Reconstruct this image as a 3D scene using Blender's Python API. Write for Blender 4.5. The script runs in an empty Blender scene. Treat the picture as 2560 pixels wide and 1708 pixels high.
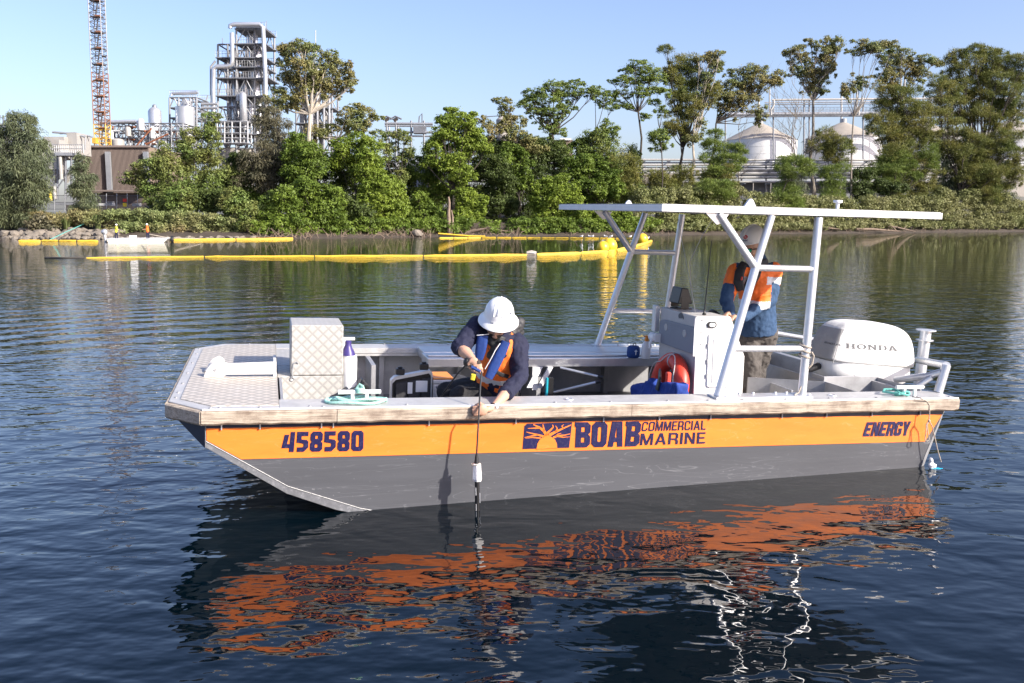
import bpy, bmesh, math, random
import numpy as np
from mathutils import Vector, Matrix, Euler

R = math.radians
random.seed(7)
sc = bpy.context.scene
col = sc.collection

# ------------------------------------------------------------------ camera
CAM_H = 2.058
FT = 2304.0                      # focal length in photo pixels (2560 wide)
TH = math.atan((854 - 549.6) / FT)
cam = bpy.data.cameras.new('camera')
camo = bpy.data.objects.new('camera', cam)
col.objects.link(camo)
cam.sensor_width = 36.0
cam.lens = FT / 2560 * 36
cam.clip_start = 0.1
cam.clip_end = 6000
camo.location = (0, 0, CAM_H)
camo.rotation_euler = (math.pi / 2 - TH, 0, 0)
sc.camera = camo

# ------------------------------------------------------------------ sky, sun, exposure
SUN_EL = 29.0
SUN_AZ = 120.0       # compass style: 0 = +Y (away from camera), 90 = +X (right), 180 = behind camera
w_ = bpy.data.worlds.new('World')
sc.world = w_
w_.use_nodes = True
nt = w_.node_tree
bg = nt.nodes['Background']
sky = nt.nodes.new('ShaderNodeTexSky')
sky.sky_type = 'NISHITA'
sky.sun_disc = False
sky.sun_elevation = R(SUN_EL)
sky.sun_rotation = R(SUN_AZ)
sky.air_density = 1.0
sky.dust_density = 2.0
sky.ozone_density = 3.0
tint = nt.nodes.new('ShaderNodeVectorMath')
tint.operation = 'MULTIPLY'
tint.inputs[1].default_value = (1.06, 0.968, 1.065)      # the photograph's cooler white balance
nt.links.new(sky.outputs[0], tint.inputs[0])
nt.links.new(tint.outputs[0], bg.inputs[0])
bg.inputs[1].default_value = 0.122
sun = bpy.data.lights.new('sun', 'SUN')
suno = bpy.data.objects.new('sun', sun)
col.objects.link(suno)
sun.energy = 4.7
sun.angle = R(0.55)
sun.color = (1.0, 0.93, 0.83)
sd = Vector((math.sin(R(SUN_AZ)) * math.cos(R(SUN_EL)), math.cos(R(SUN_AZ)) * math.cos(R(SUN_EL)), math.sin(R(SUN_EL))))
suno.rotation_euler = sd.to_track_quat('Z', 'Y').to_euler()
suno.location = sd * 50
sc.view_settings.view_transform = 'Standard'
sc.view_settings.look = 'None'
sc.view_settings.gamma = 1.0
sc.view_settings.exposure = 0.95
sc.view_settings.use_curve_mapping = False

# ------------------------------------------------------------------ pixel helpers
CROP = dict(T=(0, 0, 1), c1=(380, 700, 3.672), c2=(960, 700, 3.672), c3=(1380, 480, 3.672), c4=(1560, 700, 3.672),
            c5=(1900, 780, 3.733), k1=(380, 1000, 3.672), k2=(1000, 1000, 3.672), k3=(1700, 820, 7.344), k4=(1100, 700, 4.356),
            b1=(0, 0, 2.45), b2=(400, 0, 2.45), b3=(900, 200, 3.564), b4=(1480, 60, 2.903), b5=(1920, 60, 2.903))


def ray(c, x, y):
    a = CROP[c]
    cx = (a[0] + x / a[2] - 1280) / FT
    cz = (854 - (a[1] + y / a[2])) / FT
    return Vector((cx, math.cos(TH) + cz * math.sin(TH), -math.sin(TH) + cz * math.cos(TH)))


def PD(c, x, y, D):
    """world point seen at photo pixel (x, y) at distance D along +Y"""
    d = ray(c, x, y)
    return Vector((0, 0, CAM_H)) + d * (D / d.y)


def PG(c, x, y, z=0.0):
    """world point seen at a pixel on the level z"""
    d = ray(c, x, y)
    return Vector((0, 0, CAM_H)) + d * ((z - CAM_H) / d.z)


# boat frame: u towards the stern, v away from the near rail, w up from the rail top
BYAW, BTRIM, BHEEL = 0.2575, 0.036, 0.0155
BPOS = Vector((-2.2954, 5.9292, CAM_H - 1.2399))
BM = Matrix.Rotation(BYAW, 4, 'Z') @ Matrix.Rotation(BTRIM, 4, 'Y') @ Matrix.Rotation(BHEEL, 4, 'X')
BMI = BM.inverted()
BW = 3.05


def bt(c, x, y, **k):
    d = BMI @ ray(c, x, y)
    o = BMI @ (Vector((0, 0, CAM_H)) - BPOS)
    (ax, val), = k.items()
    i = 'uvw'.index(ax)
    return o + d * ((val - o[i]) / d[i])


def toworld(p):
    return BPOS + BM @ Vector(p)


# ------------------------------------------------------------------ materials
MATS = {}


def newmat(name):
    m = bpy.data.materials.new(name)
    m.use_nodes = True
    MATS[name] = m
    return m, m.node_tree, m.node_tree.nodes['Principled BSDF']


def lnk(t, a, b):
    t.links.new(a, b)


def mat(name, rgb, rough=0.5, metal=0.0, var=0.0, vscale=8.0, bump=0.0, bscale=30.0, spec=0.5, dirt=None, dscale=3.0, damt=0.5, island=0.0, trans=0.0, coat=0.0, stretch=None):
    m, t, b = newmat(name)
    n = t.nodes
    b.inputs['Roughness'].default_value = rough
    b.inputs['Metallic'].default_value = metal
    b.inputs['Specular IOR Level'].default_value = spec
    if coat:
        b.inputs['Coat Weight'].default_value = coat
        b.inputs['Coat Roughness'].default_value = 0.1
    tc = n.new('ShaderNodeTexCoord')
    src = tc.outputs['Object']
    if stretch:
        mp = n.new('ShaderNodeMapping')
        mp.inputs['Scale'].default_value = stretch
        lnk(t, src, mp.inputs[0])
        src = mp.outputs[0]
    c = None
    rgbn = n.new('ShaderNodeRGB')
    rgbn.outputs[0].default_value = (*rgb, 1)
    c = rgbn.outputs[0]
    if var:
        no = n.new('ShaderNodeTexNoise')
        no.inputs['Scale'].default_value = vscale
        no.inputs['Detail'].default_value = 6
        no.inputs['Roughness'].default_value = 0.62
        lnk(t, src, no.inputs['Vector'])
        mr = n.new('ShaderNodeMapRange')
        mr.inputs[1].default_value = 0.25
        mr.inputs[2].default_value = 0.75
        mr.inputs[3].default_value = 1 - var
        mr.inputs[4].default_value = 1 + var
        lnk(t, no.outputs[0], mr.inputs[0])
        mx = n.new('ShaderNodeVectorMath')
        mx.operation = 'SCALE'
        lnk(t, c, mx.inputs[0])
        lnk(t, mr.outputs[0], mx.inputs['Scale'])
        c = mx.outputs[0]
    if island:
        ge = n.new('ShaderNodeNewGeometry')
        mr = n.new('ShaderNodeMapRange')
        mr.inputs[3].default_value = 1 - island
        mr.inputs[4].default_value = 1 + island
        lnk(t, ge.outputs['Random Per Island'], mr.inputs[0])
        mx = n.new('ShaderNodeVectorMath')
        mx.operation = 'SCALE'
        lnk(t, c, mx.inputs[0])
        lnk(t, mr.outputs[0], mx.inputs['Scale'])
        c = mx.outputs[0]
    if dirt:
        no = n.new('ShaderNodeTexNoise')
        no.inputs['Scale'].default_value = dscale
        no.inputs['Detail'].default_value = 9
        no.inputs['Roughness'].default_value = 0.7
        lnk(t, src, no.inputs['Vector'])
        cr = n.new('ShaderNodeValToRGB')
        cr.color_ramp.elements[0].position = 0.52
        cr.color_ramp.elements[1].position = 0.72
        cr.color_ramp.elements[0].color = (0, 0, 0, 1)
        cr.color_ramp.elements[1].color = (damt, damt, damt, 1)
        lnk(t, no.outputs[0], cr.inputs[0])
        mx = n.new('ShaderNodeMix')
        mx.data_type = 'RGBA'
        lnk(t, cr.outputs[0], mx.inputs[0])
        lnk(t, c, mx.inputs[6])
        mx.inputs[7].default_value = (*dirt, 1)
        c = mx.outputs[2]
    lnk(t, c, b.inputs['Base Color'])
    if bump:
        no = n.new('ShaderNodeTexNoise')
        no.inputs['Scale'].default_value = bscale
        no.inputs['Detail'].default_value = 5
        lnk(t, src, no.inputs['Vector'])
        bp = n.new('ShaderNodeBump')
        bp.inputs['Distance'].default_value = bump
        lnk(t, no.outputs[0], bp.inputs['Height'])
        lnk(t, bp.outputs[0], b.inputs['Normal'])
    if trans:
        tr = n.new('ShaderNodeBsdfTranslucent')
        lnk(t, c, tr.inputs[0])
        ms = n.new('ShaderNodeMixShader')
        ms.inputs[0].default_value = trans
        out = n['Material Output']
        lnk(t, b.outputs[0], ms.inputs[1])
        lnk(t, tr.outputs[0], ms.inputs[2])
        lnk(t, ms.outputs[0], out.inputs[0])
    return m


def tread_mat(name, cell, hi, lo, strength):
    m, t, b = newmat(name)
    n = t.nodes
    tc = n.new('ShaderNodeTexCoord')
    mp = n.new('ShaderNodeMapping')
    mp.inputs['Rotation'].default_value = (0, 0, R(45))
    lnk(t, tc.outputs['UV'], mp.inputs[0])
    ch = n.new('ShaderNodeTexChecker')
    ch.inputs['Scale'].default_value = 1 / cell
    ch.inputs['Color1'].default_value = (1, 1, 1, 1)
    ch.inputs['Color2'].default_value = (0, 0, 0, 1)
    lnk(t, mp.outputs[0], ch.inputs['Vector'])
    ws = []
    for d in ('X', 'Y'):
        wv = n.new('ShaderNodeTexWave')
        wv.bands_direction = d
        wv.inputs['Scale'].default_value = 0.314 * 5 / cell
        lnk(t, mp.outputs[0], wv.inputs['Vector'])
        ws.append(wv)
    mx = n.new('ShaderNodeMix')
    lnk(t, ch.outputs['Fac'], mx.inputs[0])
    lnk(t, ws[0].outputs['Fac'], mx.inputs[2])
    lnk(t, ws[1].outputs['Fac'], mx.inputs[3])
    # each group of bars stops short of its neighbours
    v1 = n.new('ShaderNodeVectorMath'); v1.operation = 'SCALE'; v1.inputs['Scale'].default_value = 1 / cell
    lnk(t, mp.outputs[0], v1.inputs[0])
    v2 = n.new('ShaderNodeVectorMath'); v2.operation = 'FRACTION'; lnk(t, v1.outputs[0], v2.inputs[0])
    v3 = n.new('ShaderNodeVectorMath'); v3.operation = 'SUBTRACT'; v3.inputs[1].default_value = (0.5, 0.5, 0.5); lnk(t, v2.outputs[0], v3.inputs[0])
    v4 = n.new('ShaderNodeVectorMath'); v4.operation = 'ABSOLUTE'; lnk(t, v3.outputs[0], v4.inputs[0])
    sx = n.new('ShaderNodeSeparateXYZ'); lnk(t, v4.outputs[0], sx.inputs[0])
    mm = n.new('ShaderNodeMath'); mm.operation = 'MAXIMUM'; lnk(t, sx.outputs[0], mm.inputs[0]); lnk(t, sx.outputs[1], mm.inputs[1])
    mr = n.new('ShaderNodeMapRange'); mr.inputs[1].default_value = 0.26; mr.inputs[2].default_value = 0.48
    mr.inputs[3].default_value = 1.0; mr.inputs[4].default_value = 0.0
    lnk(t, mm.outputs[0], mr.inputs[0])
    wv_ = n.new('ShaderNodeMapRange'); wv_.inputs[3].default_value = 0.55; lnk(t, mx.outputs[0], wv_.inputs[0])
    ml = n.new('ShaderNodeMath'); ml.operation = 'MULTIPLY'; lnk(t, mr.outputs[0], ml.inputs[0]); lnk(t, wv_.outputs[0], ml.inputs[1])
    bp = n.new('ShaderNodeBump')
    bp.inputs['Distance'].default_value = 0.004
    bp.inputs['Strength'].default_value = strength
    lnk(t, ml.outputs[0], bp.inputs['Height'])
    lnk(t, bp.outputs[0], b.inputs['Normal'])
    no = n.new('ShaderNodeTexNoise')
    no.inputs['Scale'].default_value = 5
    no.inputs['Detail'].default_value = 8
    no.inputs['Roughness'].default_value = 0.7
    lnk(t, tc.outputs['Object'], no.inputs['Vector'])
    cr = n.new('ShaderNodeValToRGB')
    cr.color_ramp.elements[0].position = 0.35
    cr.color_ramp.elements[1].position = 0.7
    cr.color_ramp.elements[0].color = (*hi, 1)
    cr.color_ramp.elements[1].color = (hi[0] * .86, hi[1] * .82, hi[2] * .76, 1)
    lnk(t, no.outputs[0], cr.inputs[0])
    # bars polished brighter than the dull ground between them
    m2 = n.new('ShaderNodeMix')
    m2.data_type = 'RGBA'
    lnk(t, ml.outputs[0], m2.inputs[0])
    m2.inputs[6].default_value = (*lo, 1)
    lnk(t, cr.outputs[0], m2.inputs[7])
    lnk(t, m2.outputs[2], b.inputs['Base Color'])
    b.inputs['Metallic'].default_value = 0.08
    b.inputs['Roughness'].default_value = 0.45
    return m


def wood_mat():
    m, t, b = newmat('weathered_wood')
    n = t.nodes
    tc = n.new('ShaderNodeTexCoord')
    mp = n.new('ShaderNodeMapping')
    mp.inputs['Scale'].default_value = (1.2, 18, 22)
    lnk(t, tc.outputs['Object'], mp.inputs[0])
    no = n.new('ShaderNodeTexNoise')
    no.inputs['Scale'].default_value = 3
    no.inputs['Detail'].default_value = 10
    no.inputs['Roughness'].default_value = 0.72
    lnk(t, mp.outputs[0], no.inputs['Vector'])
    cr = n.new('ShaderNodeValToRGB')
    e = cr.color_ramp.elements
    e[0].position = 0.30
    e[0].color = (0.10, 0.07, 0.05, 1)
    e[1].position = 0.72
    e[1].color = (0.60, 0.52, 0.41, 1)
    k = e.new(0.48)
    k.color = (0.40, 0.335, 0.265, 1)
    lnk(t, no.outputs[0], cr.inputs[0])
    n2 = n.new('ShaderNodeTexNoise')
    n2.inputs['Scale'].default_value = 2.6
    n2.inputs['Detail'].default_value = 8
    n2.inputs['Roughness'].default_value = 0.75
    lnk(t, tc.outputs['Object'], n2.inputs['Vector'])
    c2 = n.new('ShaderNodeValToRGB')
    c2.color_ramp.elements[0].position = 0.48
    c2.color_ramp.elements[1].position = 0.66
    c2.color_ramp.elements[0].color = (0, 0, 0, 1)
    c2.color_ramp.elements[1].color = (0.75, 0.75, 0.75, 1)
    lnk(t, n2.outputs[0], c2.inputs[0])
    mx = n.new('ShaderNodeMix')
    mx.data_type = 'RGBA'
    lnk(t, c2.outputs[0], mx.inputs[0])
    lnk(t, cr.outputs[0], mx.inputs[6])
    mx.inputs[7].default_value = (0.13, 0.085, 0.06, 1)
    lnk(t, mx.outputs[2], b.inputs['Base Color'])
    bp = n.new('ShaderNodeBump')
    bp.inputs['Distance'].default_value = 0.006
    lnk(t, no.outputs[0], bp.inputs['Height'])
    lnk(t, bp.outputs[0], b.inputs['Normal'])
    b.inputs['Roughness'].default_value = 0.8
    return m


def scuffed_rippled(name, rgb, scuff_ripple, rough, amount, thr=0.66, fine=28.0, streak=(1, 1, 2.2)):
    """boat paint with pale scratches that double as light ripples on the grey hull, nicks and a blotchy haze of wear"""
    m, t, b = newmat(name)
    n = t.nodes
    tc = n.new('ShaderNodeTexCoord')
    mp = n.new('ShaderNodeMapping')
    mp.inputs['Scale'].default_value = streak
    lnk(t, tc.outputs['Object'], mp.inputs[0])
    big = n.new('ShaderNodeTexNoise')
    big.inputs['Scale'].default_value = 1.7
    big.inputs['Detail'].default_value = 7
    big.inputs['Roughness'].default_value = 0.7
    lnk(t, mp.outputs[0], big.inputs['Vector'])
    # wiggly thin scratches, doubling as painted light ripples: ridged noise
    rid = n.new('ShaderNodeTexNoise')
    rid.inputs['Scale'].default_value = 3.4
    rid.inputs['Detail'].default_value = 3
    rid.inputs['Distortion'].default_value = 1.2
    lnk(t, mp.outputs[0], rid.inputs['Vector'])
    a = n.new('ShaderNodeMath'); a.operation = 'SUBTRACT'; a.inputs[1].default_value = 0.5
    lnk(t, rid.outputs[0], a.inputs[0])
    ab = n.new('ShaderNodeMath'); ab.operation = 'ABSOLUTE'
    lnk(t, a.outputs[0], ab.inputs[0])
    r1 = n.new('ShaderNodeMapRange')
    r1.inputs[1].default_value = 0.0; r1.inputs[2].default_value = 0.009
    r1.inputs[3].default_value = 1.0; r1.inputs[4].default_value = 0.0
    lnk(t, ab.outputs[0], r1.inputs[0])
    # specks
    sp = n.new('ShaderNodeTexNoise')
    sp.inputs['Scale'].default_value = fine
    sp.inputs['Detail'].default_value = 4
    sp.inputs['Roughness'].default_value = 0.6
    lnk(t, tc.outputs['Object'], sp.inputs['Vector'])
    r2 = n.new('ShaderNodeMapRange')
    r2.inputs[1].default_value = thr; r2.inputs[2].default_value = thr + 0.06
    lnk(t, sp.outputs[0], r2.inputs[0])
    # wear and ripple lines only where the blotch noise is high
    r3 = n.new('ShaderNodeMapRange')
    r3.inputs[1].default_value = 0.40; r3.inputs[2].default_value = 0.62
    lnk(t, big.outputs[0], r3.inputs[0])
    mxx = n.new('ShaderNodeMath'); mxx.operation = 'MAXIMUM'
    lnk(t, r1.outputs[0], mxx.inputs[0]); lnk(t, r2.outputs[0], mxx.inputs[1])
    mu = n.new('ShaderNodeMath'); mu.operation = 'MULTIPLY'
    lnk(t, mxx.outputs[0], mu.inputs[0]); lnk(t, r3.outputs[0], mu.inputs[1])
    m2 = n.new('ShaderNodeMath'); m2.operation = 'MULTIPLY'; m2.inputs[1].default_value = amount
    lnk(t, mu.outputs[0], m2.inputs[0])
    hz = n.new('ShaderNodeMapRange')
    hz.inputs[1].default_value = 0.3; hz.inputs[2].default_value = 0.75
    hz.inputs[3].default_value = 0.86; hz.inputs[4].default_value = 1.16
    lnk(t, big.outputs[0], hz.inputs[0])
    vm = n.new('ShaderNodeVectorMath'); vm.operation = 'SCALE'
    vm.inputs[0].default_value = rgb
    lnk(t, hz.outputs[0], vm.inputs['Scale'])
    mx = n.new('ShaderNodeMix'); mx.data_type = 'RGBA'
    lnk(t, m2.outputs[0], mx.inputs[0])
    lnk(t, vm.outputs[0], mx.inputs[6])
    mx.inputs[7].default_value = (*scuff_ripple, 1)
    lnk(t, mx.outputs[2], b.inputs['Base Color'])
    b.inputs['Roughness'].default_value = rough
    bp = n.new('ShaderNodeBump')
    bp.inputs['Distance'].default_value = 0.006
    bp.inputs['Strength'].default_value = 0.35
    lnk(t, big.outputs[0], bp.inputs['Height'])
    lnk(t, bp.outputs[0], b.inputs['Normal'])
    return m


def water_mat():
    m, t, b = newmat('river_water')
    n = t.nodes
    tc = n.new('ShaderNodeTexCoord')
    b.inputs['Base Color'].default_value = (0.0002, 0.0032, 0.0058, 1)
    b.inputs['Roughness'].default_value = 0.015
    b.inputs['IOR'].default_value = 1.38
    acc = None

    def layer(scale, amp, rot, sx, sy, detail, rough=0.5, mask=None, dist=0.0):
        nonlocal acc
        mp = n.new('ShaderNodeMapping')
        mp.inputs['Rotation'].default_value = (0, 0, R(rot))
        mp.inputs['Scale'].default_value = (sx, sy, 1)
        lnk(t, tc.outputs['Object'], mp.inputs[0])
        no = n.new('ShaderNodeTexNoise')
        no.noise_dimensions = '2D'
        no.inputs['Scale'].default_value = scale
        no.inputs['Detail'].default_value = detail
        no.inputs['Roughness'].default_value = rough
        no.inputs['Distortion'].default_value = dist
        lnk(t, mp.outputs[0], no.inputs['Vector'])
        mu = n.new('ShaderNodeMath'); mu.operation = 'MULTIPLY'
        mu.inputs[1].default_value = amp
        lnk(t, no.outputs[0], mu.inputs[0])
        o = mu.outputs[0]
        if mask:
            m2 = n.new('ShaderNodeMath'); m2.operation = 'MULTIPLY'
            lnk(t, o, m2.inputs[0]); lnk(t, mask, m2.inputs[1])
            o = m2.outputs[0]
        if acc is None:
            acc = o
        else:
            ad = n.new('ShaderNodeMath'); ad.operation = 'ADD'
            lnk(t, acc, ad.inputs[0]); lnk(t, o, ad.inputs[1])
            acc = ad.outputs[0]

    # breeze patches: where the fine ripple is stronger or weaker
    pm = n.new('ShaderNodeMapping'); pm.inputs['Scale'].default_value = (0.10, 0.26, 1)
    lnk(t, tc.outputs['Object'], pm.inputs[0])
    pn = n.new('ShaderNodeTexNoise'); pn.noise_dimensions = '2D'
    pn.inputs['Scale'].default_value = 1.0; pn.inputs['Detail'].default_value = 3
    lnk(t, pm.outputs[0], pn.inputs['Vector'])
    pr = n.new('ShaderNodeMapRange')
    pr.inputs[1].default_value = 0.38; pr.inputs[2].default_value = 0.62
    pr.inputs[3].default_value = 0.5; pr.inputs[4].default_value = 1.0
    lnk(t, pn.outputs[0], pr.inputs[0])
    layer(0.55, 0.018, 12, 1.0, 1.7, 1)
    layer(1.9, 0.0180, -18, 1.0, 1.6, 2, 0.45, None, 0.4)
    layer(4.4, 0.0090, 8, 1.0, 1.6, 2, 0.45, pr.outputs[0])
    layer(14.0, 0.0008, -6, 1.0, 1.5, 1, 0.5, pr.outputs[0])
    layer(0.9, 0.016, 3, 0.30, 1.0, 2, 0.5)
    # the boat's own old wake: rings spreading away past the bow
    vd = n.new('ShaderNodeVectorMath'); vd.operation = 'DISTANCE'
    vd.inputs[1].default_value = (-0.5, 8.5, 0)
    lnk(t, tc.outputs['Object'], vd.inputs[0])
    wn = n.new('ShaderNodeTexNoise'); wn.noise_dimensions = '2D'; wn.inputs['Scale'].default_value = 0.22; wn.inputs['Detail'].default_value = 2
    lnk(t, tc.outputs['Object'], wn.inputs['Vector'])
    def mth(op, a, b_=None):
        q = n.new('ShaderNodeMath'); q.operation = op
        for i_, x_ in enumerate((a, b_)):
            if x_ is None: continue
            if isinstance(x_, (int, float)): q.inputs[i_].default_value = x_
            else: lnk(t, x_, q.inputs[i_])
        return q.outputs[0]
    def rmp(x_, a, b_, c, d_):
        q = n.new('ShaderNodeMapRange'); q.interpolation_type = 'SMOOTHSTEP'
        for i_, v_ in enumerate((a, b_, c, d_)): q.inputs[i_ + 1].default_value = v_
        lnk(t, x_, q.inputs[0]); return q.outputs[0]
    rr = vd.outputs['Value']
    ph = mth('ADD', mth('MULTIPLY', rr, 6.2), mth('MULTIPLY', wn.outputs[0], 9.0))
    si = mth('SINE', ph)
    sep = n.new('ShaderNodeSeparateXYZ'); lnk(t, tc.outputs['Object'], sep.inputs[0])
    mk = mth('MULTIPLY', mth('MULTIPLY', rmp(rr, 7.0, 10.0, 0, 1), rmp(rr, 13.0, 19.0, 1, 0)), rmp(sep.outputs[0], -5.0, 1.0, 1, 0))
    wk = mth('MULTIPLY', mth('MULTIPLY', si, mk), 0.0085)
    acc = mth('ADD', acc, wk)
    bp = n.new('ShaderNodeBump')
    bp.inputs['Distance'].default_value = 1.0
    bp.inputs['Strength'].default_value = 1.0
    lnk(t, acc, bp.inputs['Height'])
    lnk(t, bp.outputs[0], b.inputs['Normal'])
    return m


tread_mat('tread', 0.060, (0.54, 0.53, 0.505), (0.34, 0.33, 0.31), 0.5)
tread_mat('tread_deck', 0.072, (0.66, 0.61, 0.545), (0.32, 0.29, 0.25), 0.6)
wood_mat(); water_mat()
scuffed_rippled('hull_grey', (0.088, 0.091, 0.101), (0.40, 0.41, 0.43), 0.36, 0.42, 0.66, 28.0, (0.30, 1, 3.4))  # pale scuffs here also stand in for light rippling off the water
scuffed_rippled('hull_orange', (0.90, 0.225, 0.036), (0.9, 0.5, 0.3), 0.33, 0.30, 0.70, 14.0, (0.6, 1, 3.0))
mat('chine_alu', (0.20, 0.205, 0.22), 0.5, 0.3, 0.25, 20, dirt=(0.6, 0.6, 0.6), dscale=40, damt=0.4)
mat('weld_bead', (0.34, 0.34, 0.34), 0.5, 0.4, 0.2, 60, 0.004, 120)
mat('navy', (0.013, 0.011, 0.062), 0.4, 0, 0.15, 30, dirt=(0.4, 0.36, 0.4), dscale=55, damt=0.12)
mat('hull_navy', (0.02, 0.024, 0.045), 0.35, 0, 0.2, 6)
mat('rubber', (0.018, 0.018, 0.021), 0.6, 0, 0.2, 20)
mat('black_plastic', (0.012, 0.012, 0.013), 0.4, 0, 0.15, 20)
mat('alu', (0.60, 0.605, 0.61), 0.38, 0.75, 0.12, 7, 0.0006, 60, dirt=(0.42, 0.41, 0.39), dscale=6, damt=0.4)
mat('alu_deck', (0.50, 0.49, 0.475), 0.45, 0.25, 0.16, 9, 0.0012, 90, dirt=(0.36, 0.35, 0.34), dscale=12, damt=0.45)
mat('alu_tube', (0.68, 0.685, 0.70), 0.36, 0.6, 0.10, 14, 0.0005, 60, dirt=(0.48, 0.47, 0.45), dscale=16, damt=0.35)
mat('alu_dull', (0.40, 0.40, 0.41), 0.5, 0.5, 0.18, 5, 0.001, 50, dirt=(0.2, 0.2, 0.2), dscale=8, damt=0.4)
mat('white_paint', (0.78, 0.78, 0.77), 0.42, 0, 0.05, 6, dirt=(0.55, 0.52, 0.47), dscale=7, damt=0.35)
mat('cream_paint', (0.72, 0.70, 0.66), 0.5, 0, 0.07, 6, dirt=(0.45, 0.40, 0.33), dscale=9, damt=0.5)
mat('console_grey', (0.50, 0.48, 0.46), 0.5, 0, 0.07, 6, dirt=(0.34, 0.31, 0.28), dscale=8, damt=0.35)
mat('hatch_grey', (0.20, 0.215, 0.255), 0.45, 0, 0.06, 10)
mat('cover_fabric', (0.76, 0.755, 0.735), 0.75, 0, 0.05, 5, 0.012, 9, dirt=(0.55, 0.52, 0.48), dscale=5, damt=0.35)
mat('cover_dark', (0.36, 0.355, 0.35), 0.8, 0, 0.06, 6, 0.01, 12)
mat('print_grey', (0.11, 0.11, 0.115), 0.6, 0, 0.12, 40)
mat('ring_red', (0.66, 0.055, 0.03), 0.45, 0, 0.10, 9, dirt=(0.35, 0.06, 0.04), dscale=12, damt=0.4)
mat('blue_fabric', (0.012, 0.045, 0.26), 0.8, 0, 0.2, 14, 0.006, 30)
mat('reflective', (0.62, 0.63, 0.65), 0.45, 0.1, 0.06, 20)
mat('white_plastic', (0.82, 0.82, 0.81), 0.4, 0, 0.04, 12)
mat('purple_cap', (0.05, 0.035, 0.17), 0.4)
mat('orange_cap', (0.8, 0.27, 0.03), 0.45)
mat('speaker_blue', (0.012, 0.05, 0.20), 0.75, 0, 0.2, 60, 0.002, 200)
mat('rope_green', (0.33, 0.60, 0.52), 0.8, 0, 0.25, 40, 0.004, 110)
mat('rope_teal', (0.10, 0.36, 0.32), 0.8, 0, 0.25, 40, 0.004, 110)
mat('rope_tan', (0.40, 0.35, 0.29), 0.85, 0, 0.3, 50, 0.003, 110)
mat('rope_white', (0.62, 0.61, 0.58), 0.8, 0, 0.2, 50, 0.003, 110)
mat('steel_wire', (0.45, 0.46, 0.47), 0.4, 0.6)
mat('lens', (0.75, 0.76, 0.78), 0.15, 0.2)
mat('cockpit_floor', (0.20, 0.20, 0.205), 0.7, 0.1, 0.25, 7, 0.002, 60, dirt=(0.09, 0.085, 0.08), dscale=5, damt=0.5)
mat('teal_strip', (0.01, 0.33, 0.42), 0.5)


# ------------------------------------------------------------------ mesh building
def bezdir(a, b):
    return (Vector(b) - Vector(a))


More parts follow.
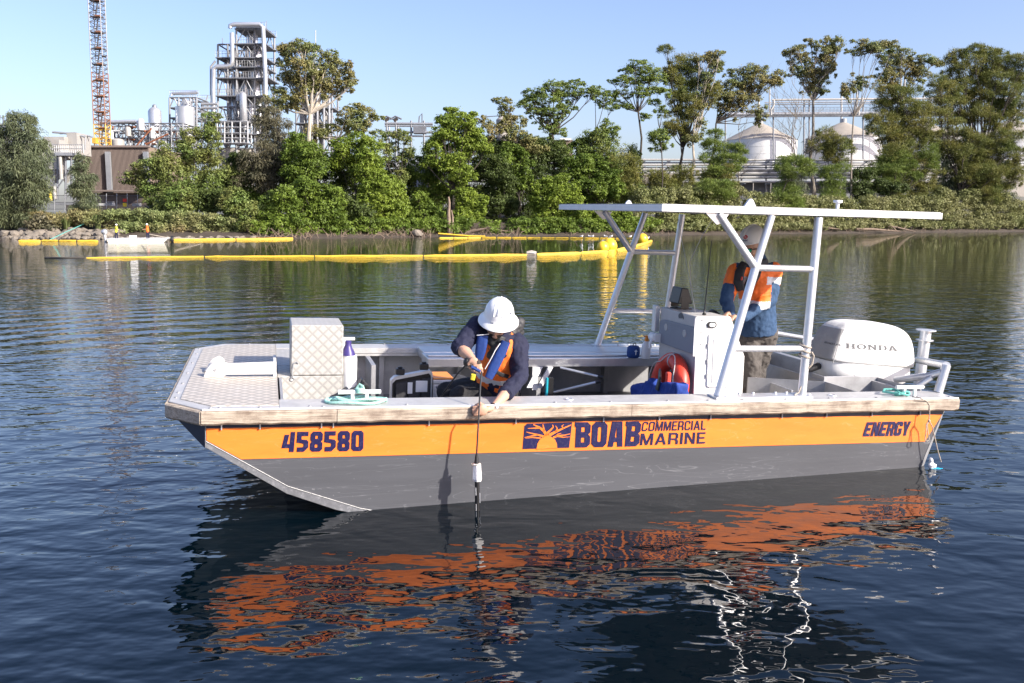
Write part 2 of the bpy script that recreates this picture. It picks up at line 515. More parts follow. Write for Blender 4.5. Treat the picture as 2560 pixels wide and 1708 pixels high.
class MB:
    def __init__(self):
        self.v = []
        self.f = []

    def add(self, vs, fs):
        o = len(self.v)
        self.v += [tuple(p) for p in vs]
        self.f += [tuple(i + o for i in f) for f in fs]
        return self

    def box(self, a, b):
        (x0, y0, z0), (x1, y1, z1) = a, b
        if x0 > x1: x0, x1 = x1, x0
        if y0 > y1: y0, y1 = y1, y0
        if z0 > z1: z0, z1 = z1, z0
        vs = [(x0, y0, z0), (x1, y0, z0), (x1, y1, z0), (x0, y1, z0), (x0, y0, z1), (x1, y0, z1), (x1, y1, z1), (x0, y1, z1)]
        fs = [(0, 3, 2, 1), (4, 5, 6, 7), (0, 1, 5, 4), (1, 2, 6, 5), (2, 3, 7, 6), (3, 0, 4, 7)]
        return self.add(vs, fs)

    def prism(self, poly, fn0, fn1):
        """closed solid between the polygon mapped by fn0 and by fn1"""
        n = len(poly)
        vs = [fn0(*p) for p in poly] + [fn1(*p) for p in poly]
        fs = [tuple(range(n))[::-1], tuple(range(n, 2 * n))]
        for i in range(n):
            j = (i + 1) % n
            fs.append((i, j, n + j, n + i))
        return self.add(vs, fs)

    def tube(self, pts, r, n=10, cap=True, closed=False, squash=None):
        pts = [Vector(p) for p in pts]
        m = len(pts)
        rs = list(r) if isinstance(r, (list, tuple)) else [r] * m
        vs, fs = [], []
        prev = None
        for i, p in enumerate(pts):
            if closed:
                t = pts[(i + 1) % m] - pts[i - 1]
            else:
                t = (pts[min(i + 1, m - 1)] - pts[max(i - 1, 0)])
            if t.length < 1e-9: t = Vector((0, 0, 1))
            t.normalize()
            if prev is None:
                up = Vector((0, 0, 1)) if abs(t.z) < 0.9 else Vector((1, 0, 0))
                x = t.cross(up).normalized()
            else:
                x = prev - t * prev.dot(t)
                if x.length < 1e-6:
                    x = t.orthogonal()
                x.normalize()
            prev = x
            y = t.cross(x)
            for k in range(n):
                a = 2 * math.pi * k / n
                q = x * math.cos(a) * rs[i] + y * math.sin(a) * rs[i]
                if squash: q = Vector((q.x * squash[0], q.y * squash[1], q.z * squash[2]))
                vs.append(p + q)
        rng = m if closed else m - 1
        for i in range(rng):
            for k in range(n):
                a, b_ = i * n + k, i * n + (k + 1) % n
                c, d = ((i + 1) % m) * n + (k + 1) % n, ((i + 1) % m) * n + k
                fs.append((a, b_, c, d))
        if cap and not closed:
            fs.append(tuple(range(n))[::-1])
            fs.append(tuple(range((m - 1) * n, m * n)))
        return self.add(vs, fs)

    def lathe(self, prof, n=20, o=(0, 0, 0), M=None, cap=True, sx=1, sy=1):
        """profile (radius, height) turned round z, then placed by M and o"""
        vs, fs = [], []
        o = Vector(o)
        for r, h in prof:
            for k in range(n):
                a = 2 * math.pi * k / n
                p = Vector((r * math.cos(a) * sx, r * math.sin(a) * sy, h))
                if M: p = M @ p
                vs.append(o + p)
        m = len(prof)
        for i in range(m - 1):
            for k in range(n):
                fs.append((i * n + k, i * n + (k + 1) % n, (i + 1) * n + (k + 1) % n, (i + 1) * n + k))
        if cap:
            fs.append(tuple(range(n))[::-1])
            fs.append(tuple(range((m - 1) * n, m * n)))
        return self.add(vs, fs)

    def ball(self, c, r, n=10, m=7, M=None):
        if not isinstance(r, (tuple, list, Vector)): r = (r, r, r)
        vs, fs = [], []
        for i in range(m + 1):
            ph = math.pi * i / m
            for k in range(n):
                a = 2 * math.pi * k / n
                p = Vector((r[0] * math.sin(ph) * math.cos(a), r[1] * math.sin(ph) * math.sin(a), r[2] * math.cos(ph)))
                if M: p = M @ p
                vs.append(Vector(c) + p)
        for i in range(m):
            for k in range(n):
                fs.append((i * n + k, (i + 1) * n + k, (i + 1) * n + (k + 1) % n, i * n + (k + 1) % n))
        return self.add(vs, fs)

    def mesh(self, name='mesh', bev=0.0, smooth=False, seg=1, fix=True):
        me = bpy.data.meshes.new(name)
        me.from_pydata(self.v, [], self.f)
        bm = bmesh.new()
        bm.from_mesh(me)
        bmesh.ops.remove_doubles(bm, verts=bm.verts, dist=1e-5)
        bmesh.ops.dissolve_degenerate(bm, edges=bm.edges, dist=1e-6)
        if fix:
            bmesh.ops.recalc_face_normals(bm, faces=bm.faces)
        if bev:
            ed = [e for e in bm.edges if len(e.link_faces) == 2 and e.calc_face_angle(0) > 0.5]
            bmesh.ops.bevel(bm, geom=ed, offset=bev, segments=seg, profile=0.6, affect='EDGES', clamp_overlap=True)
        uv = bm.loops.layers.uv.new('UVMap')
        for f in bm.faces:
            nrm = f.normal
            ax = max(range(3), key=lambda i: abs(nrm[i]))
            for l in f.loops:
                c = l.vert.co
                l[uv].uv = ((c.y, c.z), (c.x, c.z), (c.x, c.y))[ax]
            f.smooth = smooth
        if smooth:
            for e in bm.edges:
                if len(e.link_faces) == 2 and e.calc_face_angle(0) > R(42): e.smooth = False
        bm.to_mesh(me)
        bm.free()
        return me

    def build(self, name, m, parent=None, bev=0.0, smooth=False, seg=1, fix=True):
        me = self.mesh(name, bev, smooth, seg, fix)
        return link(name, me, m, parent)


def link(name, me, m=None, parent=None):
    o = bpy.data.objects.new(name, me)
    col.objects.link(o)
    if m:
        me.materials.append(MATS[m] if isinstance(m, str) else m)
    if parent: o.parent = parent
    return o


def tag(o, label=None, cat=None, group=None, kind=None):
    if label: o['label'] = label
    if cat: o['category'] = cat
    if group: o['group'] = group
    if kind: o['kind'] = kind
    return o


def empty(name, loc=(0, 0, 0), label=None, cat=None, group=None, M=None):
    o = bpy.data.objects.new(name, None)
    col.objects.link(o)
    o.empty_display_size = 0.1
    if M is not None:
        o.matrix_world = M
    else:
        o.location = loc
    return tag(o, label, cat, group)


BOATM = Matrix.Translation(BPOS) @ BM


def onboat(name, label, cat, group=None):
    """a thing standing on the boat, built in boat coordinates"""
    return empty(name, M=BOATM, label=label, cat=cat, group=group)


def realize(o):
    """mesh of an object with its modifiers applied"""
    bpy.context.view_layer.update()
    dg = bpy.context.evaluated_depsgraph_get()
    return bpy.data.meshes.new_from_object(o.evaluated_get(dg))


def outline_mesh(polys, depth=0.0):
    """flat mesh from 2D outlines (inner outlines become holes)"""
    cu = bpy.data.curves.new('o', 'CURVE')
    cu.dimensions = '2D'
    cu.fill_mode = 'BOTH'
    cu.extrude = depth
    for pl in polys:
        s = cu.splines.new('POLY')
        s.points.add(len(pl) - 1)
        for p, q in zip(s.points, pl): p.co = (q[0], q[1], 0, 1)
        s.use_cyclic_u = True
    o = bpy.data.objects.new('o', cu)
    col.objects.link(o)
    me = realize(o)
    bpy.data.objects.remove(o)
    bpy.data.curves.remove(cu)
    return me


def text_mesh(s, offset=0.0, depth=0.0, shear=0.0):
    cu = bpy.data.curves.new('t', 'FONT')
    cu.body = s
    cu.offset = offset
    cu.extrude = depth
    cu.shear = shear
    cu.resolution_u = 4
    o = bpy.data.objects.new('t', cu)
    col.objects.link(o)
    me = realize(o)
    bpy.data.objects.remove(o)
    bpy.data.curves.remove(cu)
    return me


def fit_mesh(me, fn):
    """bounding box of a flat mesh to the unit square, then every vertex through fn(x, y, z)"""
    n = len(me.vertices)
    a = np.zeros(n * 3); me.vertices.foreach_get('co', a)
    a = a.reshape(-1, 3)
    lo, hi = a.min(0), a.max(0)
    for i, v in enumerate(me.vertices):
        x = (a[i, 0] - lo[0]) / max(hi[0] - lo[0], 1e-6)
        y = (a[i, 1] - lo[1]) / max(hi[1] - lo[1], 1e-6)
        z = 1.0 if hi[2] - lo[2] > 1e-7 and a[i, 2] > (lo[2] + hi[2]) / 2 else 0.0
        v.co = fn(x, y, z)
    me.update()
    return me
# ================================================================== THE SETTING: water
wm = MB()
wm.add([(-900, -60, 0), (900, -60, 0), (900, 260, 0), (-900, 260, 0)], [(0, 1, 2, 3)])
water = wm.build('river_water', 'river_water')
tag(water, 'dark green rippled river water around the boats', 'water', kind='structure')

# ================================================================== THE WORKBOAT
boat = onboat('work_boat', 'flat-decked aluminium workboat with orange side stripe, open cockpit and canopy', 'boat')


def side(u, w, off=0.0):
    return Vector((u, 0.055 + (-0.1 - w) * 0.06 - off, w))


# hull shell: keel profile (u, w) with the raked bow and stern
PROF = [(0.05, -0.10), (0.266, -0.274), (0.80, -0.622), (1.146, -0.76), (1.75, -0.90), (3.2, -0.97), (5.86, -0.98)]


def near_v(w): return 0.055 + (-0.1 - w) * 0.06


def far_v(w): return BW - near_v(w)


hb = MB()
vs, fs = [], []
n = len(PROF)
for (u, w) in PROF:                    # 0..n-1 near chine, n..2n-1 far chine
    vs.append((u, near_v(w) if u > 0.2 else 0.30, w))
for (u, w) in PROF:
    vs.append((u, far_v(w) if u > 0.2 else BW - 0.30, w))
top = [(0.274, near_v(-.1), -0.1), (6.12, near_v(-.1), -0.1), (6.12, far_v(-.1), -0.1), (0.274, far_v(-.1), -0.1)]
k = len(vs)
vs += top
fs.append(tuple([k, ] + list(range(1, n)) + [k + 1]))                      # near side
fs.append(tuple([k + 3, ] + list(range(n + 1, 2 * n)) + [k + 2]))          # far side
fs.append((n - 1, 2 * n - 1, k + 2, k + 1))                                # transom
for i in range(n - 1):
    fs.append((i, i + 1, n + i + 1, n + i))                                # bottom
fs.append((0, 1, k)); fs.append((n, n + 1, k + 3))                         # bow corners
hull_shell = hb.add(vs, fs)
hull = hull_shell.build('hull', 'hull_grey', boat, bev=0.0)
# dark navy bow corners laid on the hull
for s in (0, 1):
    nb = MB()
    a, b_, c_ = Vector((0.270, 0.052, -0.098)), Vector((0.264, 0.0625, -0.274)), Vector((0.046, 0.297, -0.098))
    if s:
        a.y, b_.y, c_.y = BW - a.y, BW - b_.y, BW - c_.y
    nn = Vector((-0.7, 0.7 if s else -0.7, 0)) * 0.004
    nb.add([a + nn, b_ + nn, c_ + nn, a, b_, c_], [(0, 1, 2), (3, 5, 4), (0, 2, 5, 3), (1, 0, 3, 4), (2, 1, 4, 5)])
    nb.build('bow_corner_panel', 'hull_navy', boat)

# side panels laid a few millimetres proud of the plating
def panel(poly, off, name, m, thick=0.004):
    return MB().prism(poly, lambda u, w: side(u, w, off), lambda u, w: side(u, w, off - thick)).build(name, m, boat)


panel([(0.274, -0.14), (6.105, -0.15), (5.975, -0.382), (3.2, -0.372), (0.498, -0.362), (0.274, -0.222)], 0.004, 'side_stripe', 'hull_orange')
panel([(0.278, -0.098), (6.12, -0.098), (6.112, -0.146), (0.276, -0.136)], 0.006, 'under_rail_strip', 'hull_navy')  # dark navy strip between the timber rail and the orange stripe
panel([(0.268, -0.232), (0.268, -0.272), (0.80, -0.620), (1.146, -0.758), (1.75, -0.898), (1.75, -0.86), (1.306, -0.755), (0.806, -0.572)], 0.004, 'chine_plate', 'chine_alu')
wb = MB()
wb.tube([side(0.270, -0.228, 0.005), side(0.808, -0.568, 0.005), side(1.308, -0.752, 0.005), side(1.75, -0.858, 0.005)], 0.0032, 6)
wb.tube([side(0.268, -0.272, 0.002), side(0.266, -0.102, 0.002)], 0.003, 6)
wb.build('weld_seam', 'weld_bead', boat, smooth=True)
# stern corner flange
sf = MB()
sf.add([side(6.108, -0.135, 0.003), side(5.935, -0.72, 0.003), Vector((6.005, 0.13, -0.72)), Vector((6.178, 0.115, -0.135)),
        side(6.108, -0.135, -0.02), side(5.935, -0.72, -0.02), Vector((6.005, 0.15, -0.72)), Vector((6.178, 0.135, -0.135))],
       [(0, 1, 2, 3), (7, 6, 5, 4), (0, 4, 5, 1), (1, 5, 6, 2), (2, 6, 7, 3), (3, 7, 4, 0)])
sf.build('stern_flange', 'alu_dull', boat)

# interior: floor and lining
il = MB()
il.box((0.8, 0.115, -0.56), (5.55, BW - 0.115, -0.50))
il.build('cockpit_floor', 'cockpit_floor', boat)
ln = MB()
ln.box((0.80, 0.108, -0.50), (6.02, 0.125, -0.012))
ln.box((0.80, BW - 0.125, -0.50), (6.02, BW - 0.108, -0.012))
ln.box((0.76, 0.126, -0.50), (0.78, BW - 0.126, -0.012))
ln.build('side_lining', 'alu_dull', boat)
rb_ = MB()
for u in (1.75, 2.55, 3.35, 4.15, 4.95):
    MB().box((u, BW - 0.22, -0.50), (u + 0.05, BW - 0.126, -0.085)).build('side_frame', 'alu_dull', boat, bev=0.004)
    MB().box((u, 0.126, -0.50), (u + 0.05, 0.20, -0.02)).build('side_frame', 'alu_dull', boat, bev=0.004)

# timber rubbing rail: one plank after the other
def plank(a, b_, nrm, name='rail_plank', z0=-0.010, z1=-0.106, t=0.055, seed=0, taper=0):
    rng = random.Random(seed)
    a, b_, nrm = Vector(a), Vector(b_), Vector(nrm).normalized()
    L = (b_ - a).length
    N = max(4, int(L / 0.07))
    mb = MB()
    vs, fs = [], []
    for i in range(N + 1):
        p = a.lerp(b_, i / N)
        j = [rng.uniform(-1, 1) for _ in range(6)]
        o = 0.012 + j[0] * 0.0018
        rr = 0.010 + abs(j[1]) * 0.006
        zt, zb = z0 + j[2] * 0.0012, z1 + j[3] * 0.0035
        for (dn, dz) in ((-t + 0.012, zt), (o - rr * 0.6, zt), (o, zt - rr * 0.7), (o, zb + rr), (o - rr, zb), (-t + 0.012, zb)):
            q = p + nrm * dn
            vs.append((q.x, q.y, dz))
    m_ = 6
    for i in range(N):
        for q in range(m_):
            fs.append((i * m_ + q, i * m_ + (q + 1) % m_, (i + 1) * m_ + (q + 1) % m_, (i + 1) * m_ + q))
    fs.append(tuple(range(m_))[::-1]); fs.append(tuple(range(N * m_, (N + 1) * m_)))
    return mb.add(vs, fs).build(name, 'weathered_wood', boat)


plank((0.245, 0, 0), (1.130, 0, 0), (0, -1, 0), seed=1)
plank((1.134, 0, 0), (3.30, 0, 0), (0, -1, 0), seed=2)
plank((3.303, 0, 0), (6.21, 0, 0), (0, -1, 0), seed=3)
plank((0.0, 0.275, 0), (0.243, 0.002, 0), (-0.75, -0.66, 0), seed=4, z1=-0.112)
plank((0.0, 0.31, 0), (0.0, BW - 0.31, 0), (-1, 0, 0), seed=5)
plank((0.0, BW - 0.275, 0), (0.243, BW - 0.002, 0), (-0.75, 0.66, 0), seed=6)
plank((0.245, BW, 0), (3.1, BW, 0), (0, 1, 0), seed=7)
plank((3.103, BW, 0), (6.21, BW, 0), (0, 1, 0), seed=8)

# decks and gunwales
fd = MB()
OUT = [(0.012, 0.31), (0.258, 0.010), (0.745, 0.010), (0.745, BW - 0.010), (0.258, BW - 0.010), (0.012, BW - 0.31)]
fd.prism(OUT, lambda u, v: (u, v, -0.012), lambda u, v: (u, v, -0.001))
fd.build('foredeck_edge', 'alu_deck', boat, bev=0.003)
ft = MB()
ft.prism([(0.085, 0.36), (0.30, 0.11), (0.745, 0.11), (0.745, BW - 0.11), (0.30, BW - 0.11), (0.085, BW - 0.36)], lambda u, v: (u, v, -0.001), lambda u, v: (u, v, 0.005))
ft.build('tread_deck', 'tread_deck', boat)
gn = MB(); gn.box((0.747, 0.008, -0.010), (6.20, 0.31, 0.0)); gn.box((0.747, 0.29, -0.045), (6.20, 0.31, -0.0102))
gn.build('gunwale', 'alu_deck', boat, bev=0.002)
gf = MB(); gf.box((0.747, BW - 0.30, -0.010), (6.20, BW - 0.008, 0.0))
gf.box((0.747, BW - 0.305, -0.028), (6.20, BW - 0.280, -0.0101)); gf.box((0.747, BW - 0.312, -0.050), (6.20, BW - 0.280, -0.0285)); gf.box((0.747, BW - 0.305, -0.078), (6.20, BW - 0.280, -0.0505))
gf.build('gunwale', 'alu_deck', boat, bev=0.002)
lip = MB()
lip.box((0.25, -0.004, -0.008), (6.205, 0.012, 0.004))
lip.build('gunwale_edging', 'white_paint', boat, bev=0.002)
bl = MB()
for i, u in enumerate((0.30, 0.36, 0.62, 0.95, 1.04, 1.62, 2.15, 2.72, 3.15, 3.62, 3.95, 4.25, 4.62, 5.02, 5.45, 5.85, 6.15)):
    bl.lathe([(0.011, 0), (0.011, 0.005), (0.006, 0.009)], 8, (u, 0.045 + 0.012 * (i % 2), 0.0))
for i, v in enumerate((0.42, 0.6, 0.95, 1.4, 1.9, 2.4, 2.7)):
    bl.lathe([(0.011, 0), (0.011, 0.005), (0.006, 0.009)], 8, (0.05, v, 0.0))
for i in range(9):
    bl.lathe([(0.011, 0), (0.011, 0.005), (0.006, 0.009)], 8, (0.5 + i * 0.66, BW - 0.05, 0.0))
tag(bl.build('deck_bolts', 'alu_dull', boat), kind='stuff')
stud = MB()
for u in (0.37, 0.62, 1.03, 1.11, 1.78, 2.42, 3.10, 3.55, 3.98, 4.6, 5.0, 5.42, 5.88):
    p = side(u, -0.115, 0.014)
    stud.tube([p + Vector((0, 0, 0.01)), p + Vector((0, 0, -0.034))], 0.006, 6)
tag(stud.build('rail_studs', 'steel_wire', boat), kind='stuff')
for u in (2.86, 5.12):
    fl = MB()
    fl.lathe([(0.036, 0.0), (0.034, 0.006), (0.026, 0.009), (0.020, 0.006), (0.018, 0.003)], 20, (u, 0.165, 0.0))
    fl.build('rod_holder', 'alu_tube', boat, smooth=True)


def tbar(u, v, L=0.30, h=0.075):
    t = MB()
    t.tube([(u - L / 2, v, h), (u + L / 2, v, h)], 0.0165, 10)
    t.tube([(u - 0.05, v, 0), (u - 0.05, v, h)], 0.014, 8); t.tube([(u + 0.05, v, 0), (u + 0.05, v, h)], 0.014, 8)
    return t.build('mooring_cleat', 'white_paint', boat, smooth=True)


tbar(1.30, 0.17); tbar(1.36, BW - 0.17); tbar(5.80, 0.10, 0.26)

# locker box behind the foredeck
lk = empty('locker'); lk.parent = boat
a = MB(); a.box((0.852, 1.25, 0.0), (1.268, 1.765, 0.413)); a.build('locker_top', 'tread', lk, bev=0.008)
a = MB(); a.box((0.747, 1.254, -0.50), (1.264, 1.76, -0.004)); a.build('locker_base', 'tread', lk, bev=0.004)
a = MB(); a.box((0.747, 1.762, -0.012), (1.10, 2.70, -0.002)); a.build('side_shelf', 'tread', lk)
a = MB()
a.tube([(0.875, 1.245, 0.10), (0.862, 1.238, 0.03), (0.868, 1.24, -0.01)], 0.006, 6)
a.tube([(0.868 + 0.014 * math.cos(t), 1.24, -0.022 + 0.014 * math.sin(t)) for t in np.linspace(0, 6.28, 12)[:-1]], 0.004, 6, closed=True)
a.tube([(0.875, 1.245, 0.10), (0.90, 1.24, 0.115), (0.912, 1.245, 0.10)], 0.005, 6)
a.build('locker_latch', 'steel_wire', lk, smooth=True)

# hinged bracket on the foredeck
pl = bt('c1', 470, 905, w=0.0); pr_ = bt('c1', 1140, 885, w=0.0)
v0 = (pl.y + pr_.y) / 2
br = MB()
prof = [(pl.x, 0.006), (pl.x + 0.02, 0.055), (pl.x + 0.05, 0.098), (pl.x + 0.10, 0.125), (pl.x + 0.15, 0.118), (pl.x + 0.20, 0.112), (pr_.x, 0.125), (pr_.x, 0.022), (pl.x + 0.17, 0.022), (pl.x + 0.15, 0.006)]
br.prism(prof, lambda u, w: (u, v0, w), lambda u, w: (u, v0 + 0.014, w))
br.prism([(pl.x, 0.006), (pl.x + 0.02, 0.055), (pl.x + 0.05, 0.098), (pl.x + 0.10, 0.125), (pl.x + 0.14, 0.10), (pl.x + 0.15, 0.006)], lambda u, w: (u, v0 + 0.30, w), lambda u, w: (u, v0 + 0.314, w))
br.box((pr_.x - 0.024, v0 - 0.006, 0.006), (pr_.x, v0 + 0.32, 0.128))
bro = br.build('bow_bracket', 'cream_paint', boat, bev=0.003)
a = MB()
a.tube([(pl.x + 0.09, v0 - 0.01, 0.062), (pl.x + 0.09, v0 + 0.33, 0.062)], 0.011, 10)
a.build('pivot_pin', 'alu_dull', bro, smooth=True)
a = MB()
a.tube([(pl.x + 0.0, v0 + 0.20, 0.012), (pl.x + 0.05, v0 + 0.30, 0.06), (pl.x + 0.10, v0 + 0.40, 0.02)], [0.010, 0.018, 0.008], 8)
a.build('anchor_shank', 'alu_dull', bro, smooth=True)

# canopy: tubes and roof
cn = empty('canopy'); cn.parent = boat
RT = 1.43
for sgn in (0, 1):
    mv = (lambda v: v) if sgn == 0 else (lambda v: BW - v)
    vf, vt = mv(0.15), mv(0.26)
    f1, y1 = Vector((4.085, vf, 0.01)), Vector((4.375, mv(0.23), 1.02))
    f2, t2 = Vector((4.83, vf, 0.01)), Vector((4.92, vt, RT))
    for nm, pts in (('post', [f1, y1]), ('post', [f2, t2])):
        MB().tube(pts, 0.034, 14).build(nm, 'alu_tube', cn, smooth=True)
    MB().tube([y1, Vector((4.04, vt, RT))], 0.031, 14).build('brace', 'alu_tube', cn, smooth=True)
    MB().tube([y1, Vector((4.50, vt, RT))], 0.031, 14).build('brace', 'alu_tube', cn, smooth=True)
    p2 = lambda w: f2.lerp(t2, (w - 0.01) / (RT - 0.01))
    p1 = lambda w: f1.lerp(y1, (w - 0.01) / 1.01)
    MB().tube([y1, p2(1.02)], 0.026, 12).build('cross_rail', 'alu_tube', cn, smooth=True)
    MB().tube([p1(0.385), p2(0.385)], 0.026, 12).build('cross_rail', 'alu_tube', cn, smooth=True)
    b_ = MB(); b_.box((4.035, mv(0.075), 0.001), (4.885, mv(0.235), 0.016))
    for u in (4.07, 4.13, 4.30, 4.42, 4.62, 4.72, 4.87):
        b_.lathe([(0.012, 0), (0.012, 0.012), (0.007, 0.016)], 8, (u, mv(0.105 if int(u * 100) % 2 else 0.20), 0.016))
    b_.build('base_plate', 'alu_tube', cn, bev=0.002)
    g = MB()
    g.prism([(3.93, RT), (4.13, RT), (4.07, RT - 0.075), (4.03, RT - 0.085)], lambda u, w: (u, vt - 0.006, w), lambda u, w: (u, vt + 0.006, w))
    g.build('gusset', 'alu_tube', cn)
    lg = MB()
    lg.prism([(4.245, 1.485), (4.36, 1.485), (4.325, 1.545), (4.305, 1.558), (4.285, 1.545)], lambda u, w: (u, vt - 0.012, w), lambda u, w: (u, vt + 0.012, w))
    lg.build('lifting_lug', 'alu_tube', cn, bev=0.003)
rf = MB()
ra, rb2 = 3.555, 6.06
rv0, rv1 = 0.235, BW - 0.235
fw = 0.05
rise = lambda u: (u - ra) * 0.0119
def rbox(u0, v0_, u1, v1_, z0, z1):
    vs = []
    for z in (z0, z1):
        for (u, v) in ((u0, v0_), (u1, v0_), (u1, v1_), (u0, v1_)):
            vs.append((u, v, z + rise(u)))
    rf.add(vs, [(0, 3, 2, 1), (4, 5, 6, 7), (0, 1, 5, 4), (1, 2, 6, 5), (2, 3, 7, 6), (3, 0, 4, 7)])
rbox(ra, rv0, rb2, rv0 + fw, RT, RT + 0.05)
rbox(ra, rv1 - fw, rb2, rv1, RT, RT + 0.05)
rbox(ra, rv0 + fw, ra + fw, rv1 - fw, RT, RT + 0.05)
rbox(rb2 - fw, rv0 + fw, rb2, rv1 - fw, RT, RT + 0.05)
rf.build('roof_frame', 'white_paint', cn, bev=0.003)
rf = MB()
rbox(ra + 0.01, rv0 + 0.01, rb2 - 0.01, rv1 - 0.01, RT + 0.0505, RT + 0.056)
for u in (4.2, 4.9, 5.5):
    rbox(u, rv0 + fw, u + 0.05, rv1 - fw, RT + 0.004, RT + 0.05)
rf.build('roof_sheet', 'alu_dull', cn)
ap = bt('T', 2093, 525, v=1.5)
a = MB()
a.tube([(ap.x, 1.5, RT + 0.05), (ap.x, 1.5, RT + 0.155)], [0.014, 0.018], 10)
a.lathe([(0.022, 0), (0.042, 0.008), (0.044, 0.024), (0.040, 0.030)], 16, (ap.x, 1.5, RT + 0.155))
a.build('navigation_light', 'white_paint', cn, smooth=True)

# wires from the roof to the console
for nm, pa, pb in (('stay_wire', bt('c3', 1480, 245, v=0.5), bt('c3', 1315, 1100, v=1.3)),):
    mid = bt('c3', 1265, 640, v=1.0)
    MB().tube([pa, bt('c3', 1380, 400, v=0.7), mid, bt('c3', 1275, 860, v=1.15), pb], 0.0028, 5).build(nm, 'steel_wire', cn)
MB().tube([bt('c3', 1160, 250, v=2.6), bt('c3', 1205, 520, v=2.5), bt('c3', 1255, 770, v=2.1), bt('c3', 1315, 1090, v=1.35)], 0.0026, 5).build('stay_wire', 'steel_wire', cn)

# console
cs = empty('console'); cs.parent = boat
CU, CV0, CV1 = 4.275, 0.95, 1.76
prof = [(CU + 0.02, -0.50), (CU, 0.545), (4.585, 0.548), (4.745, 0.20), (4.76, -0.50)]
a = MB(); a.prism(prof, lambda u, w: (u, CV0, w), lambda u, w: (u, CV1, w)); a.build('console_body', 'console_grey', cs, bev=0.012, seg=2)
a = MB()
a.prism([(CU + 0.005, -0.49), (CU - 0.012, 0.20), (CU - 0.035, 0.20), (CU - 0.04, 0.535), (CU - 0.02, 0.55), (4.57, 0.552), (4.735, 0.20), (4.75, -0.49)], lambda u, w: (u, CV0 - 0.007, w), lambda u, w: (u, CV0 - 0.0005, w))
a.build('side_panel', 'white_paint', cs, bev=0.003)


def rrect(x0, y0, x1, y1, r, n=5):
    p = []
    for cx, cy, a0 in ((x1 - r, y1 - r, 0), (x0 + r, y1 - r, 90), (x0 + r, y0 + r, 180), (x1 - r, y0 + r, 270)):
        for i in range(n + 1):
            t = R(a0 + 90 * i / n)
            p.append((cx + r * math.cos(t), cy + r * math.sin(t)))
    return p


dr = MB()
dp0 = bt('c4', 735, 980, v=CV0); dp1 = bt('c4', 960, 490, v=CV0)
dr.prism(rrect(dp0.x, -0.075, 4.60, 0.405, 0.03), lambda u, w: (u + 0.012 - 0.03 * w, CV0 - 0.020, w), lambda u, w: (u + 0.012 - 0.03 * w, CV0 - 0.0072, w))
dro = dr.build('console_door', 'white_plastic', cs, bev=0.004)
a = MB(); a.prism(rrect(dp0.x + 0.045, -0.035, 4.56, 0.36, 0.015), lambda u, w: (u + 0.012 - 0.03 * w, CV0 - 0.026, w), lambda u, w: (u + 0.012 - 0.03 * w, CV0 - 0.0202, w))
a.build('door_inset', 'white_paint', dro, bev=0.003)
a = MB()
for w in (0.30, 0.16, 0.03):
    MB().box((dp0.x - 0.006 - 0.03 * w + 0.012, CV0 - 0.024, w - 0.02), (dp0.x + 0.006 - 0.03 * w + 0.012, CV0 - 0.0203, w + 0.02)).build('hinge', 'alu_dull', dro)
lp = bt('c4', 805, 412, v=CV0 - 0.01)
a = MB(); a.prism(rrect(lp.x - 0.045, lp.z - 0.027, lp.x + 0.045, lp.z + 0.027, 0.026), lambda u, w: (u, CV0 - 0.020, w), lambda u, w: (u, CV0 - 0.0073, w))
lo = a.build('courtesy_light', 'rubber', cs, bev=0.003)
a = MB(); a.prism(rrect(lp.x - 0.030, lp.z - 0.017, lp.x + 0.030, lp.z + 0.017, 0.016), lambda u, w: (u, CV0 - 0.026, w), lambda u, w: (u, CV0 - 0.0202, w))
a.build('light_lens', 'lens', lo, bev=0.002)
a = MB()
for (x, y) in ((715, 370), (707, 483), (700, 585)):
    p = bt('c4', x, y, v=CV0)
    a.lathe([(0.008, 0), (0.008, 0.004), (0.004, 0.006)], 8, (p.x, CV0 - 0.007, p.z), Matrix.Rotation(R(90), 3, 'X'))
tag(a.build('panel_screws', 'alu_dull', cs), kind='stuff')
# front hatch
h4 = [bt('c4', *q, u=CU) for q in ((345, 355), (675, 440), (662, 690), (330, 572))]
def hq(s, t):
    p = h4[0].lerp(h4[1], s); q = h4[3].lerp(h4[2], s)
    r = q.lerp(p, t)
    return r.y, r.z
a = MB(); pol = rrect(0, 0, 1, 1, 0.14)
a.prism(pol, lambda s, t: (CU - 0.018 + 0.0, *hq(s, t)), lambda s, t: (CU + 0.004, *hq(s, t)))
ho = a.build('front_hatch', 'hatch_grey', cs, bev=0.006, seg=2)
a = MB()
for s, t in ((0.2, 0.72), (0.72, 0.68)):
    y, z = hq(s, t)
    MB().lathe([(0.034, 0), (0.034, 0.004), (0.026, 0.006), (0.024, 0.003)], 16, (CU - 0.018, y, z), Matrix.Rotation(R(-90), 3, 'Y')).build('hatch_latch', 'console_grey', ho, smooth=True)
# fish sticker
fp = bt('c4', 525, 333, u=CU)
pts = [(-.055, -.005), (-.05, .012), (-.03, .022), (-.005, .034), (.02, .03), (.04, .014), (.056, -.005), (.05, -.024), (.035, -.012), (.0, -.022), (-.02, -.014), (-.04, -.026)]
a = MB(); a.prism(pts, lambda x, z: (CU - 0.003, fp.y - x, fp.z + z), lambda x, z: (CU + 0.002, fp.y - x, fp.z + z)); a.build('fish_sticker', 'print_grey', cs)
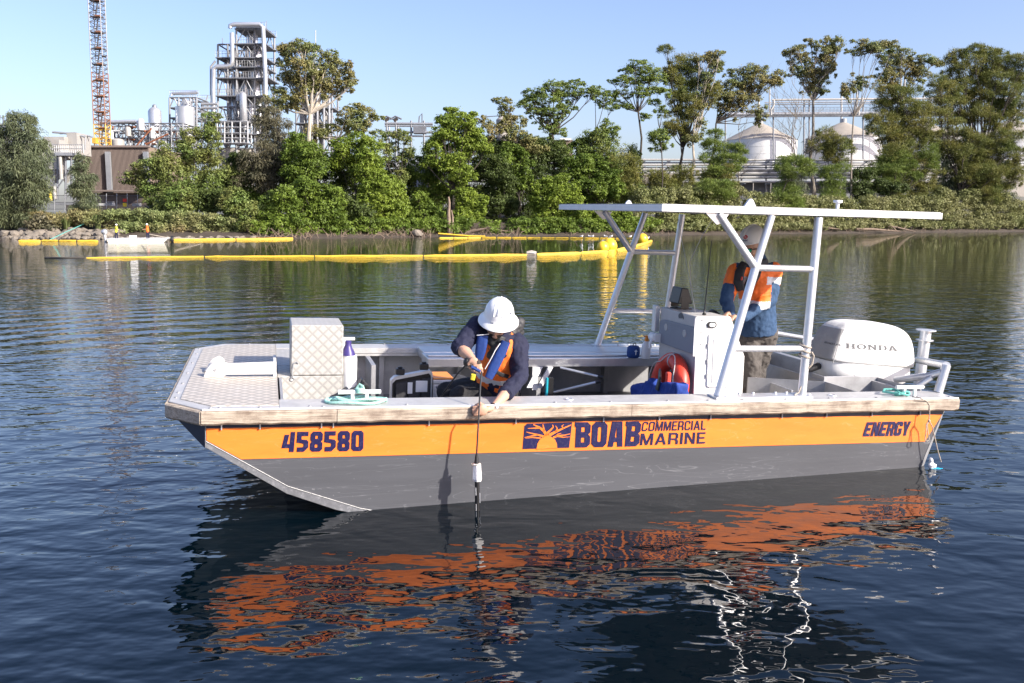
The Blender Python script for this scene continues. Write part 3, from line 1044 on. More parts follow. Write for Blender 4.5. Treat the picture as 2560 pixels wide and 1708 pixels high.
# rail and anchor winch on the far front corner
p0, p1 = bt('c4', 300, 235, u=CU - 0.03), bt('c4', 285, 470, u=CU - 0.03)
a = MB(); a.box((CU - 0.05, p0.y - 0.03, p1.z), (CU - 0.002, p0.y + 0.05, p0.z)); a.build('winch_rail', 'alu_tube', cs, bev=0.004)
p = bt('c4', 275, 525, u=CU - 0.06)
a = MB()
a.lathe([(0.03, -0.05), (0.042, -0.045), (0.042, 0.03), (0.03, 0.045)], 16, p, Matrix.Rotation(R(90), 3, 'X'))
a.tube([p + Vector((-.02, -.02, 0)), p + Vector((-.05, -.03, -0.06)), p + Vector((-.045, -.03, -0.10))], [0.014, 0.013, 0.016], 8)
a.box((p.x - 0.01, p.y - 0.06, p.z - 0.04), (CU - 0.003, p.y - 0.035, p.z + 0.04))
a.build('winch', 'white_plastic', cs, smooth=True)
# radio whip
q0, q1 = bt('c4', 735, 335, v=1.10), bt('c3', 1466, 445, v=1.10)
a = MB(); a.lathe([(0.018, 0), (0.018, 0.012), (0.010, 0.02), (0.008, 0.05)], 10, (q0.x, 1.10, 0.546)); a.tube([(q0.x, 1.10, 0.58), q1], [0.006, 0.0035], 6)
a.build('radio_whip', 'black_plastic', cs, smooth=True)
# helm wheel
wp = Vector((4.74, 1.45, 0.40))
a = MB()
Mx = Matrix.Rotation(R(62), 3, 'Y')
a.tube([wp + Mx @ Vector((0.17 * math.cos(t), 0.17 * math.sin(t), 0)) for t in np.linspace(0, 2 * math.pi, 25)[:-1]], 0.014, 8, closed=True)
for t in (0.5, 2.6, 4.7):
    a.tube([wp, wp + Mx @ Vector((0.17 * math.cos(t), 0.17 * math.sin(t), 0))], 0.01, 6)
a.tube([wp, (4.62, 1.45, 0.34)], 0.02, 8)
a.build('helm_wheel', 'black_plastic', cs, smooth=True)

# stern: well, transom, tube rails
st = empty('stern_well'); st.parent = boat
a = MB()
a.box((5.53, 0.92, -0.50), (5.545, 1.10, 0.02)); a.box((5.53, 0.905, -0.50), (6.10, 0.92, 0.02))
a.box((5.53, 0.30, -0.20), (6.10, 0.905, -0.185)); a.box((6.085, 0.32, -0.184), (6.10, 0.905, 0.01))
a.box((5.52, 0.31, -0.50), (5.5295, 1.98, -0.02))
a.build('splash_well', 'alu_dull', st, bev=0.003)
a = MB(); a.box((5.14, 0.80, -0.5), (5.16, 2.3, -0.08)); a.build('bulkhead', 'alu_dull', st, bev=0.003)
a = MB(); a.prism([(4.98, -0.5), (4.98, -0.05), (5.53, -0.02), (5.53, -0.5)], lambda u, w: (u, 0.86 + (5.53 - u) * 0.75, w), lambda u, w: (u, 0.875 + (5.53 - u) * 0.75, w)); a.build('side_board', 'alu_dull', st)
a = MB(); a.box((6.03, 0.32, -0.75), (6.11, BW - 0.32, -0.02)); a.build('transom', 'alu_dull', st, bev=0.004)
b0 = bt('c5', 1665, 748, w=0.0); bt1 = bt('c5', 1740, 495, v=b0.y)
a = MB(); a.tube([b0, bt1], 0.037, 14); a.build('rail_post', 'alu_tube', st, smooth=True)
ft_ = bt('c5', 1470, 448, v=1.5)
a = MB(); a.tube([bt1 + Vector((0, 0, -0.005)), ft_], 0.034, 12); a.build('stern_rail', 'alu_tube', st, smooth=True)
a = MB(); a.tube([bt('c5', 1690, 560, v=b0.y + 0.02), bt('c5', 1560, 600, v=0.35), bt('c5', 1270, 632, v=0.75)], 0.030, 12); a.build('stern_rail', 'alu_tube', st, smooth=True)
a = MB(); a.tube([bt('c5', 1600, 610, v=0.30), bt('c5', 1470, 690, v=0.36)], 0.026, 10); a.build('rail_brace', 'alu_tube', st, smooth=True)
fb = bt('c5', 1505, 450, v=1.62)
a = MB()
a.tube([fb + Vector((0, 0, -0.25)), fb + Vector((0.02, 0, 0.30))], 0.055, 14)
a.lathe([(0.055, 0), (0.085, 0.003), (0.085, 0.012), (0.05, 0.014)], 18, fb + Vector((0.015, 0, 0.20)))
a.lathe([(0.055, 0), (0.098, 0.003), (0.098, 0.014), (0.05, 0.016)], 18, fb + Vector((0.02, 0, 0.30)))
a.build('tow_post', 'alu_tube', st, smooth=True)
a = MB(); a.tube([Vector((4.95, BW - 0.35, 0.29)), Vector((5.75, BW - 0.42, 0.23)), ft_ + Vector((0.0, 0.6, 0))], 0.026, 10); a.build('stern_rail', 'alu_tube', st, smooth=True)

# bench along the far side, with its struts
bn = empty('side_bench'); bn.parent = boat
bq = bt('c2', 400, 805, v=2.0); bu0 = bq.x; bz = bq.z
def benchrail(u0, u1, v0_, v1_, z0, z1, m='alu', nm='bench_extrusion'):
    a = MB(); a.box((u0, v0_, z0), (u1, v1_, z1)); return a.build(nm, m, bn, bev=0.008, seg=2)
benchrail(bu0, 2.86, 2.0, 2.36, bz, bz + 0.085)
benchrail(2.90, 4.90, 2.0, 2.36, bz, bz + 0.085)
benchrail(bu0 + 0.02, 4.9, 2.365, 2.74, bz + 0.005, bz + 0.09)
benchrail(bu0 + 0.02, 4.9, 2.10, 2.20, bz + 0.086, bz + 0.10)
for (xa, ya, xb, yb) in ((1435, 800, 1335, 990), (1530, 800, 1425, 995), (1390, 800, 1385, 1010)):
    a = MB(); pA, pB = bt('c2', xa, ya, v=1.98), bt('c2', xb, yb, v=1.90)
    d = Vector((0.026, 0, 0))
    a.add([pA - d, pA + d, pB + d, pB - d, pA - d + Vector((0, .03, 0)), pA + d + Vector((0, .03, 0)), pB + d + Vector((0, .03, 0)), pB - d + Vector((0, .03, 0))],
          [(0, 1, 2, 3), (7, 6, 5, 4), (0, 4, 5, 1), (1, 5, 6, 2), (2, 6, 7, 3), (3, 7, 4, 0)])
    a.build('bench_strut', 'alu_dull', bn)
for u in (1.6, 3.2, 4.6):
    a = MB(); a.box((u, 2.15, -0.50), (u + 0.04, 2.70, bz - 0.001)); a.build('bench_leg', 'alu_dull', bn)
for (xa, ya, xb, yb) in ((1620, 805, 1965, 885), (1560, 1030, 1945, 940)):
    pass

# ------------------------------------------------------------------ lettering on the hull
def octa(x0, y0, x1, y1, c): return [(x0 + c, y0), (x1 - c, y0), (x1, y0 + c), (x1, y1 - c), (x1 - c, y1), (x0 + c, y1), (x0, y1 - c), (x0, y0 + c)]
def rc(x0, y0, x1, y1): return [(x0, y0), (x1, y0), (x1, y1), (x0, y1)]
def ell(cx, cy, rx, ry, n=20): return [(cx + rx * math.cos(2 * math.pi * i / n), cy + ry * math.sin(2 * math.pi * i / n)) for i in range(n)]
GL = {
    '0': (10, [octa(0, 0, 10, 16, 1.9), octa(3.7, 3.3, 6.3, 12.7, .6)]),
    '8': (10, [[(1.9, 0), (8.1, 0), (10, 1.9), (10, 6.6), (8.9, 8), (10, 9.4), (10, 14.1), (8.1, 16), (1.9, 16), (0, 14.1), (0, 9.4), (1.1, 8), (0, 6.6), (0, 1.9)], rc(3.8, 3.2, 6.2, 5.7), rc(3.9, 10.2, 6.1, 12.7)]),
    '5': (9.6, [[(0.6, 0), (6.2, 0), (9.6, 3.4), (9.6, 8), (8.2, 9.4), (3.8, 9.9), (3.8, 12.6), (9.2, 12.6), (9.2, 16), (0, 16), (0, 7.4), (5.2, 6.6), (5.8, 6), (5.8, 4.6), (4.9, 3.6), (0.6, 3.6)]]),
    '4': (10.4, [[(6.2, 0), (10, 0), (10.2, 16), (6.6, 16), (6.4, 6.4), (4.2, 6.4), (5.4, 13.8), (1.8, 13.8), (0, 3.2), (6.2, 3.2)]]),
    'B': (10.6, [[(0.6, 0), (8.4, 0), (10.6, 2), (10.6, 6.8), (9.2, 8.2), (10.6, 9.6), (10.6, 14), (8.4, 16), (0, 16), (0, 13.4), (0.8, 12.8)], rc(4.4, 3.2, 6.8, 6.2), rc(4.4, 9.8, 6.8, 12.8)]),
    'O': (10.4, [octa(0, 0, 10.4, 16, 2.2), octa(4.0, 3.3, 6.4, 12.7, .6)]),
    'A': (10.4, [[(0, 0), (3.6, 0), (4, 3.0), (6.4, 3.0), (6.8, 0), (10.4, 0), (8.9, 16), (1.9, 16)], [(4.6, 6.0), (5.8, 6.0), (5.4, 11.6), (5.0, 11.6)]]),
    'E': (9.8, [[(0, 1), (1, 0), (9.2, 0), (9.2, 3.2), (4, 3.4), (4, 6.4), (8.6, 6.4), (8.6, 9.6), (4.2, 9.6), (4.3, 12.6), (9.6, 12.6), (9.8, 16), (0.9, 16)]]),
    'N': (10, [[(0, 0), (3.5, 0), (3.6, 8), (6.4, 0), (10, 0), (10, 16), (6.5, 16), (6.5, 8.5), (3.8, 16), (0.2, 16)]]),
    'R': (10, [[(0, 0), (3.8, 0), (3.8, 5.6), (5.2, 5.6), (6.2, 0), (10, 0), (8.8, 6.6), (10, 8), (10, 14), (8, 16), (0, 16)], rc(3.8, 8.8, 6.3, 12.8)]),
    'G': (10, [[(2, 0), (8, 0), (10, 2), (10, 8.4), (5.4, 8.4), (5.4, 5.8), (6.3, 5.8), (6.3, 4), (5.6, 3.4), (4.4, 3.4), (3.7, 4.2), (3.7, 11.8), (4.4, 12.6), (5.6, 12.6), (6.3, 11.8), (6.3, 10.6), (10, 10.6), (10, 14), (8, 16), (2, 16), (0, 14), (0, 2)]]),
    'Y': (10, [[(3.2, 0), (6.8, 0), (6.8, 6), (10, 16), (6.4, 16), (5, 10), (3.6, 16), (0, 16), (3.2, 6)]]),
    'mC': (10, [[(2, 0), (8, 0), (10, 2), (10, 5), (7.8, 5), (7.8, 2.6), (7.2, 2.2), (2.8, 2.2), (2.2, 2.8), (2.2, 13.2), (2.8, 13.8), (7.2, 13.8), (7.8, 13.2), (7.8, 11), (10, 11), (10, 14), (8, 16), (2, 16), (0, 14), (0, 2)]]),
    'mO': (10.4, [octa(0, 0, 10.4, 16, 2), octa(2.3, 2.3, 8.1, 13.7, .7)]),
    'mM': (13, [[(0, 0), (2.3, 0), (2.3, 11), (5.4, 0), (7.6, 0), (10.7, 11), (10.7, 0), (13, 0), (13, 16), (9.9, 16), (6.5, 4.6), (3.1, 16), (0, 16)]]),
    'mE': (8.8, [[(0, 0), (8.8, 0), (8.8, 2.3), (2.4, 2.3), (2.4, 7), (8, 7), (8, 9.2), (2.4, 9.2), (2.4, 13.7), (8.8, 13.7), (8.8, 16), (0, 16)]]),
    'mR': (10.2, [[(0, 0), (2.4, 0), (2.4, 6.2), (6.4, 6.2), (7.8, 4.6), (7.8, 0), (10.2, 0), (10.2, 5), (8.8, 7.2), (10, 9), (10, 14), (8, 16), (0, 16)], [(2.4, 8.4), (7, 8.4), (7.6, 9.2), (7.6, 13), (7, 13.7), (2.4, 13.7)]]),
    'mI': (2.5, [rc(0, 0, 2.5, 16)]),
    'mA': (11.6, [[(0, 0), (2.5, 0), (3.5, 3.6), (8.1, 3.6), (9.1, 0), (11.6, 0), (7.2, 16), (4.4, 16)], [(4.1, 5.8), (7.5, 5.8), (5.8, 12.4)]]),
    'mL': (8.4, [[(0, 0), (8.4, 0), (8.4, 2.3), (2.4, 2.3), (2.4, 16), (0, 16)]]),
    'mN': (10.6, [[(0, 0), (2.4, 0), (2.4, 11.4), (7.8, 0), (10.6, 0), (10.6, 16), (8.2, 16), (8.2, 4.6), (2.8, 16), (0, 16)]]),
    'sH': (13, [[(0, 0), (5, 0), (5, 2), (4, 2), (4, 7), (9, 7), (9, 2), (8, 2), (8, 0), (13, 0), (13, 2), (12, 2), (12, 14), (13, 14), (13, 16), (8, 16), (8, 14), (9, 14), (9, 9.4), (4, 9.4), (4, 14), (5, 14), (5, 16), (0, 16), (0, 14), (1, 14), (1, 2), (0, 2)]]),
    'sO': (14, [ell(7, 8, 7, 8.3), ell(7, 8, 4, 5.9)]),
    'sN': (14, [[(0, 0), (5, 0), (5, 2), (3.8, 2), (3.8, 11), (10.2, 0), (12.8, 0), (12.8, 14), (14, 14), (14, 16), (9, 16), (9, 14), (10.2, 14), (10.2, 6), (4.2, 16), (0, 16), (0, 14), (1.2, 14), (1.2, 2), (0, 2)]]),
    'sD': (13, [[(0, 0), (8, 0), (11, 1.4), (12.6, 4.4), (13, 8), (12.6, 11.6), (11, 14.6), (8, 16), (0, 16), (0, 14), (1.2, 14), (1.2, 2), (0, 2)], [(4.2, 2.2), (7.4, 2.2), (9.2, 3.6), (10, 8), (9.2, 12.4), (7.4, 13.8), (4.2, 13.8)]]),
    'sA': (14, [[(0, 0), (5, 0), (5, 2), (3.9, 2), (4.5, 4), (9.2, 4), (9.8, 2), (8.7, 2), (8.7, 0), (14, 0), (14, 2), (12.9, 2), (8.7, 16), (5.3, 16), (1.1, 2), (0, 2)], [(5.2, 6.2), (8.5, 6.2), (6.9, 12)]]),
}


def word(keys, gap):
    x, polys = 0, []
    for kx in keys:
        w, pl = GL[kx]
        for p in pl: polys.append([(q[0] + x, q[1]) for q in p])
        x += w + gap
    return outline_mesh(polys, 0.01)


def decal(me, c, m, name, off=0.008, parent=boat):
    """c = [bottom-left, bottom-right, top-right, top-left] as (u, w) on the hull side"""
    def fn(x, y, z):
        u = (c[0][0] * (1 - x) + c[1][0] * x) * (1 - y) + (c[3][0] * (1 - x) + c[2][0] * x) * y
        w = (c[0][1] * (1 - x) + c[1][1] * x) * (1 - y) + (c[3][1] * (1 - x) + c[2][1] * x) * y
        return side(u, w, off - (0.003 if z < 0.5 else 0))
    return link(name, fit_mesh(me, fn), m, parent)


decal(word('458580', 1.5), [(0.762, -0.318), (1.322, -0.326), (1.322, -0.178), (0.772, -0.176)], 'navy', 'registration_number')
decal(word('BOAB', 1.0), [(2.888, -0.346), (3.407, -0.350), (3.412, -0.153), (2.880, -0.150)], 'navy', 'lettering')
decal(word(['m' + ch for ch in 'COMMERCIAL'], 2.2), [(3.418, -0.231), (3.952, -0.232), (3.949, -0.158), (3.425, -0.158)], 'navy', 'lettering')
decal(word(['m' + ch for ch in 'MARINE'], 2.4), [(3.415, -0.342), (3.958, -0.343), (3.955, -0.252), (3.418, -0.250)], 'navy', 'lettering')
decal(word('ENERGY', 0.8), [(5.365, -0.322), (5.800, -0.325), (5.812, -0.203), (5.385, -0.202)], 'navy', 'lettering')
# tree emblem: navy block with the pale boab tree over it
L0, L1, Z0, Z1 = 2.487, 2.857, -0.346, -0.150
bp_ = [(L0, Z0), (L1 - 0.01, Z0), (L1, Z1)] + [(L0 + 0.02, Z1 - 0.004), (L0 + 0.004, Z1 - 0.02)]
MB().prism(bp_, lambda u, w: side(u, w, 0.007), lambda u, w: side(u, w, 0.0045)).build('emblem_block', 'navy', boat)
def EM(x, y): return (L0 + (x - 1125) / (1578 - 1125) * (L1 - L0), Z0 + (452 - y + (x - 1125) * -0.03) / 250 * (Z1 - Z0))
tr = MB()
def strip(pts, wd):
    P = [Vector((*EM(*p), 0)) for p in pts]
    for i in range(len(P) - 1):
        d = (P[i + 1] - P[i]); nn = Vector((-d.y, d.x, 0)).normalized()
        w0 = wd * (1 - 0.75 * i / max(1, len(P) - 1)) ; w1 = wd * (1 - 0.75 * (i + 1) / max(1, len(P) - 1))
        q = [P[i] + nn * w0, P[i] - nn * w0, P[i + 1] - nn * w1, P[i + 1] + nn * w1]
        tr.prism([(a.x, a.y) for a in q], lambda u, w: side(u, w, 0.0095), lambda u, w: side(u, w, 0.0072))
tr.prism([EM(*p) for p in ((1255, 452), (1260, 400), (1280, 360), (1310, 330), (1330, 300), (1352, 305), (1365, 320), (1395, 335), (1425, 360), (1445, 400), (1450, 440))], lambda u, w: side(u, w, 0.0095), lambda u, w: side(u, w, 0.0072))
for pts, wd in ((((1345, 320), (1315, 275), (1270, 240), (1210, 212)), .013), (((1315, 275), (1306, 235), (1300, 208)), .008), (((1270, 245), (1215, 248), (1160, 250)), .006), (((1340, 300), (1375, 265), (1400, 235), (1392, 212)), .009),
                (((1365, 315), (1420, 285), (1490, 250), (1570, 212)), .012), (((1425, 285), (1440, 250), (1420, 222)), .007), (((1500, 250), (1480, 225), (1500, 208)), .005), (((1320, 330), (1260, 312), (1200, 298), (1150, 285)), .008), (((1260, 312), (1200, 325), (1135, 338)), .006),
                (((1290, 345), (1210, 338), (1140, 345)), .005), (((1405, 338), (1450, 320), (1510, 315), (1565, 300)), .008), (((1450, 325), (1500, 335), (1565, 330)), .005), (((1430, 330), (1445, 305), (1480, 295)), .005)):
    strip(pts, wd)
tr.build('emblem_tree', 'hull_orange', boat)
# ================================================================== OUTBOARD AND LOOSE GEAR
ob = onboat('outboard_motor', 'white fabric-covered outboard motor on the stern of the workboat', 'outboard motor')
OV = 1.41
HWD = 0.27
a0 = bt('c5', 555, 480, v=OV - 0.20); a1 = bt('c5', 1450, 580, v=OV - HWD)
ux0, ux1 = 5.76, 6.73
zt, zb = 0.49, 0.035
secs = []
# cover: stacked rounded sections, wider and longer at the base
cov = MB()
NS = 28
lev = [(0.0, 1.00, 1.0), (0.12, 1.005, 1.0), (0.3, 0.99, 0.985), (0.5, 0.96, 0.965), (0.68, 0.91, 0.93), (0.82, 0.84, 0.86), (0.92, 0.73, 0.74), (0.975, 0.58, 0.56), (1.0, 0.34, 0.32)]
vs, fs = [], []
cu_, hw, hl = (ux0 + ux1) / 2, HWD, (ux1 - ux0) / 2
tilt = -0.075
for (t, sl, sw) in lev:
    for i in range(NS):
        th = 2 * math.pi * i / NS
        cx, sy = math.cos(th), math.sin(th)
        e = 0.34
        x = math.copysign(abs(cx) ** e, cx) * hl * sl
        y = math.copysign(abs(sy) ** e, sy) * hw * sw
        if x < 0: y *= 1 - 0.14 * (abs(x) / hl) ** 2            # narrower towards the bow
        if x < 0: x += 0.16 * t * hl * (abs(x) / hl)              # raked front
        z = zb + (zt - zb) * t * (1.0 - 0.10 * max(0, x / hl) ** 2 * t) + tilt * (x + hl) * (1 - 0.55 * t) + 0.055 * (1 - t)
        vs.append((cu_ + x, OV + y, z))
for j in range(len(lev) - 1):
    for i in range(NS):
        fs.append((j * NS + i, j * NS + (i + 1) % NS, (j + 1) * NS + (i + 1) % NS, (j + 1) * NS + i))
fs.append(tuple(range(NS))[::-1]); fs.append(tuple(range((len(lev) - 1) * NS, len(lev) * NS)))
cov.add(vs, fs)
cvo = cov.build('motor_cover', 'cover_fabric', ob, smooth=True)
sm = cvo.modifiers.new('s', 'SUBSURF'); sm.levels = 1; sm.render_levels = 2
cvo.data.materials.append(MATS['cover_dark'])
CPT = lambda x, t: zb + (zt - zb) * t + tilt * (x - ux0) * (1 - 0.55 * t) + 0.055 * (1 - t)
# lower cowl and leg
low = MB()
vs, fs = [], []
for (dz, s_) in ((0.05, 0.965), (-0.02, 0.97), (-0.10, 0.90), (-0.16, 0.70)):
    for i in range(NS):
        th = 2 * math.pi * i / NS
        cx, sy = math.cos(th), math.sin(th)
        x = math.copysign(abs(cx) ** 0.45, cx) * hl * s_; y = math.copysign(abs(sy) ** 0.45, sy) * hw * s_
        if x < 0: y *= 1 - 0.22 * (abs(x) / hl) ** 2
        vs.append((cu_ + x, OV + y, zb + dz + 0.055 + tilt * (x + hl) - 0.03))
for j in range(3):
    for i in range(NS):
        fs.append((j * NS + i, j * NS + (i + 1) % NS, (j + 1) * NS + (i + 1) % NS, (j + 1) * NS + i))
fs.append(tuple(range(NS))[::-1]); fs.append(tuple(range(3 * NS, 4 * NS)))
low.add(vs, fs)
low.build('lower_cowl', 'white_plastic', ob, smooth=True)
a = MB(); a.tube([(6.35, OV, -0.10), (6.40, OV, -0.6), (6.42, OV, -1.15)], [0.13, 0.10, 0.06], 14); a.build('drive_leg', 'alu_tube', ob, smooth=True)
a = MB(); a.box((6.11, OV - 0.16, -0.5), (6.30, OV + 0.16, -0.10)); a.build('mount_bracket', 'black_plastic', ob, bev=0.02)
a = MB(); a.tube([bt('c5', 545, 505, v=1.36), bt('c5', 470, 535, v=1.30), bt('c5', 440, 545, v=1.25)], [0.035, 0.028, 0.025], 10); a.build('rigging_hose', 'black_plastic', ob, smooth=True)
# printed lettering on the cover: shrunk onto the cloth
def cover_print(keys, quad, axis, name):
    me = word(keys, 2.2)
    def fn(x, y, z):
        p = [Vector(q) for q in quad]
        r = (p[0] * (1 - x) + p[1] * x) * (1 - y) + (p[3] * (1 - x) + p[2] * x) * y
        return r
    fit_mesh(me, fn)
    bm = bmesh.new(); bm.from_mesh(me)
    bmesh.ops.remove_doubles(bm, verts=bm.verts, dist=1e-5)
    kill = [f for f in bm.faces if f.calc_area() < 1e-9]
    bmesh.ops.delete(bm, geom=kill, context='FACES')
    bmesh.ops.triangulate(bm, faces=bm.faces)
    bmesh.ops.subdivide_edges(bm, edges=[e for e in bm.edges if e.calc_length() > 0.02], cuts=2)
    bm.to_mesh(me); bm.free()
    o = link(name, me, 'print_grey', ob)
    s = o.modifiers.new('w', 'SHRINKWRAP'); s.target = cvo; s.offset = 0.003; s.wrap_method = 'PROJECT'
    s.use_project_x = axis == 'x'; s.use_project_y = axis == 'y'; s.use_negative_direction = False; s.use_positive_direction = True
    return o
vp = OV - HWD - 0.05
q4 = [bt('c5', *p, v=OV - HWD) for p in ((822, 345), (1290, 368), (1282, 318), (825, 296))]
q4 = [Vector((p.x, vp, p.z)) for p in q4]
cover_print(['s' + ch for ch in 'HONDA'], q4, 'y', 'lettering')
uf = ux0 - 0.06
q4 = [bt('c5', *p, u=ux0 + 0.07) for p in ((618, 290), (716, 316), (718, 298), (620, 274))]
q4 = [Vector((uf, p.y, p.z)) for p in q4]
cover_print(['s' + ch for ch in 'HONDA'], q4, 'x', 'lettering')
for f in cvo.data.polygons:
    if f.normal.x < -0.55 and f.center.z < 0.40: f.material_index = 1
a = MB()
a.tube([Vector((ux0 + 0.16 * hl * t + 0.035 + 0.03 * t, OV - HWD * (0.84 - 0.16 * t ** 2), CPT(ux0 + 0.05, t))) for t in np.linspace(0.02, 0.8, 8)], 0.004, 5)
a.build('cover_seam', 'cover_dark', ob)

# lifebuoy leaning on the console
mat('hatch_band', (0.42, 0.43, 0.45), 0.5)
lb = onboat('lifebuoy', 'red ring lifebuoy with white rope leaning against the console front', 'lifebuoy')
RC = bt('c4', 415, 905, u=4.17)
RC.z = -0.13
a = MB()
Mr = Matrix.Rotation(R(8), 3, 'Y')
RR = 0.25
def rp(t, r=RR, off=0.0): return RC + Mr @ Vector((off, r * math.cos(t), r * math.sin(t)))
a.tube([rp(t) for t in np.linspace(0, 2 * math.pi, 37)[:-1]], 0.070, 14, closed=True)
a.build('ring', 'ring_red', lb, smooth=True)
for t in (1.65, 4.7):
    b_ = MB()
    for dt in np.linspace(-0.09, 0.09, 4):
        pass
    cpt = rp(t)
    rad = Mr @ Vector((0, math.cos(t), math.sin(t))); ax = Mr @ Vector((1, 0, 0)); tg = Mr @ Vector((0, -math.sin(t), math.cos(t)))
    vs, fs = [], []
    for s_ in (-0.012, 0.012):
        for i in range(14):
            q = 2 * math.pi * i / 14
            vs.append(cpt + tg * s_ + rad * math.cos(q) * 0.0725 + ax * math.sin(q) * 0.0725)
    for i in range(14): fs.append((i, (i + 1) % 14, 14 + (i + 1) % 14, 14 + i))
    b_.add(vs, fs); b_.build('reflective_band', 'hatch_band', lb, smooth=True)
a = MB()
pts = []
for i in range(48):
    t = 2 * math.pi * i / 48
    loop = (i % 12) / 12
    r = RR + 0.074 - 0.085 * math.sin(math.pi * loop) ** 2 * (1 if i % 12 else 0)
    pts.append(rp(t + 0.35, r, -0.06 - 0.02 * math.sin(math.pi * loop)))
a.tube(pts, 0.0042, 6, closed=True)
a.build('grab_rope', 'rope_white', lb, smooth=True)

def blobmesh(mb, voxel, smooth_it=6, name='m'):
    """union of overlapping closed pieces into one smooth skin"""
    me = bpy.data.meshes.new(name)
    me.from_pydata(mb.v, [], mb.f)
    bm = bmesh.new(); bm.from_mesh(me)
    bmesh.ops.remove_doubles(bm, verts=bm.verts, dist=1e-5)
    bmesh.ops.recalc_face_normals(bm, faces=bm.faces); bm.to_mesh(me); bm.free()
    o = bpy.data.objects.new('tmp', me); col.objects.link(o)
    r = o.modifiers.new('r', 'REMESH'); r.mode = 'VOXEL'; r.voxel_size = voxel
    s = o.modifiers.new('s', 'SMOOTH'); s.iterations = smooth_it; s.factor = 0.5
    out = realize(o)
    bpy.data.objects.remove(o); bpy.data.meshes.remove(me)
    for p in out.polygons: p.use_smooth = True
    return out


def crumple(me, amp, scale, seed=0):
    from mathutils import noise as nz
    nrm = [v.normal.copy() for v in me.vertices]
    for v, nn in zip(me.vertices, nrm):
        p = v.co * scale + Vector((seed, seed * 2.3, 0))
        v.co += nn * amp * (nz.noise(p) + 0.5 * nz.noise(p * 2.3))
    me.update()


# folded blue life vest lying in front of the ring
lv = onboat('life_vest', 'folded blue life vest with black strap lying against the lifebuoy', 'life vest')
a = MB()
for quad in (((130, 975), (300, 900), (350, 1000), (320, 1075), (140, 1075)), ((320, 985), (370, 935), (550, 950), (545, 1075), (330, 1075))):
    P_ = [bt('c4', *q, u=3.97) for q in quad]
    a.prism([(q.y, q.z) for q in P_], lambda y, z: (3.90, y, z), lambda y, z: (4.02, y, z))
a.box((3.88, bt('c4', 540, 1060, u=3.97).y, -0.5), (4.05, bt('c4', 140, 1060, u=3.97).y, bt('c4', 300, 1060, u=3.97).z))
me = blobmesh(a, 0.014, 8); crumple(me, 0.018, 9); crumple(me, 0.006, 24)
link('vest_body', me, 'blue_fabric', lv)
a = MB(); a.tube([bt('c4', 330, 840, u=4.02), bt('c4', 325, 920, u=3.90), bt('c4', 300, 1010, u=3.885)], [0.03, 0.034, 0.03], 8, squash=(0.35, 1, 1)); a.build('strap', 'black_plastic', lv, smooth=True)
a = MB(); p = bt('c4', 405, 905, u=3.95); a.box(p - Vector((0.02, 0.022, 0.055)), p + Vector((0.02, 0.022, 0.055))); a.build('inflator', 'ring_red', lv, bev=0.008)

# bluetooth style speaker, sunscreen bottle on the bench
BZ = bz + 0.091
p = bt('c4', 83, 712, w=BZ)
sp = onboat('portable_speaker', 'small dark blue drum-shaped speaker standing on the far bench', 'speaker')
a = MB(); a.lathe([(0.050, 0), (0.060, 0.012), (0.064, 0.05), (0.060, 0.10), (0.048, 0.115)], 18, (p.x, p.y, BZ)); a.build('speaker_body', 'speaker_blue', sp, smooth=True)
a = MB(); a.tube([(p.x + 0.015 * math.cos(t), p.y - 0.02, BZ + 0.125 + 0.018 * math.sin(t)) for t in np.linspace(0, 6.28, 13)[:-1]], 0.004, 6, closed=True); a.build('carry_loop', 'black_plastic', sp)
a = MB(); a.box((p.x - 0.004, p.y - 0.0665, BZ + 0.035), (p.x + 0.004, p.y - 0.0625, BZ + 0.085)); a.box((p.x - 0.014, p.y - 0.0662, BZ + 0.068), (p.x + 0.014, p.y - 0.0622, BZ + 0.075)); a.build('volume_marks', 'white_plastic', sp)
p = bt('c4', 198, 722, w=BZ)
sb = onboat('sunscreen_bottle', 'white plastic bottle with orange pump cap on the far bench', 'bottle')
a = MB(); a.lathe([(0.042, 0), (0.046, 0.006), (0.047, 0.12), (0.042, 0.145), (0.022, 0.165), (0.018, 0.172)], 18, (p.x, p.y, BZ), sy=0.65); a.build('bottle_body', 'white_plastic', sb, smooth=True)
a = MB(); a.lathe([(0.020, 0.172), (0.021, 0.20), (0.014, 0.204), (0.012, 0.225)], 12, (p.x, p.y, BZ)); a.tube([(p.x, p.y, BZ + 0.222), (p.x - 0.03, p.y, BZ + 0.218)], 0.008, 6); a.build('pump_cap', 'orange_cap', sb, smooth=True)
# depth sounder on the console
fs_ = onboat('depth_sounder', 'black depth sounder display on a bracket on top of the console', 'display')
p = bt('c4', 500, 262, w=0.548)
a = MB(); a.prism([(0, 0), (0.15, 0), (0.10, 0.14), (0.03, 0.15)], lambda u, w: (p.x - 0.05 + u, p.y - 0.09, 0.60 + w), lambda u, w: (p.x - 0.05 + u, p.y + 0.12, 0.60 + w)); a.build('display_case', 'black_plastic', fs_, bev=0.008)
a = MB(); a.box((p.x - 0.05, p.y - 0.08, 0.547), (p.x + 0.10, p.y + 0.08, 0.558)); a.box((p.x - 0.02, p.y - 0.095, 0.557), (p.x + 0.06, p.y - 0.085, 0.66)); a.box((p.x - 0.02, p.y + 0.125, 0.557), (p.x + 0.06, p.y + 0.135, 0.66)); a.build('mount', 'black_plastic', fs_)

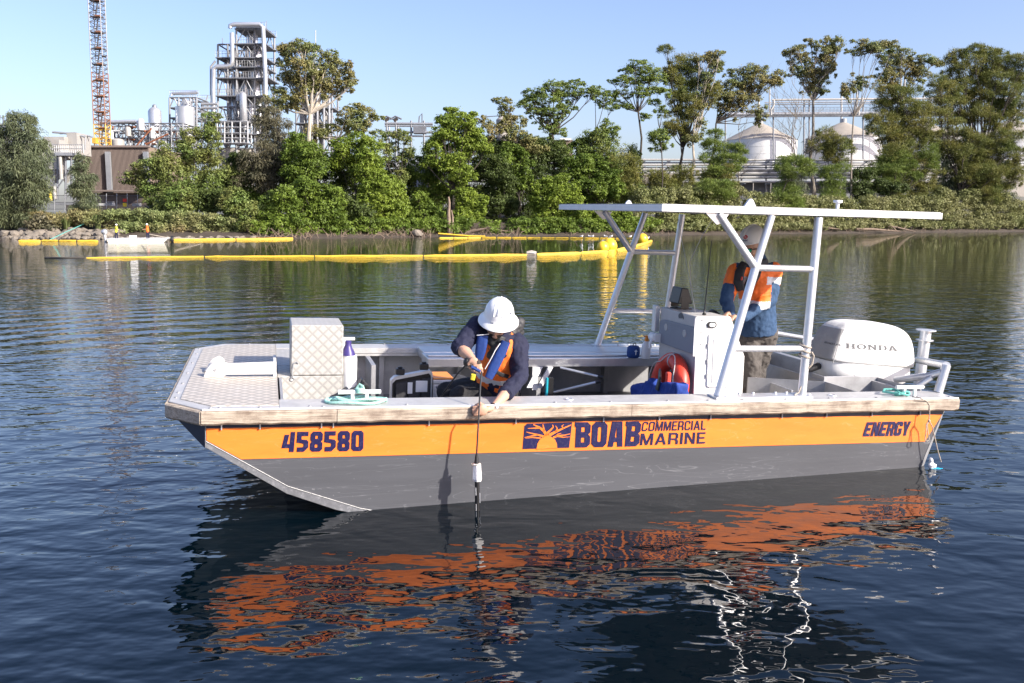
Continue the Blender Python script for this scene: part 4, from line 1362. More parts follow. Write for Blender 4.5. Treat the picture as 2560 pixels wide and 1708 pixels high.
# jug behind the locker
jg = onboat('drink_bottle', 'tall white bottle with dark purple shoulder standing behind the tread-plate locker', 'bottle')
p = bt('c1', 1808, 1000, v=1.32)
a = MB(); a.lathe([(0.055, -0.24), (0.062, -0.23), (0.064, 0.10), (0.060, 0.135)], 20, (p.x, 1.32, p.z + 0.15)); a.build('bottle_body', 'white_plastic', jg, smooth=True)
a = MB(); a.lathe([(0.060, 0.135), (0.052, 0.165), (0.034, 0.195), (0.026, 0.22), (0.026, 0.25), (0.018, 0.255)], 18, (p.x - 0.012, 1.32, p.z + 0.15)); a.build('cap', 'purple_cap', jg, smooth=True)

# instrument case, open
pc = onboat('instrument_case', 'open hard case with black pocketed lid standing in the cockpit', 'case')
VC = 0.95
cq = [bt('c2', *q, v=VC) for q in ((60, 1075), (440, 1075), (420, 830), (70, 890))]
zb_ = cq[0].z - 0.06
lm = MB()
uL, uR, zT0, zT1 = cq[0].x, cq[1].x, cq[3].z, cq[2].z
zl = lambda x: zT0 + (zT1 - zT0) * (x - uL) / (uR - uL)
out = [(uL, zb_), (uR, zb_), (uR, zl(uR) - 0.02), (uR - 0.02, zl(uR)), (uL + 0.03, zl(uL)), (uL, zl(uL) - 0.03)]
inn = [(x * 0.93 + 0.07 * (uL + uR) / 2, z - (0.025 if z > zb_ + 0.01 else -0.03)) for (x, z) in out]
nn_ = len(out)
vs = [(x, VC, z) for x, z in out] + [(x, VC, z) for x, z in inn] + [(x, VC + 0.07, z) for x, z in out] + [(x, VC + 0.05, z) for x, z in inn]
fs = []
for i in range(nn_):
    j = (i + 1) % nn_
    fs += [(i, j, nn_ + j, nn_ + i), (i, 2 * nn_ + i, 2 * nn_ + j, j), (nn_ + i, nn_ + j, 3 * nn_ + j, 3 * nn_ + i)]
fs.append(tuple(range(2 * nn_, 3 * nn_)))
lm.add(vs, fs); lm.build('lid_shell', 'alu_tube', pc)
lo2 = MB(); lo2.prism(inn, lambda x, z: (x, VC + 0.028, z), lambda x, z: (x, VC + 0.049, z)); lo2.build('lid_lining', 'black_plastic', pc)
wd = (uR - uL) * 0.28
mat('mesh_pocket', (0.035, 0.035, 0.038), 0.6, 0, 0.3, 40)
for i in range(3):
    x0 = uL + 0.04 + i * (wd + 0.012)
    a = MB(); a.prism([(x0, zb_ + 0.035), (x0 + wd, zb_ + 0.035), (x0 + wd, zl(x0 + wd) - 0.06), (x0, zl(x0) - 0.06)], lambda x, z: (x, VC + 0.010, z), lambda x, z: (x, VC + 0.027, z))
    po = a.build('lid_pocket', 'mesh_pocket', pc, bev=0.006)
a = MB()
for (x0, x1, y0, y1) in ((290, 400, 925, 1030), (215, 262, 940, 1045)):
    A_, B_ = bt('c2', x0, y1, v=VC + 0.008), bt('c2', x1, y0, v=VC + 0.008)
    a = MB(); a.box((A_.x, VC + 0.004, A_.z), (B_.x, VC + 0.0095, B_.z)); a.build('paper_bag', 'white_plastic', pc, bev=0.002)
for x in (150, 370):
    q = bt('c2', x, 850 if x < 200 else 805, v=VC)
    a = MB(); a.box((q.x - 0.035, VC - 0.01, q.z - 0.02), (q.x + 0.035, VC + 0.05, q.z + 0.03)); a.box((q.x - 0.02, VC + 0.0, q.z + 0.0305), (q.x + 0.02, VC + 0.03, q.z + 0.045)); a.build('case_latch', 'black_plastic', pc, bev=0.006)
a = MB(); a.box((uL, VC - 0.42, -0.5), (uR, VC - 0.002, zb_ - 0.002)); a.build('case_base', 'black_plastic', pc, bev=0.012)
ck = onboat('cool_box', 'small white cool box with orange lid seam beside the open case', 'cool box')
A_, B_ = bt('c2', 440, 1070, v=1.05), bt('c2', 640, 915, v=1.05)
a = MB(); a.box((A_.x, 1.05, -0.5), (B_.x, 1.36, B_.z - 0.035)); a.build('box_body', 'white_plastic', ck, bev=0.02, seg=2)
a = MB(); a.box((A_.x - 0.006, 1.044, B_.z - 0.034), (B_.x + 0.006, 1.366, B_.z)); a.build('box_lid', 'white_plastic', ck, bev=0.012, seg=2)
a = MB(); a.box((A_.x - 0.004, 1.046, B_.z + 0.0005), (B_.x + 0.004, 1.364, B_.z + 0.012)); a.build('lid_seam', 'orange_cap', ck, bev=0.004)
a = MB(); a.tube([(A_.x + 0.03, 1.03, B_.z - 0.05), (A_.x + 0.05, 1.015, B_.z - 0.09), (A_.x + 0.14, 1.015, B_.z - 0.09), (A_.x + 0.16, 1.03, B_.z - 0.05)], 0.008, 6); a.build('handle', 'hatch_grey', ck, smooth=True)
# soft grey bag behind
bg_ = onboat('tool_bag', 'dark soft tool bag with red edging lying under the far bench', 'bag')
a = MB(); p = bt('c2', 620, 900, v=1.75)
a.ball((p.x, 1.75, p.z - 0.03), (0.20, 0.13, 0.06), 14, 8); a.ball((p.x - 0.1, 1.8, p.z - 0.03), (0.12, 0.12, 0.07), 12, 8); a.box((p.x - 0.22, 1.64, -0.5), (p.x + 0.2, 1.86, p.z - 0.03))
me = blobmesh(a, 0.015, 5); crumple(me, 0.012, 10); link('bag_body', me, 'mesh_pocket', bg_)
a = MB(); a.tube([(p.x - 0.20, 1.63, p.z - 0.045), (p.x, 1.612, p.z - 0.03), (p.x + 0.19, 1.63, p.z - 0.045)], 0.008, 6); a.build('edging', 'ring_red', bg_)
# black clamp bracket by the near gunwale
bk = onboat('battery_clamp', 'black moulded plastic bracket with handle beside the coiled rope', 'bracket')
ps = [bt('c1', *q, v=0.40) for q in ((1620, 1095), (1700, 1050), (1790, 985), (1830, 1040), (1890, 965), (1925, 900), (1985, 960), (1990, 1030), (1850, 1095))]
a = MB(); a.prism([(q.x, q.z) for q in ps], lambda x, z: (x, 0.36, z), lambda x, z: (x, 0.46, z)); a.build('bracket_body', 'black_plastic', bk, bev=0.008)
q0, q1 = bt('c1', 1640, 1080, v=0.35), bt('c1', 1960, 960, v=0.35)
a = MB(); a.tube([q0, q0.lerp(q1, 0.5) + Vector((0, -0.01, 0.0)), q1], 0.014, 8); a.box((ps[0].x, 0.37, -0.5), (ps[0].x + 0.06, 0.45, -0.03)); a.build('handle', 'rubber', bk, smooth=True)
# black board with teal edge and two rods under the bench
bd = onboat('dive_slate', 'black flat board with a teal edge standing in the cockpit', 'board')
A_, B_ = bt('c2', 1505, 1050, v=1.80), bt('c2', 1560, 900, v=1.80)
a = MB(); a.box((A_.x, 1.80, -0.5), (B_.x, 1.84, B_.z)); a.build('board', 'black_plastic', bd, bev=0.004)
a = MB(); a.box((A_.x - 0.02, 1.798, -0.5), (A_.x - 0.0005, 1.835, B_.z)); a.build('teal_edge', 'teal_strip', bd, bev=0.003)
for (q, r_, s_) in (((1620, 805), (1965, 885), 'aluminium boat hook sloping down from the far bench'), ((1560, 1030), (1945, 940), 'aluminium pole lying low across the cockpit floor')):
    ro = onboat('pole', s_, 'pole')
    P0, P1 = bt('c2', *q, v=1.92), bt('c2', *r_, v=1.70)
    MB().tube([P0, P1], 0.012, 8).build('shaft', 'alu_tube', ro, smooth=True)
    MB().tube([P1, P1 + (P1 - P0).normalized() * 0.05], 0.016, 8).build('grip', 'black_plastic', ro, smooth=True)

# ropes
def coil(name, c, r0, turns, m, label, sq=0.5, seed=1, rr=0.0095, dz=0.006):
    rng = random.Random(seed)
    o = onboat(name, label, 'rope')
    pts = []
    N = int(turns * 26)
    for i in range(N):
        t = 2 * math.pi * i / 26
        lap = i / 26
        r = r0 * (0.80 + 0.20 * math.sin(lap * 2.1 + 0.6) + 0.05 * math.sin(t * 2 + lap))
        z = 0.011 + (lap % 3.0) * dz * 1.4 + 0.006 * math.sin(t * 3 + lap * 2)
        pts.append((c[0] + r * math.cos(t) + 0.012 * math.sin(lap * 3), c[1] + r * sq * math.sin(t) + 0.008 * math.cos(lap * 4), z))
    MB().tube(pts, rr, 7).build('coil', m, o, smooth=True)
    return o, pts


co, pts = coil('rope_coil', (1.285, 0.165), 0.215, 5.0, 'rope_green', 'pale green rope coiled round the cleat by the locker', 0.48)
a = MB(); a.tube([(1.30 + 0.026 * math.cos(t), 0.17 + 0.028 * math.sin(t), 0.07 + 0.0016 * t) for t in np.linspace(0, 20, 60)], 0.009, 6)
a.tube([(1.33, 0.16, 0.09), (1.32, 0.15, 0.12), (1.30, 0.17, 0.13), (1.28, 0.18, 0.10)], 0.009, 6)
tag(a.build('hitch', 'rope_green', co, smooth=True), kind='stuff')
co, pts = coil('rope_coil', (5.74, 0.12), 0.07, 3, 'rope_teal', 'teal rope bunched round the stern cleat', 0.5, 2, 0.009)
a = MB(); a.tube([bt('c5', *q, w=0.03) for q in ((1330, 745), (1240, 722), (1160, 722), (1150, 745), (1210, 752), (1300, 765))], 0.010, 6); a.build('tail', 'rope_teal', co, smooth=True)
hl_ = onboat('hanging_line', 'thin tan line hanging from the stern cleat over the orange side', 'rope')
pp = [bt('c5', 1420, 790, w=0.012), bt('c5', 1500, 805, w=0.012)] + [bt('c5', *q, v=-0.012) for q in ((1560, 835), (1580, 870))] + [bt('c5', *q, v=-0.016) for q in ((1582, 940), (1578, 1015))]
a = MB(); a.tube(pp + [bt('c5', *q, v=-0.01) for q in ((1608, 1070), (1630, 1170), (1655, 1280), (1690, 1400))], 0.0045, 6); a.build('line', 'rope_tan', hl_, smooth=True)
a = MB(); a.tube([bt('c5', *q, v=-0.02) for q in ((1578, 1015), (1552, 1050), (1550, 1120), (1540, 1195), (1560, 1208), (1580, 1190), (1565, 1110), (1560, 1050), (1580, 1018))], 0.0045, 6); a.build('loop', 'rope_tan', hl_, smooth=True)
a = MB(); a.ball(bt('c5', 1578, 1018, v=-0.02), 0.012, 8, 6); a.build('knot', 'rope_tan', hl_, smooth=True)
lsh = onboat('lashing', 'grey lashing knotted round the canopy post at the rail', 'rope')
P0 = Vector((4.845, 0.18, 0.385))
a = MB(); a.tube([P0 + Vector((0.042 * math.cos(t), 0.042 * math.sin(t), 0.05 - 0.012 * t * 0.55)) for t in np.linspace(0, 18, 60)], 0.009, 6)
a.tube([P0 + Vector((0.03, -0.045, -0.02)), P0 + Vector((0.05, -0.05, -0.05)), P0 + Vector((0.045, -0.045, -0.12)), P0 + Vector((0.02, -0.04, -0.15))], 0.008, 6)
a.tube([P0 + Vector((-0.03, -0.04, -0.29)), P0 + Vector((-0.06, -0.05, -0.35)), P0 + Vector((-0.10, -0.06, -0.365))], 0.006, 6)
a.build('cord', 'rope_tan', lsh, smooth=True)

# ------------------------------------------------------------------ PEOPLE
mat('skin', (0.50, 0.29, 0.20), 0.5, 0, 0.10, 30, 0.001, 120)
mat('beard', (0.035, 0.025, 0.02), 0.8, 0, 0.3, 80, 0.002, 200)
mat('navy_cloth', (0.008, 0.010, 0.034), 0.85, 0, 0.15, 10, 0.006, 26)
mat('denim_navy', (0.025, 0.062, 0.135), 0.85, 0, 0.18, 10, 0.006, 26)
mat('trouser_black', (0.014, 0.014, 0.016), 0.85, 0, 0.2, 10, 0.008, 22)
mat('trouser_brown', (0.085, 0.075, 0.068), 0.85, 0, 0.2, 12, 0.010, 20)
mat('hivis_orange', (0.88, 0.17, 0.02), 0.7, 0, 0.08, 14, 0.004, 30)
mat('hivis_yellow', (0.75, 0.62, 0.05), 0.7)
mat('vest_blue', (0.006, 0.036, 0.185), 0.7, 0, 0.15, 16, 0.004, 36)
mat('pfd_black', (0.012, 0.012, 0.014), 0.65, 0, 0.2, 16, 0.004, 36)
mat('hood_black', (0.03, 0.03, 0.033), 0.6, 0, 0.25, 12, 0.012, 16)
mat('helmet_white', (0.84, 0.84, 0.84), 0.28, 0, 0.02, 10)
mat('helmet_grey', (0.78, 0.78, 0.78), 0.35, 0, 0.04, 10)
mat('logo_red', (0.55, 0.03, 0.03), 0.5)
mat('mirror_green', (0.03, 0.42, 0.22), 0.08, 0.8)
mat('boot', (0.06, 0.045, 0.03), 0.8, 0, 0.2, 20)
mat('probe_white', (0.80, 0.80, 0.80), 0.5, 0, 0.04, 40, 0.003, 90)
CAMB = BMI @ (Vector((0, 0, CAM_H)) - BPOS)        # the camera's place in boat coordinates


def K(x, y, v): return bt('k4', x, y, v=v)


def limb(mb, pts, rs, n=12):
    mb.tube(pts, rs, n)
    for p, r in zip(pts, rs): mb.ball(p, r * 0.985, n, 8)


def finger(mb, pts, r):
    mb.tube(pts, [r, r * 0.95, r * 0.9, r * 0.72][:len(pts)], 8)
    for p in pts: mb.ball(p, r * 0.93, 8, 6)
    mb.ball(pts[-1], r * 0.8, 8, 6)


def fist(mb, wrist, palm, fdir, curl, n_out, size=1.0):
    """hand closed round a line: knuckles in a row along fdir, fingers folding along curl, back of hand facing n_out"""
    fdir, curl, n_out = Vector(fdir).normalized(), Vector(curl).normalized(), Vector(n_out).normalized()
    s = size
    limb(mb, [wrist, wrist.lerp(palm, 0.5)], [0.027 * s, 0.026 * s])
    Mm = Matrix((curl, fdir, n_out)).transposed()
    mb.ball(palm, (0.044 * s, 0.042 * s, 0.018 * s), 14, 10, Mm)
    for i, (l, o) in enumerate(((0.92, -1.5), (1.0, -0.5), (0.95, 0.5), (0.78, 1.5))):
        kn = palm + fdir * (o * 0.0205 * s) + curl * (0.036 * s) + n_out * (0.006 * s)
        p1 = kn + curl * (0.032 * s * l) - n_out * (0.016 * s)
        p2 = p1 - n_out * (0.026 * s * l) - curl * (0.008 * s)
        p3 = p2 - curl * (0.024 * s * l) + n_out * (0.002 * s)
        finger(mb, [kn, p1, p2, p3], 0.0092 * s * (0.9 if i == 3 else 1))
    tb = palm - fdir * (0.034 * s) - curl * (0.012 * s)
    finger(mb, [tb, tb - fdir * (0.020 * s) + curl * (0.024 * s) - n_out * (0.012 * s), tb - fdir * (0.008 * s) + curl * (0.052 * s) - n_out * (0.026 * s)], 0.0115 * s)


# --- the man holding the probe over the side
m1 = onboat('person', 'person in white full-brim hard hat, navy shirt and orange vest leaning over the gunwale', 'person')
sit = [K(620, 1150, 0.66), K(650, 900, 0.58), K(660, 700, 0.52), K(655, 600, 0.49)]
shR, shL = K(845, 705, 0.46), K(420, 500, 0.52)        # viewer's right and left shoulder
elR, elL = K(868, 1065, 0.33), K(215, 735, 0.36)
wrR, wrL = K(575, 1395, 0.02), K(350, 862, 0.20)
plR, plL = K(462, 1420, -0.045), K(392, 905, 0.155)
hc = K(620, 478, 0.40)
tocam = Vector((CAMB.x - hc.x, CAMB.y - hc.y, 0)).normalized()
up = Vector((0, 0, 1)); lat = up.cross(tocam).normalized()      # lat points to viewer's right? checked below
if (K(700, 478, 0.4) - hc).dot(lat) < 0: lat = -lat
ax = (up * math.cos(R(24)) + tocam * math.sin(R(24)) + lat * 0.06).normalized()
fw_ = (tocam * math.cos(R(34)) - up * math.sin(R(34)) - lat * 0.12).normalized()
fw_ = (fw_ - ax * fw_.dot(ax)).normalized()
sidev = ax.cross(fw_)
HM = Matrix((sidev, fw_, ax)).transposed()
def head(mb, c, M_, ears=True):
    H = lambda x, y, z: c + M_ @ Vector((x, y, z))
    mb.ball(H(0, -0.012, 0.03), (0.076, 0.096, 0.092), 18, 14, M_)
    mb.ball(H(0, 0.022, -0.035), (0.061, 0.070, 0.075), 16, 12, M_)
    mb.ball(H(0, 0.050, -0.085), (0.036, 0.034, 0.026), 14, 10, M_)
    mb.ball(H(0, 0.082, 0.012), (0.052, 0.016, 0.014), 12, 8, M_)       # brow
    mb.tube([H(0, 0.084, 0.006), H(0, 0.107, -0.028), H(0, 0.092, -0.036)], [0.009, 0.0135, 0.012], 8)
    mb.ball(H(0, 0.086, -0.060), (0.024, 0.012, 0.008), 10, 8, M_); mb.ball(H(0, 0.083, -0.071), (0.020, 0.012, 0.007), 10, 8, M_)
    for s in (-1, 1):
        mb.ball(H(s * 0.040, 0.066, -0.030), (0.024, 0.020, 0.022), 10, 8, M_)
        if ears: mb.ball(H(s * 0.077, -0.006, -0.010), (0.010, 0.020, 0.030), 10, 8, M_)
body = MB()
head(body, hc, HM)
limb(body, [hc + HM @ Vector((0, -0.03, -0.06)), sit[3], sit[2]], [0.056, 0.062, 0.07])
body.tube(sit[:3], [0.13, 0.125, 0.12], 16); 
for p, r in zip(sit[:3], (0.13, 0.125, 0.12)): body.ball(p, r * 0.98, 14, 10)
limb(body, [shR, elR, wrR.lerp(elR, 0.45), wrR], [0.048, 0.042, 0.043, 0.027])
limb(body, [shL, elL, elL.lerp(wrL, 0.45), wrL], [0.050, 0.046, 0.048, 0.030])
limb(body, [sit[2], shR], [0.07, 0.05]); limb(body, [sit[2], shL], [0.07, 0.05])
fist(body, wrR, plR, (0.05, 0.0, -1.0), (-1.0, -0.05, -0.08), (0.12, -1.0, 0.22))
fist(body, wrL, plL, (0.95, -0.10, -0.15), (0.32, -0.18, -1.0), (0.25, -1.0, 0.30), 1.05)
kn1, kn2 = K(75, 1215, 0.78), K(215, 1262, 0.60)
ft1, ft2 = Vector((kn1.x - 0.05, 0.85, -0.46)), Vector((kn2.x + 0.12, 0.66, -0.46))
limb(body, [sit[0], kn1, ft1], [0.08, 0.055, 0.04]); limb(body, [sit[0] + Vector((0.05, 0, -0.03)), kn2, ft2], [0.08, 0.055, 0.04])
me = blobmesh(body, 0.0062, 3, 'body')
bo = link('body', me, 'skin', m1)
bo.data.materials.append(MATS['beard'])
HMI = HM.transposed()
for f in me.polygons:
    q = HMI @ (f.center - hc)
    if (-0.125 < q.z < -0.045 and q.y > -0.01 and abs(q.x) < 0.085) and not (abs(q.x) < 0.020 and -0.079 < q.z < -0.056 and q.y > 0.07) and not (abs(q.x) < 0.016 and q.y > 0.09):
        f.material_index = 1
# shirt
sh = MB()
sh.tube([sit[0], sit[1], sit[2]], [0.155, 0.165, 0.155], 18)
for p, r in zip(sit[:3], (0.155, 0.165, 0.150)): sh.ball(p, r * 0.98, 16, 12)
limb(sh, [sit[2], shR.lerp(sit[2], 0.15), shR], [0.12, 0.10, 0.083], 14); limb(sh, [sit[2], shL], [0.12, 0.085], 14)
cuff = wrR.lerp(elR, 0.47)
limb(sh, [shR, shR.lerp(elR, 0.5), elR, elR.lerp(cuff, 0.6), cuff], [0.083, 0.076, 0.067, 0.060, 0.054], 14)
sh.tube([cuff + (cuff - elR).normalized() * -0.035, cuff + (cuff - elR).normalized() * 0.012], [0.060, 0.062], 14)
eL2 = shL.lerp(elL, 1.0)
limb(sh, [shL, shL.lerp(elL, 0.5), eL2], [0.085, 0.079, 0.066], 14)
d_ = (wrL - elL).normalized()
sh.tube([elL - d_ * 0.02, elL + d_ * 0.045], [0.060, 0.062], 14)
me = blobmesh(sh, 0.009, 4, 'shirt'); crumple(me, 0.010, 15, 3); crumple(me, 0.004, 38, 5)
link('shirt', me, 'navy_cloth', m1)
# vest: shell over chest
ve = MB()
ve.tube([sit[0] + Vector((0, 0, 0.045)), sit[1], sit[2].lerp(sit[1], 0.1)], [0.172, 0.178, 0.165], 20)
for p, r in zip((sit[0] + Vector((0, 0, 0.045)), sit[1], sit[2].lerp(sit[1], 0.1)), (0.165, 0.176, 0.163)): ve.ball(p, r * 0.98, 16, 12)
limb(ve, [sit[2], shR.lerp(sit[2], 0.42)], [0.13, 0.105], 14); limb(ve, [sit[2], shL.lerp(sit[2], 0.45)], [0.13, 0.10], 14)
me = blobmesh(ve, 0.009, 4, 'vest'); crumple(me, 0.006, 14, 9)
vo = link('hivis_vest', me, 'hivis_orange', m1)
vo.data.materials.append(MATS['reflective'])
tz = (sit[2] - sit[0]).normalized()
for f in me.polygons:
    h = (f.center - sit[0]).dot(tz)
    if 0.10 < h < 0.15: f.material_index = 1
    if (f.center - shR).length < 0.155 and (f.center - sit[1]).length > 0.17 and f.center.x > (shR.x - 0.04): f.material_index = 1
# inflatable yoke: two blue lobes and black straps
def lobe(pts, w, th):
    vs, fs = [], []
    mb = MB()
    n = 14
    P = [Vector(p) for p in pts]
    for i, p in enumerate(P):
        t = (P[min(i + 1, len(P) - 1)] - P[max(i - 1, 0)]).normalized()
        x = t.cross(tocam).normalized(); y = x.cross(t)
        ww = w[i]
        for k in range(n):
            a = 2 * math.pi * k / n
            cx, sy = math.cos(a), math.sin(a)
            vs.append(p + x * math.copysign(abs(cx) ** .6, cx) * ww + y * math.copysign(abs(sy) ** .6, sy) * th)
    for i in range(len(P) - 1):
        for k in range(n):
            fs.append((i * n + k, i * n + (k + 1) % n, (i + 1) * n + (k + 1) % n, (i + 1) * n + k))
    fs.append(tuple(range(n))[::-1]); fs.append(tuple(range((len(P) - 1) * n, len(P) * n)))
    return mb.add(vs, fs)
lj = empty('life_jacket'); lj.parent = m1
V1, V2 = 0.345, 0.335
lobe([K(468, 600, V1), K(455, 690, V1), K(440, 780, V1 + 0.01), K(425, 860, V1 + 0.02)], [0.040, 0.042, 0.040, 0.030], 0.026).build('chest_lobe', 'vest_blue', lj, bev=0.0, smooth=True)
lobe([K(718, 672, V2), K(680, 760, V2), K(630, 860, V2), K(580, 960, V2), K(530, 1070, V2)], [0.034, 0.038, 0.040, 0.039, 0.030], 0.026).build('chest_lobe', 'vest_blue', lj, smooth=True)
tb2 = MB(); tb2.tube([K(655, 690, V2 - 0.02), K(600, 770, V2 - 0.03), K(560, 850, V2 - 0.035), K(490, 970, V2 - 0.035)], 0.004, 5); tb2.build('piping', 'reflective', lj)
tb2 = MB(); tb2.tube([K(402, 604, V1 - 0.02), K(470, 598, V1 - 0.032), K(534, 590, V1 - 0.02)], 0.0035, 5); tb2.build('piping', 'reflective', lj)
lobe([K(590, 990, 0.385), K(665, 1030, 0.385), K(745, 1055, 0.40)], [0.016, 0.016, 0.016], 0.006).build('waist_strap', 'pfd_black', lj)
lobe([K(365, 1030, 0.40), K(355, 1085, 0.41)], [0.018, 0.018], 0.012).build('buckle_tab', 'hivis_yellow', lj)
# dark panel of the undershirt between the lobes, and the hood bunched at the neck
hd = MB()
for (x, y, v, r) in ((770, 590, 0.50, 0.060), (820, 520, 0.55, 0.065), (860, 470, 0.58, 0.050), (730, 640, 0.44, 0.045), (850, 560, 0.56, 0.05), (660, 660, 0.40, 0.040), (560, 650, 0.42, 0.045), (500, 520, 0.56, 0.06), (600, 740, 0.43, 0.05), (560, 820, 0.43, 0.04), (790, 640, 0.47, 0.035)):
    hd.ball(K(x, y, v), r, 12, 9)
hd.tube([K(800, 560, 0.53), K(660, 670, 0.42), K(560, 660, 0.44)], [0.05, 0.04, 0.04], 10)
me = blobmesh(hd, 0.009, 5, 'hood'); crumple(me, 0.012, 22, 4)
link('hood', me, 'hood_black', m1)
# trousers
tr_ = MB()
limb(tr_, [sit[0], kn1, ft1], [0.12, 0.082, 0.06], 14); limb(tr_, [sit[0] + Vector((0.05, 0, -0.03)), kn2, ft2], [0.12, 0.085, 0.06], 14)
tr_.ball(sit[0] + Vector((0.03, 0.03, -0.07)), (0.16, 0.13, 0.11), 16, 12)
me = blobmesh(tr_, 0.010, 4, 'trousers'); crumple(me, 0.010, 14, 2)
link('trousers', me, 'trouser_black', m1)
for i, f_ in enumerate((ft1, ft2)):
    b_ = MB(); b_.ball(f_ + Vector((-0.05, 0, 0.0)), (0.13, 0.05, 0.045), 12, 8); b_.build('boot', 'boot', m1, smooth=True)
# upturned crate he sits on
cr_ = onboat('seat_crate', 'dark plastic crate the leaning person sits on', 'crate')
a = MB(); a.box((sit[0].x - 0.12, 0.55, -0.5), (sit[0].x + 0.2, 0.86, sit[0].z - 0.15)); a.build('crate_body', 'black_plastic', cr_, bev=0.01)
a = MB(); a.box((sit[0].x - 0.13, 0.54, sit[0].z - 0.149), (sit[0].x + 0.21, 0.87, sit[0].z - 0.125)); a.build('crate_rim', 'rubber', cr_, bev=0.006)
# hard hat
ht = MB()
hat_c = K(640, 415, 0.385)
hs = 1.0
prof = [(0.156, -0.030), (0.160, -0.026), (0.158, -0.018), (0.132, 0.004), (0.121, 0.016), (0.117, 0.045), (0.108, 0.085), (0.090, 0.122), (0.062, 0.148), (0.030, 0.160), (0.004, 0.163)]
inner = [(0.112, 0.0), (0.118, -0.004), (0.150, -0.034), (0.156, -0.030)]
ht.lathe(inner + prof[1:], 40, hat_c, HM, cap=False, sx=0.97, sy=1.05)
ho_ = ht.build('hard_hat', 'helmet_white', m1, smooth=True)
rg = MB()
for s in (-0.032, 0.0, 0.032):
    pts = []
    for t in np.linspace(-1.0, 1.0, 15):
        y = 0.112 * math.sin(t * 1.25)
        rr = math.hypot(s, y)
        z = np.interp(rr, [0.004, 0.03, 0.062, 0.09, 0.108, 0.117], [0.163, 0.160, 0.148, 0.122, 0.085, 0.045])
        pts.append(hat_c + HM @ Vector((s * 0.97, y * 1.05, z - 0.004)))
    rg.tube(pts, 0.009 if s == 0 else 0.006, 8)
rg.build('crown_ridge', 'helmet_white', ho_, smooth=True)
for i_, (x_, z_) in enumerate(((0.048, 0.020), (0.062, 0.020), (-0.030, 0.020), (-0.044, 0.020))):
    y_ = 1.05 * math.sqrt(0.1205 ** 2 - (x_ / 0.97) ** 2)
    q_ = MB(); c_ = hat_c + HM @ Vector((x_, y_, z_)); q_.ball(c_, (0.0035, 0.003, 0.011), 8, 6, HM); q_.build('hat_slot', 'hatch_grey', ho_, smooth=True)
stk = MB(); stk.ball(hat_c + HM @ Vector((0.082, 0.062, 0.088)), (0.013, 0.006, 0.007), 8, 6, HM); stk.build('hat_sticker', 'navy', ho_)
sg = MB()
for s in (-1, 1): sg.ball(hc + HM @ Vector((s * 0.033, 0.088, -0.006)), (0.030, 0.010, 0.018), 12, 8, HM)
sg.tube([hc + HM @ Vector((0.06, 0.075, 0.0)), hc + HM @ Vector((0.082, 0.0, 0.002))], 0.004, 6); sg.tube([hc + HM @ Vector((-0.06, 0.075, 0.0)), hc + HM @ Vector((-0.082, 0.0, 0.002))], 0.004, 6)
sg.build('sunglasses', 'black_plastic', m1, smooth=True)
wt = MB(); wd_ = (wrR - plR).normalized(); wc = wrR + wd_ * 0.012
wt.tube([wc - wd_ * 0.014, wc + wd_ * 0.014], [0.0345, 0.0345], 18, cap=False)
wo = wt.build('watch', 'rubber', m1, smooth=True)
wx = tocam * 0.9 + up * 0.35; wx = (wx - wd_ * wx.dot(wd_)).normalized(); wy = wd_.cross(wx)
fb_ = MB(); q = wc + wx * 0.034
fb_.add([q + wd_ * sx_ * 0.017 + wy * sy_ * 0.020 + wx * z_ for z_ in (-0.006, 0.006) for sx_, sy_ in ((-1, -1), (1, -1), (1, 1), (-1, 1))], [(0, 3, 2, 1), (4, 5, 6, 7), (0, 1, 5, 4), (1, 2, 6, 5), (2, 3, 7, 6), (3, 0, 4, 7)])
fb_.build('watch_face', 'lens', wo, bev=0.003)

# --- the probe on its cable
pb = onboat('water_probe', 'black and white water quality probe hanging on its cable beside the hull', 'probe')
VP = -0.105
def kp(x, y): return bt('k2', x, y, v=VP)
a = MB(); a.tube([K(455, 1000, 0.115), K(440, 1150, 0.05), K(430, 1330, -0.05), K(424, 1440, -0.085), kp(722, 170), kp(705, 480), kp(703, 560)], 0.0062, 7); a.build('cable', 'rubber', pb, smooth=True)
a = MB(); a.tube([kp(705, 500), kp(704, 580)], [0.010, 0.018], 10); a.build('strain_relief', 'rubber', pb, smooth=True)
a = MB()
top_, bot_ = kp(706, 585), kp(708, 745)
Hp = (top_ - bot_).length
vs, fs = [], []
for (t, r) in ((0, 0.030), (0.03, 0.034), (0.5, 0.038), (0.85, 0.041), (1.0, 0.034)):
    for i in range(6):
        an = math.pi / 3 * i + 0.3
        c_ = top_.lerp(bot_, t)
        vs.append(c_ + Vector((math.cos(an) * r * 0.93, math.sin(an) * r * 0.93, 0)))
for j in range(4):
    for i in range(6): fs.append((j * 6 + i, j * 6 + (i + 1) % 6, (j + 1) * 6 + (i + 1) % 6, (j + 1) * 6 + i))
fs.append((0, 1, 2, 3, 4, 5)); fs.append((24, 25, 26, 27, 28, 29)); a.add(vs, fs)
a.build('white_sleeve', 'probe_white', pb, bev=0.003)
a = MB(); a.tube([kp(708, 740), kp(710, 1065), kp(711, 1140)], 0.0172, 14); a.build('sensor_guard', 'black_plastic', pb, smooth=True)
a = MB(); a.tube([kp(690, 800) + Vector((0, -0.017, 0)), kp(692, 870) + Vector((0, -0.017, 0))], 0.0035, 5); a.tube([kp(728, 850) + Vector((0, -0.014, 0)), kp(729, 940) + Vector((0, -0.014, 0))], 0.003, 5); a.tube([kp(693, 950) + Vector((0, -0.017, 0)), kp(694, 1010) + Vector((0, -0.017, 0))], 0.003, 5); tag(a.build('guard_slots', 'alu_tube', pb), kind='stuff')
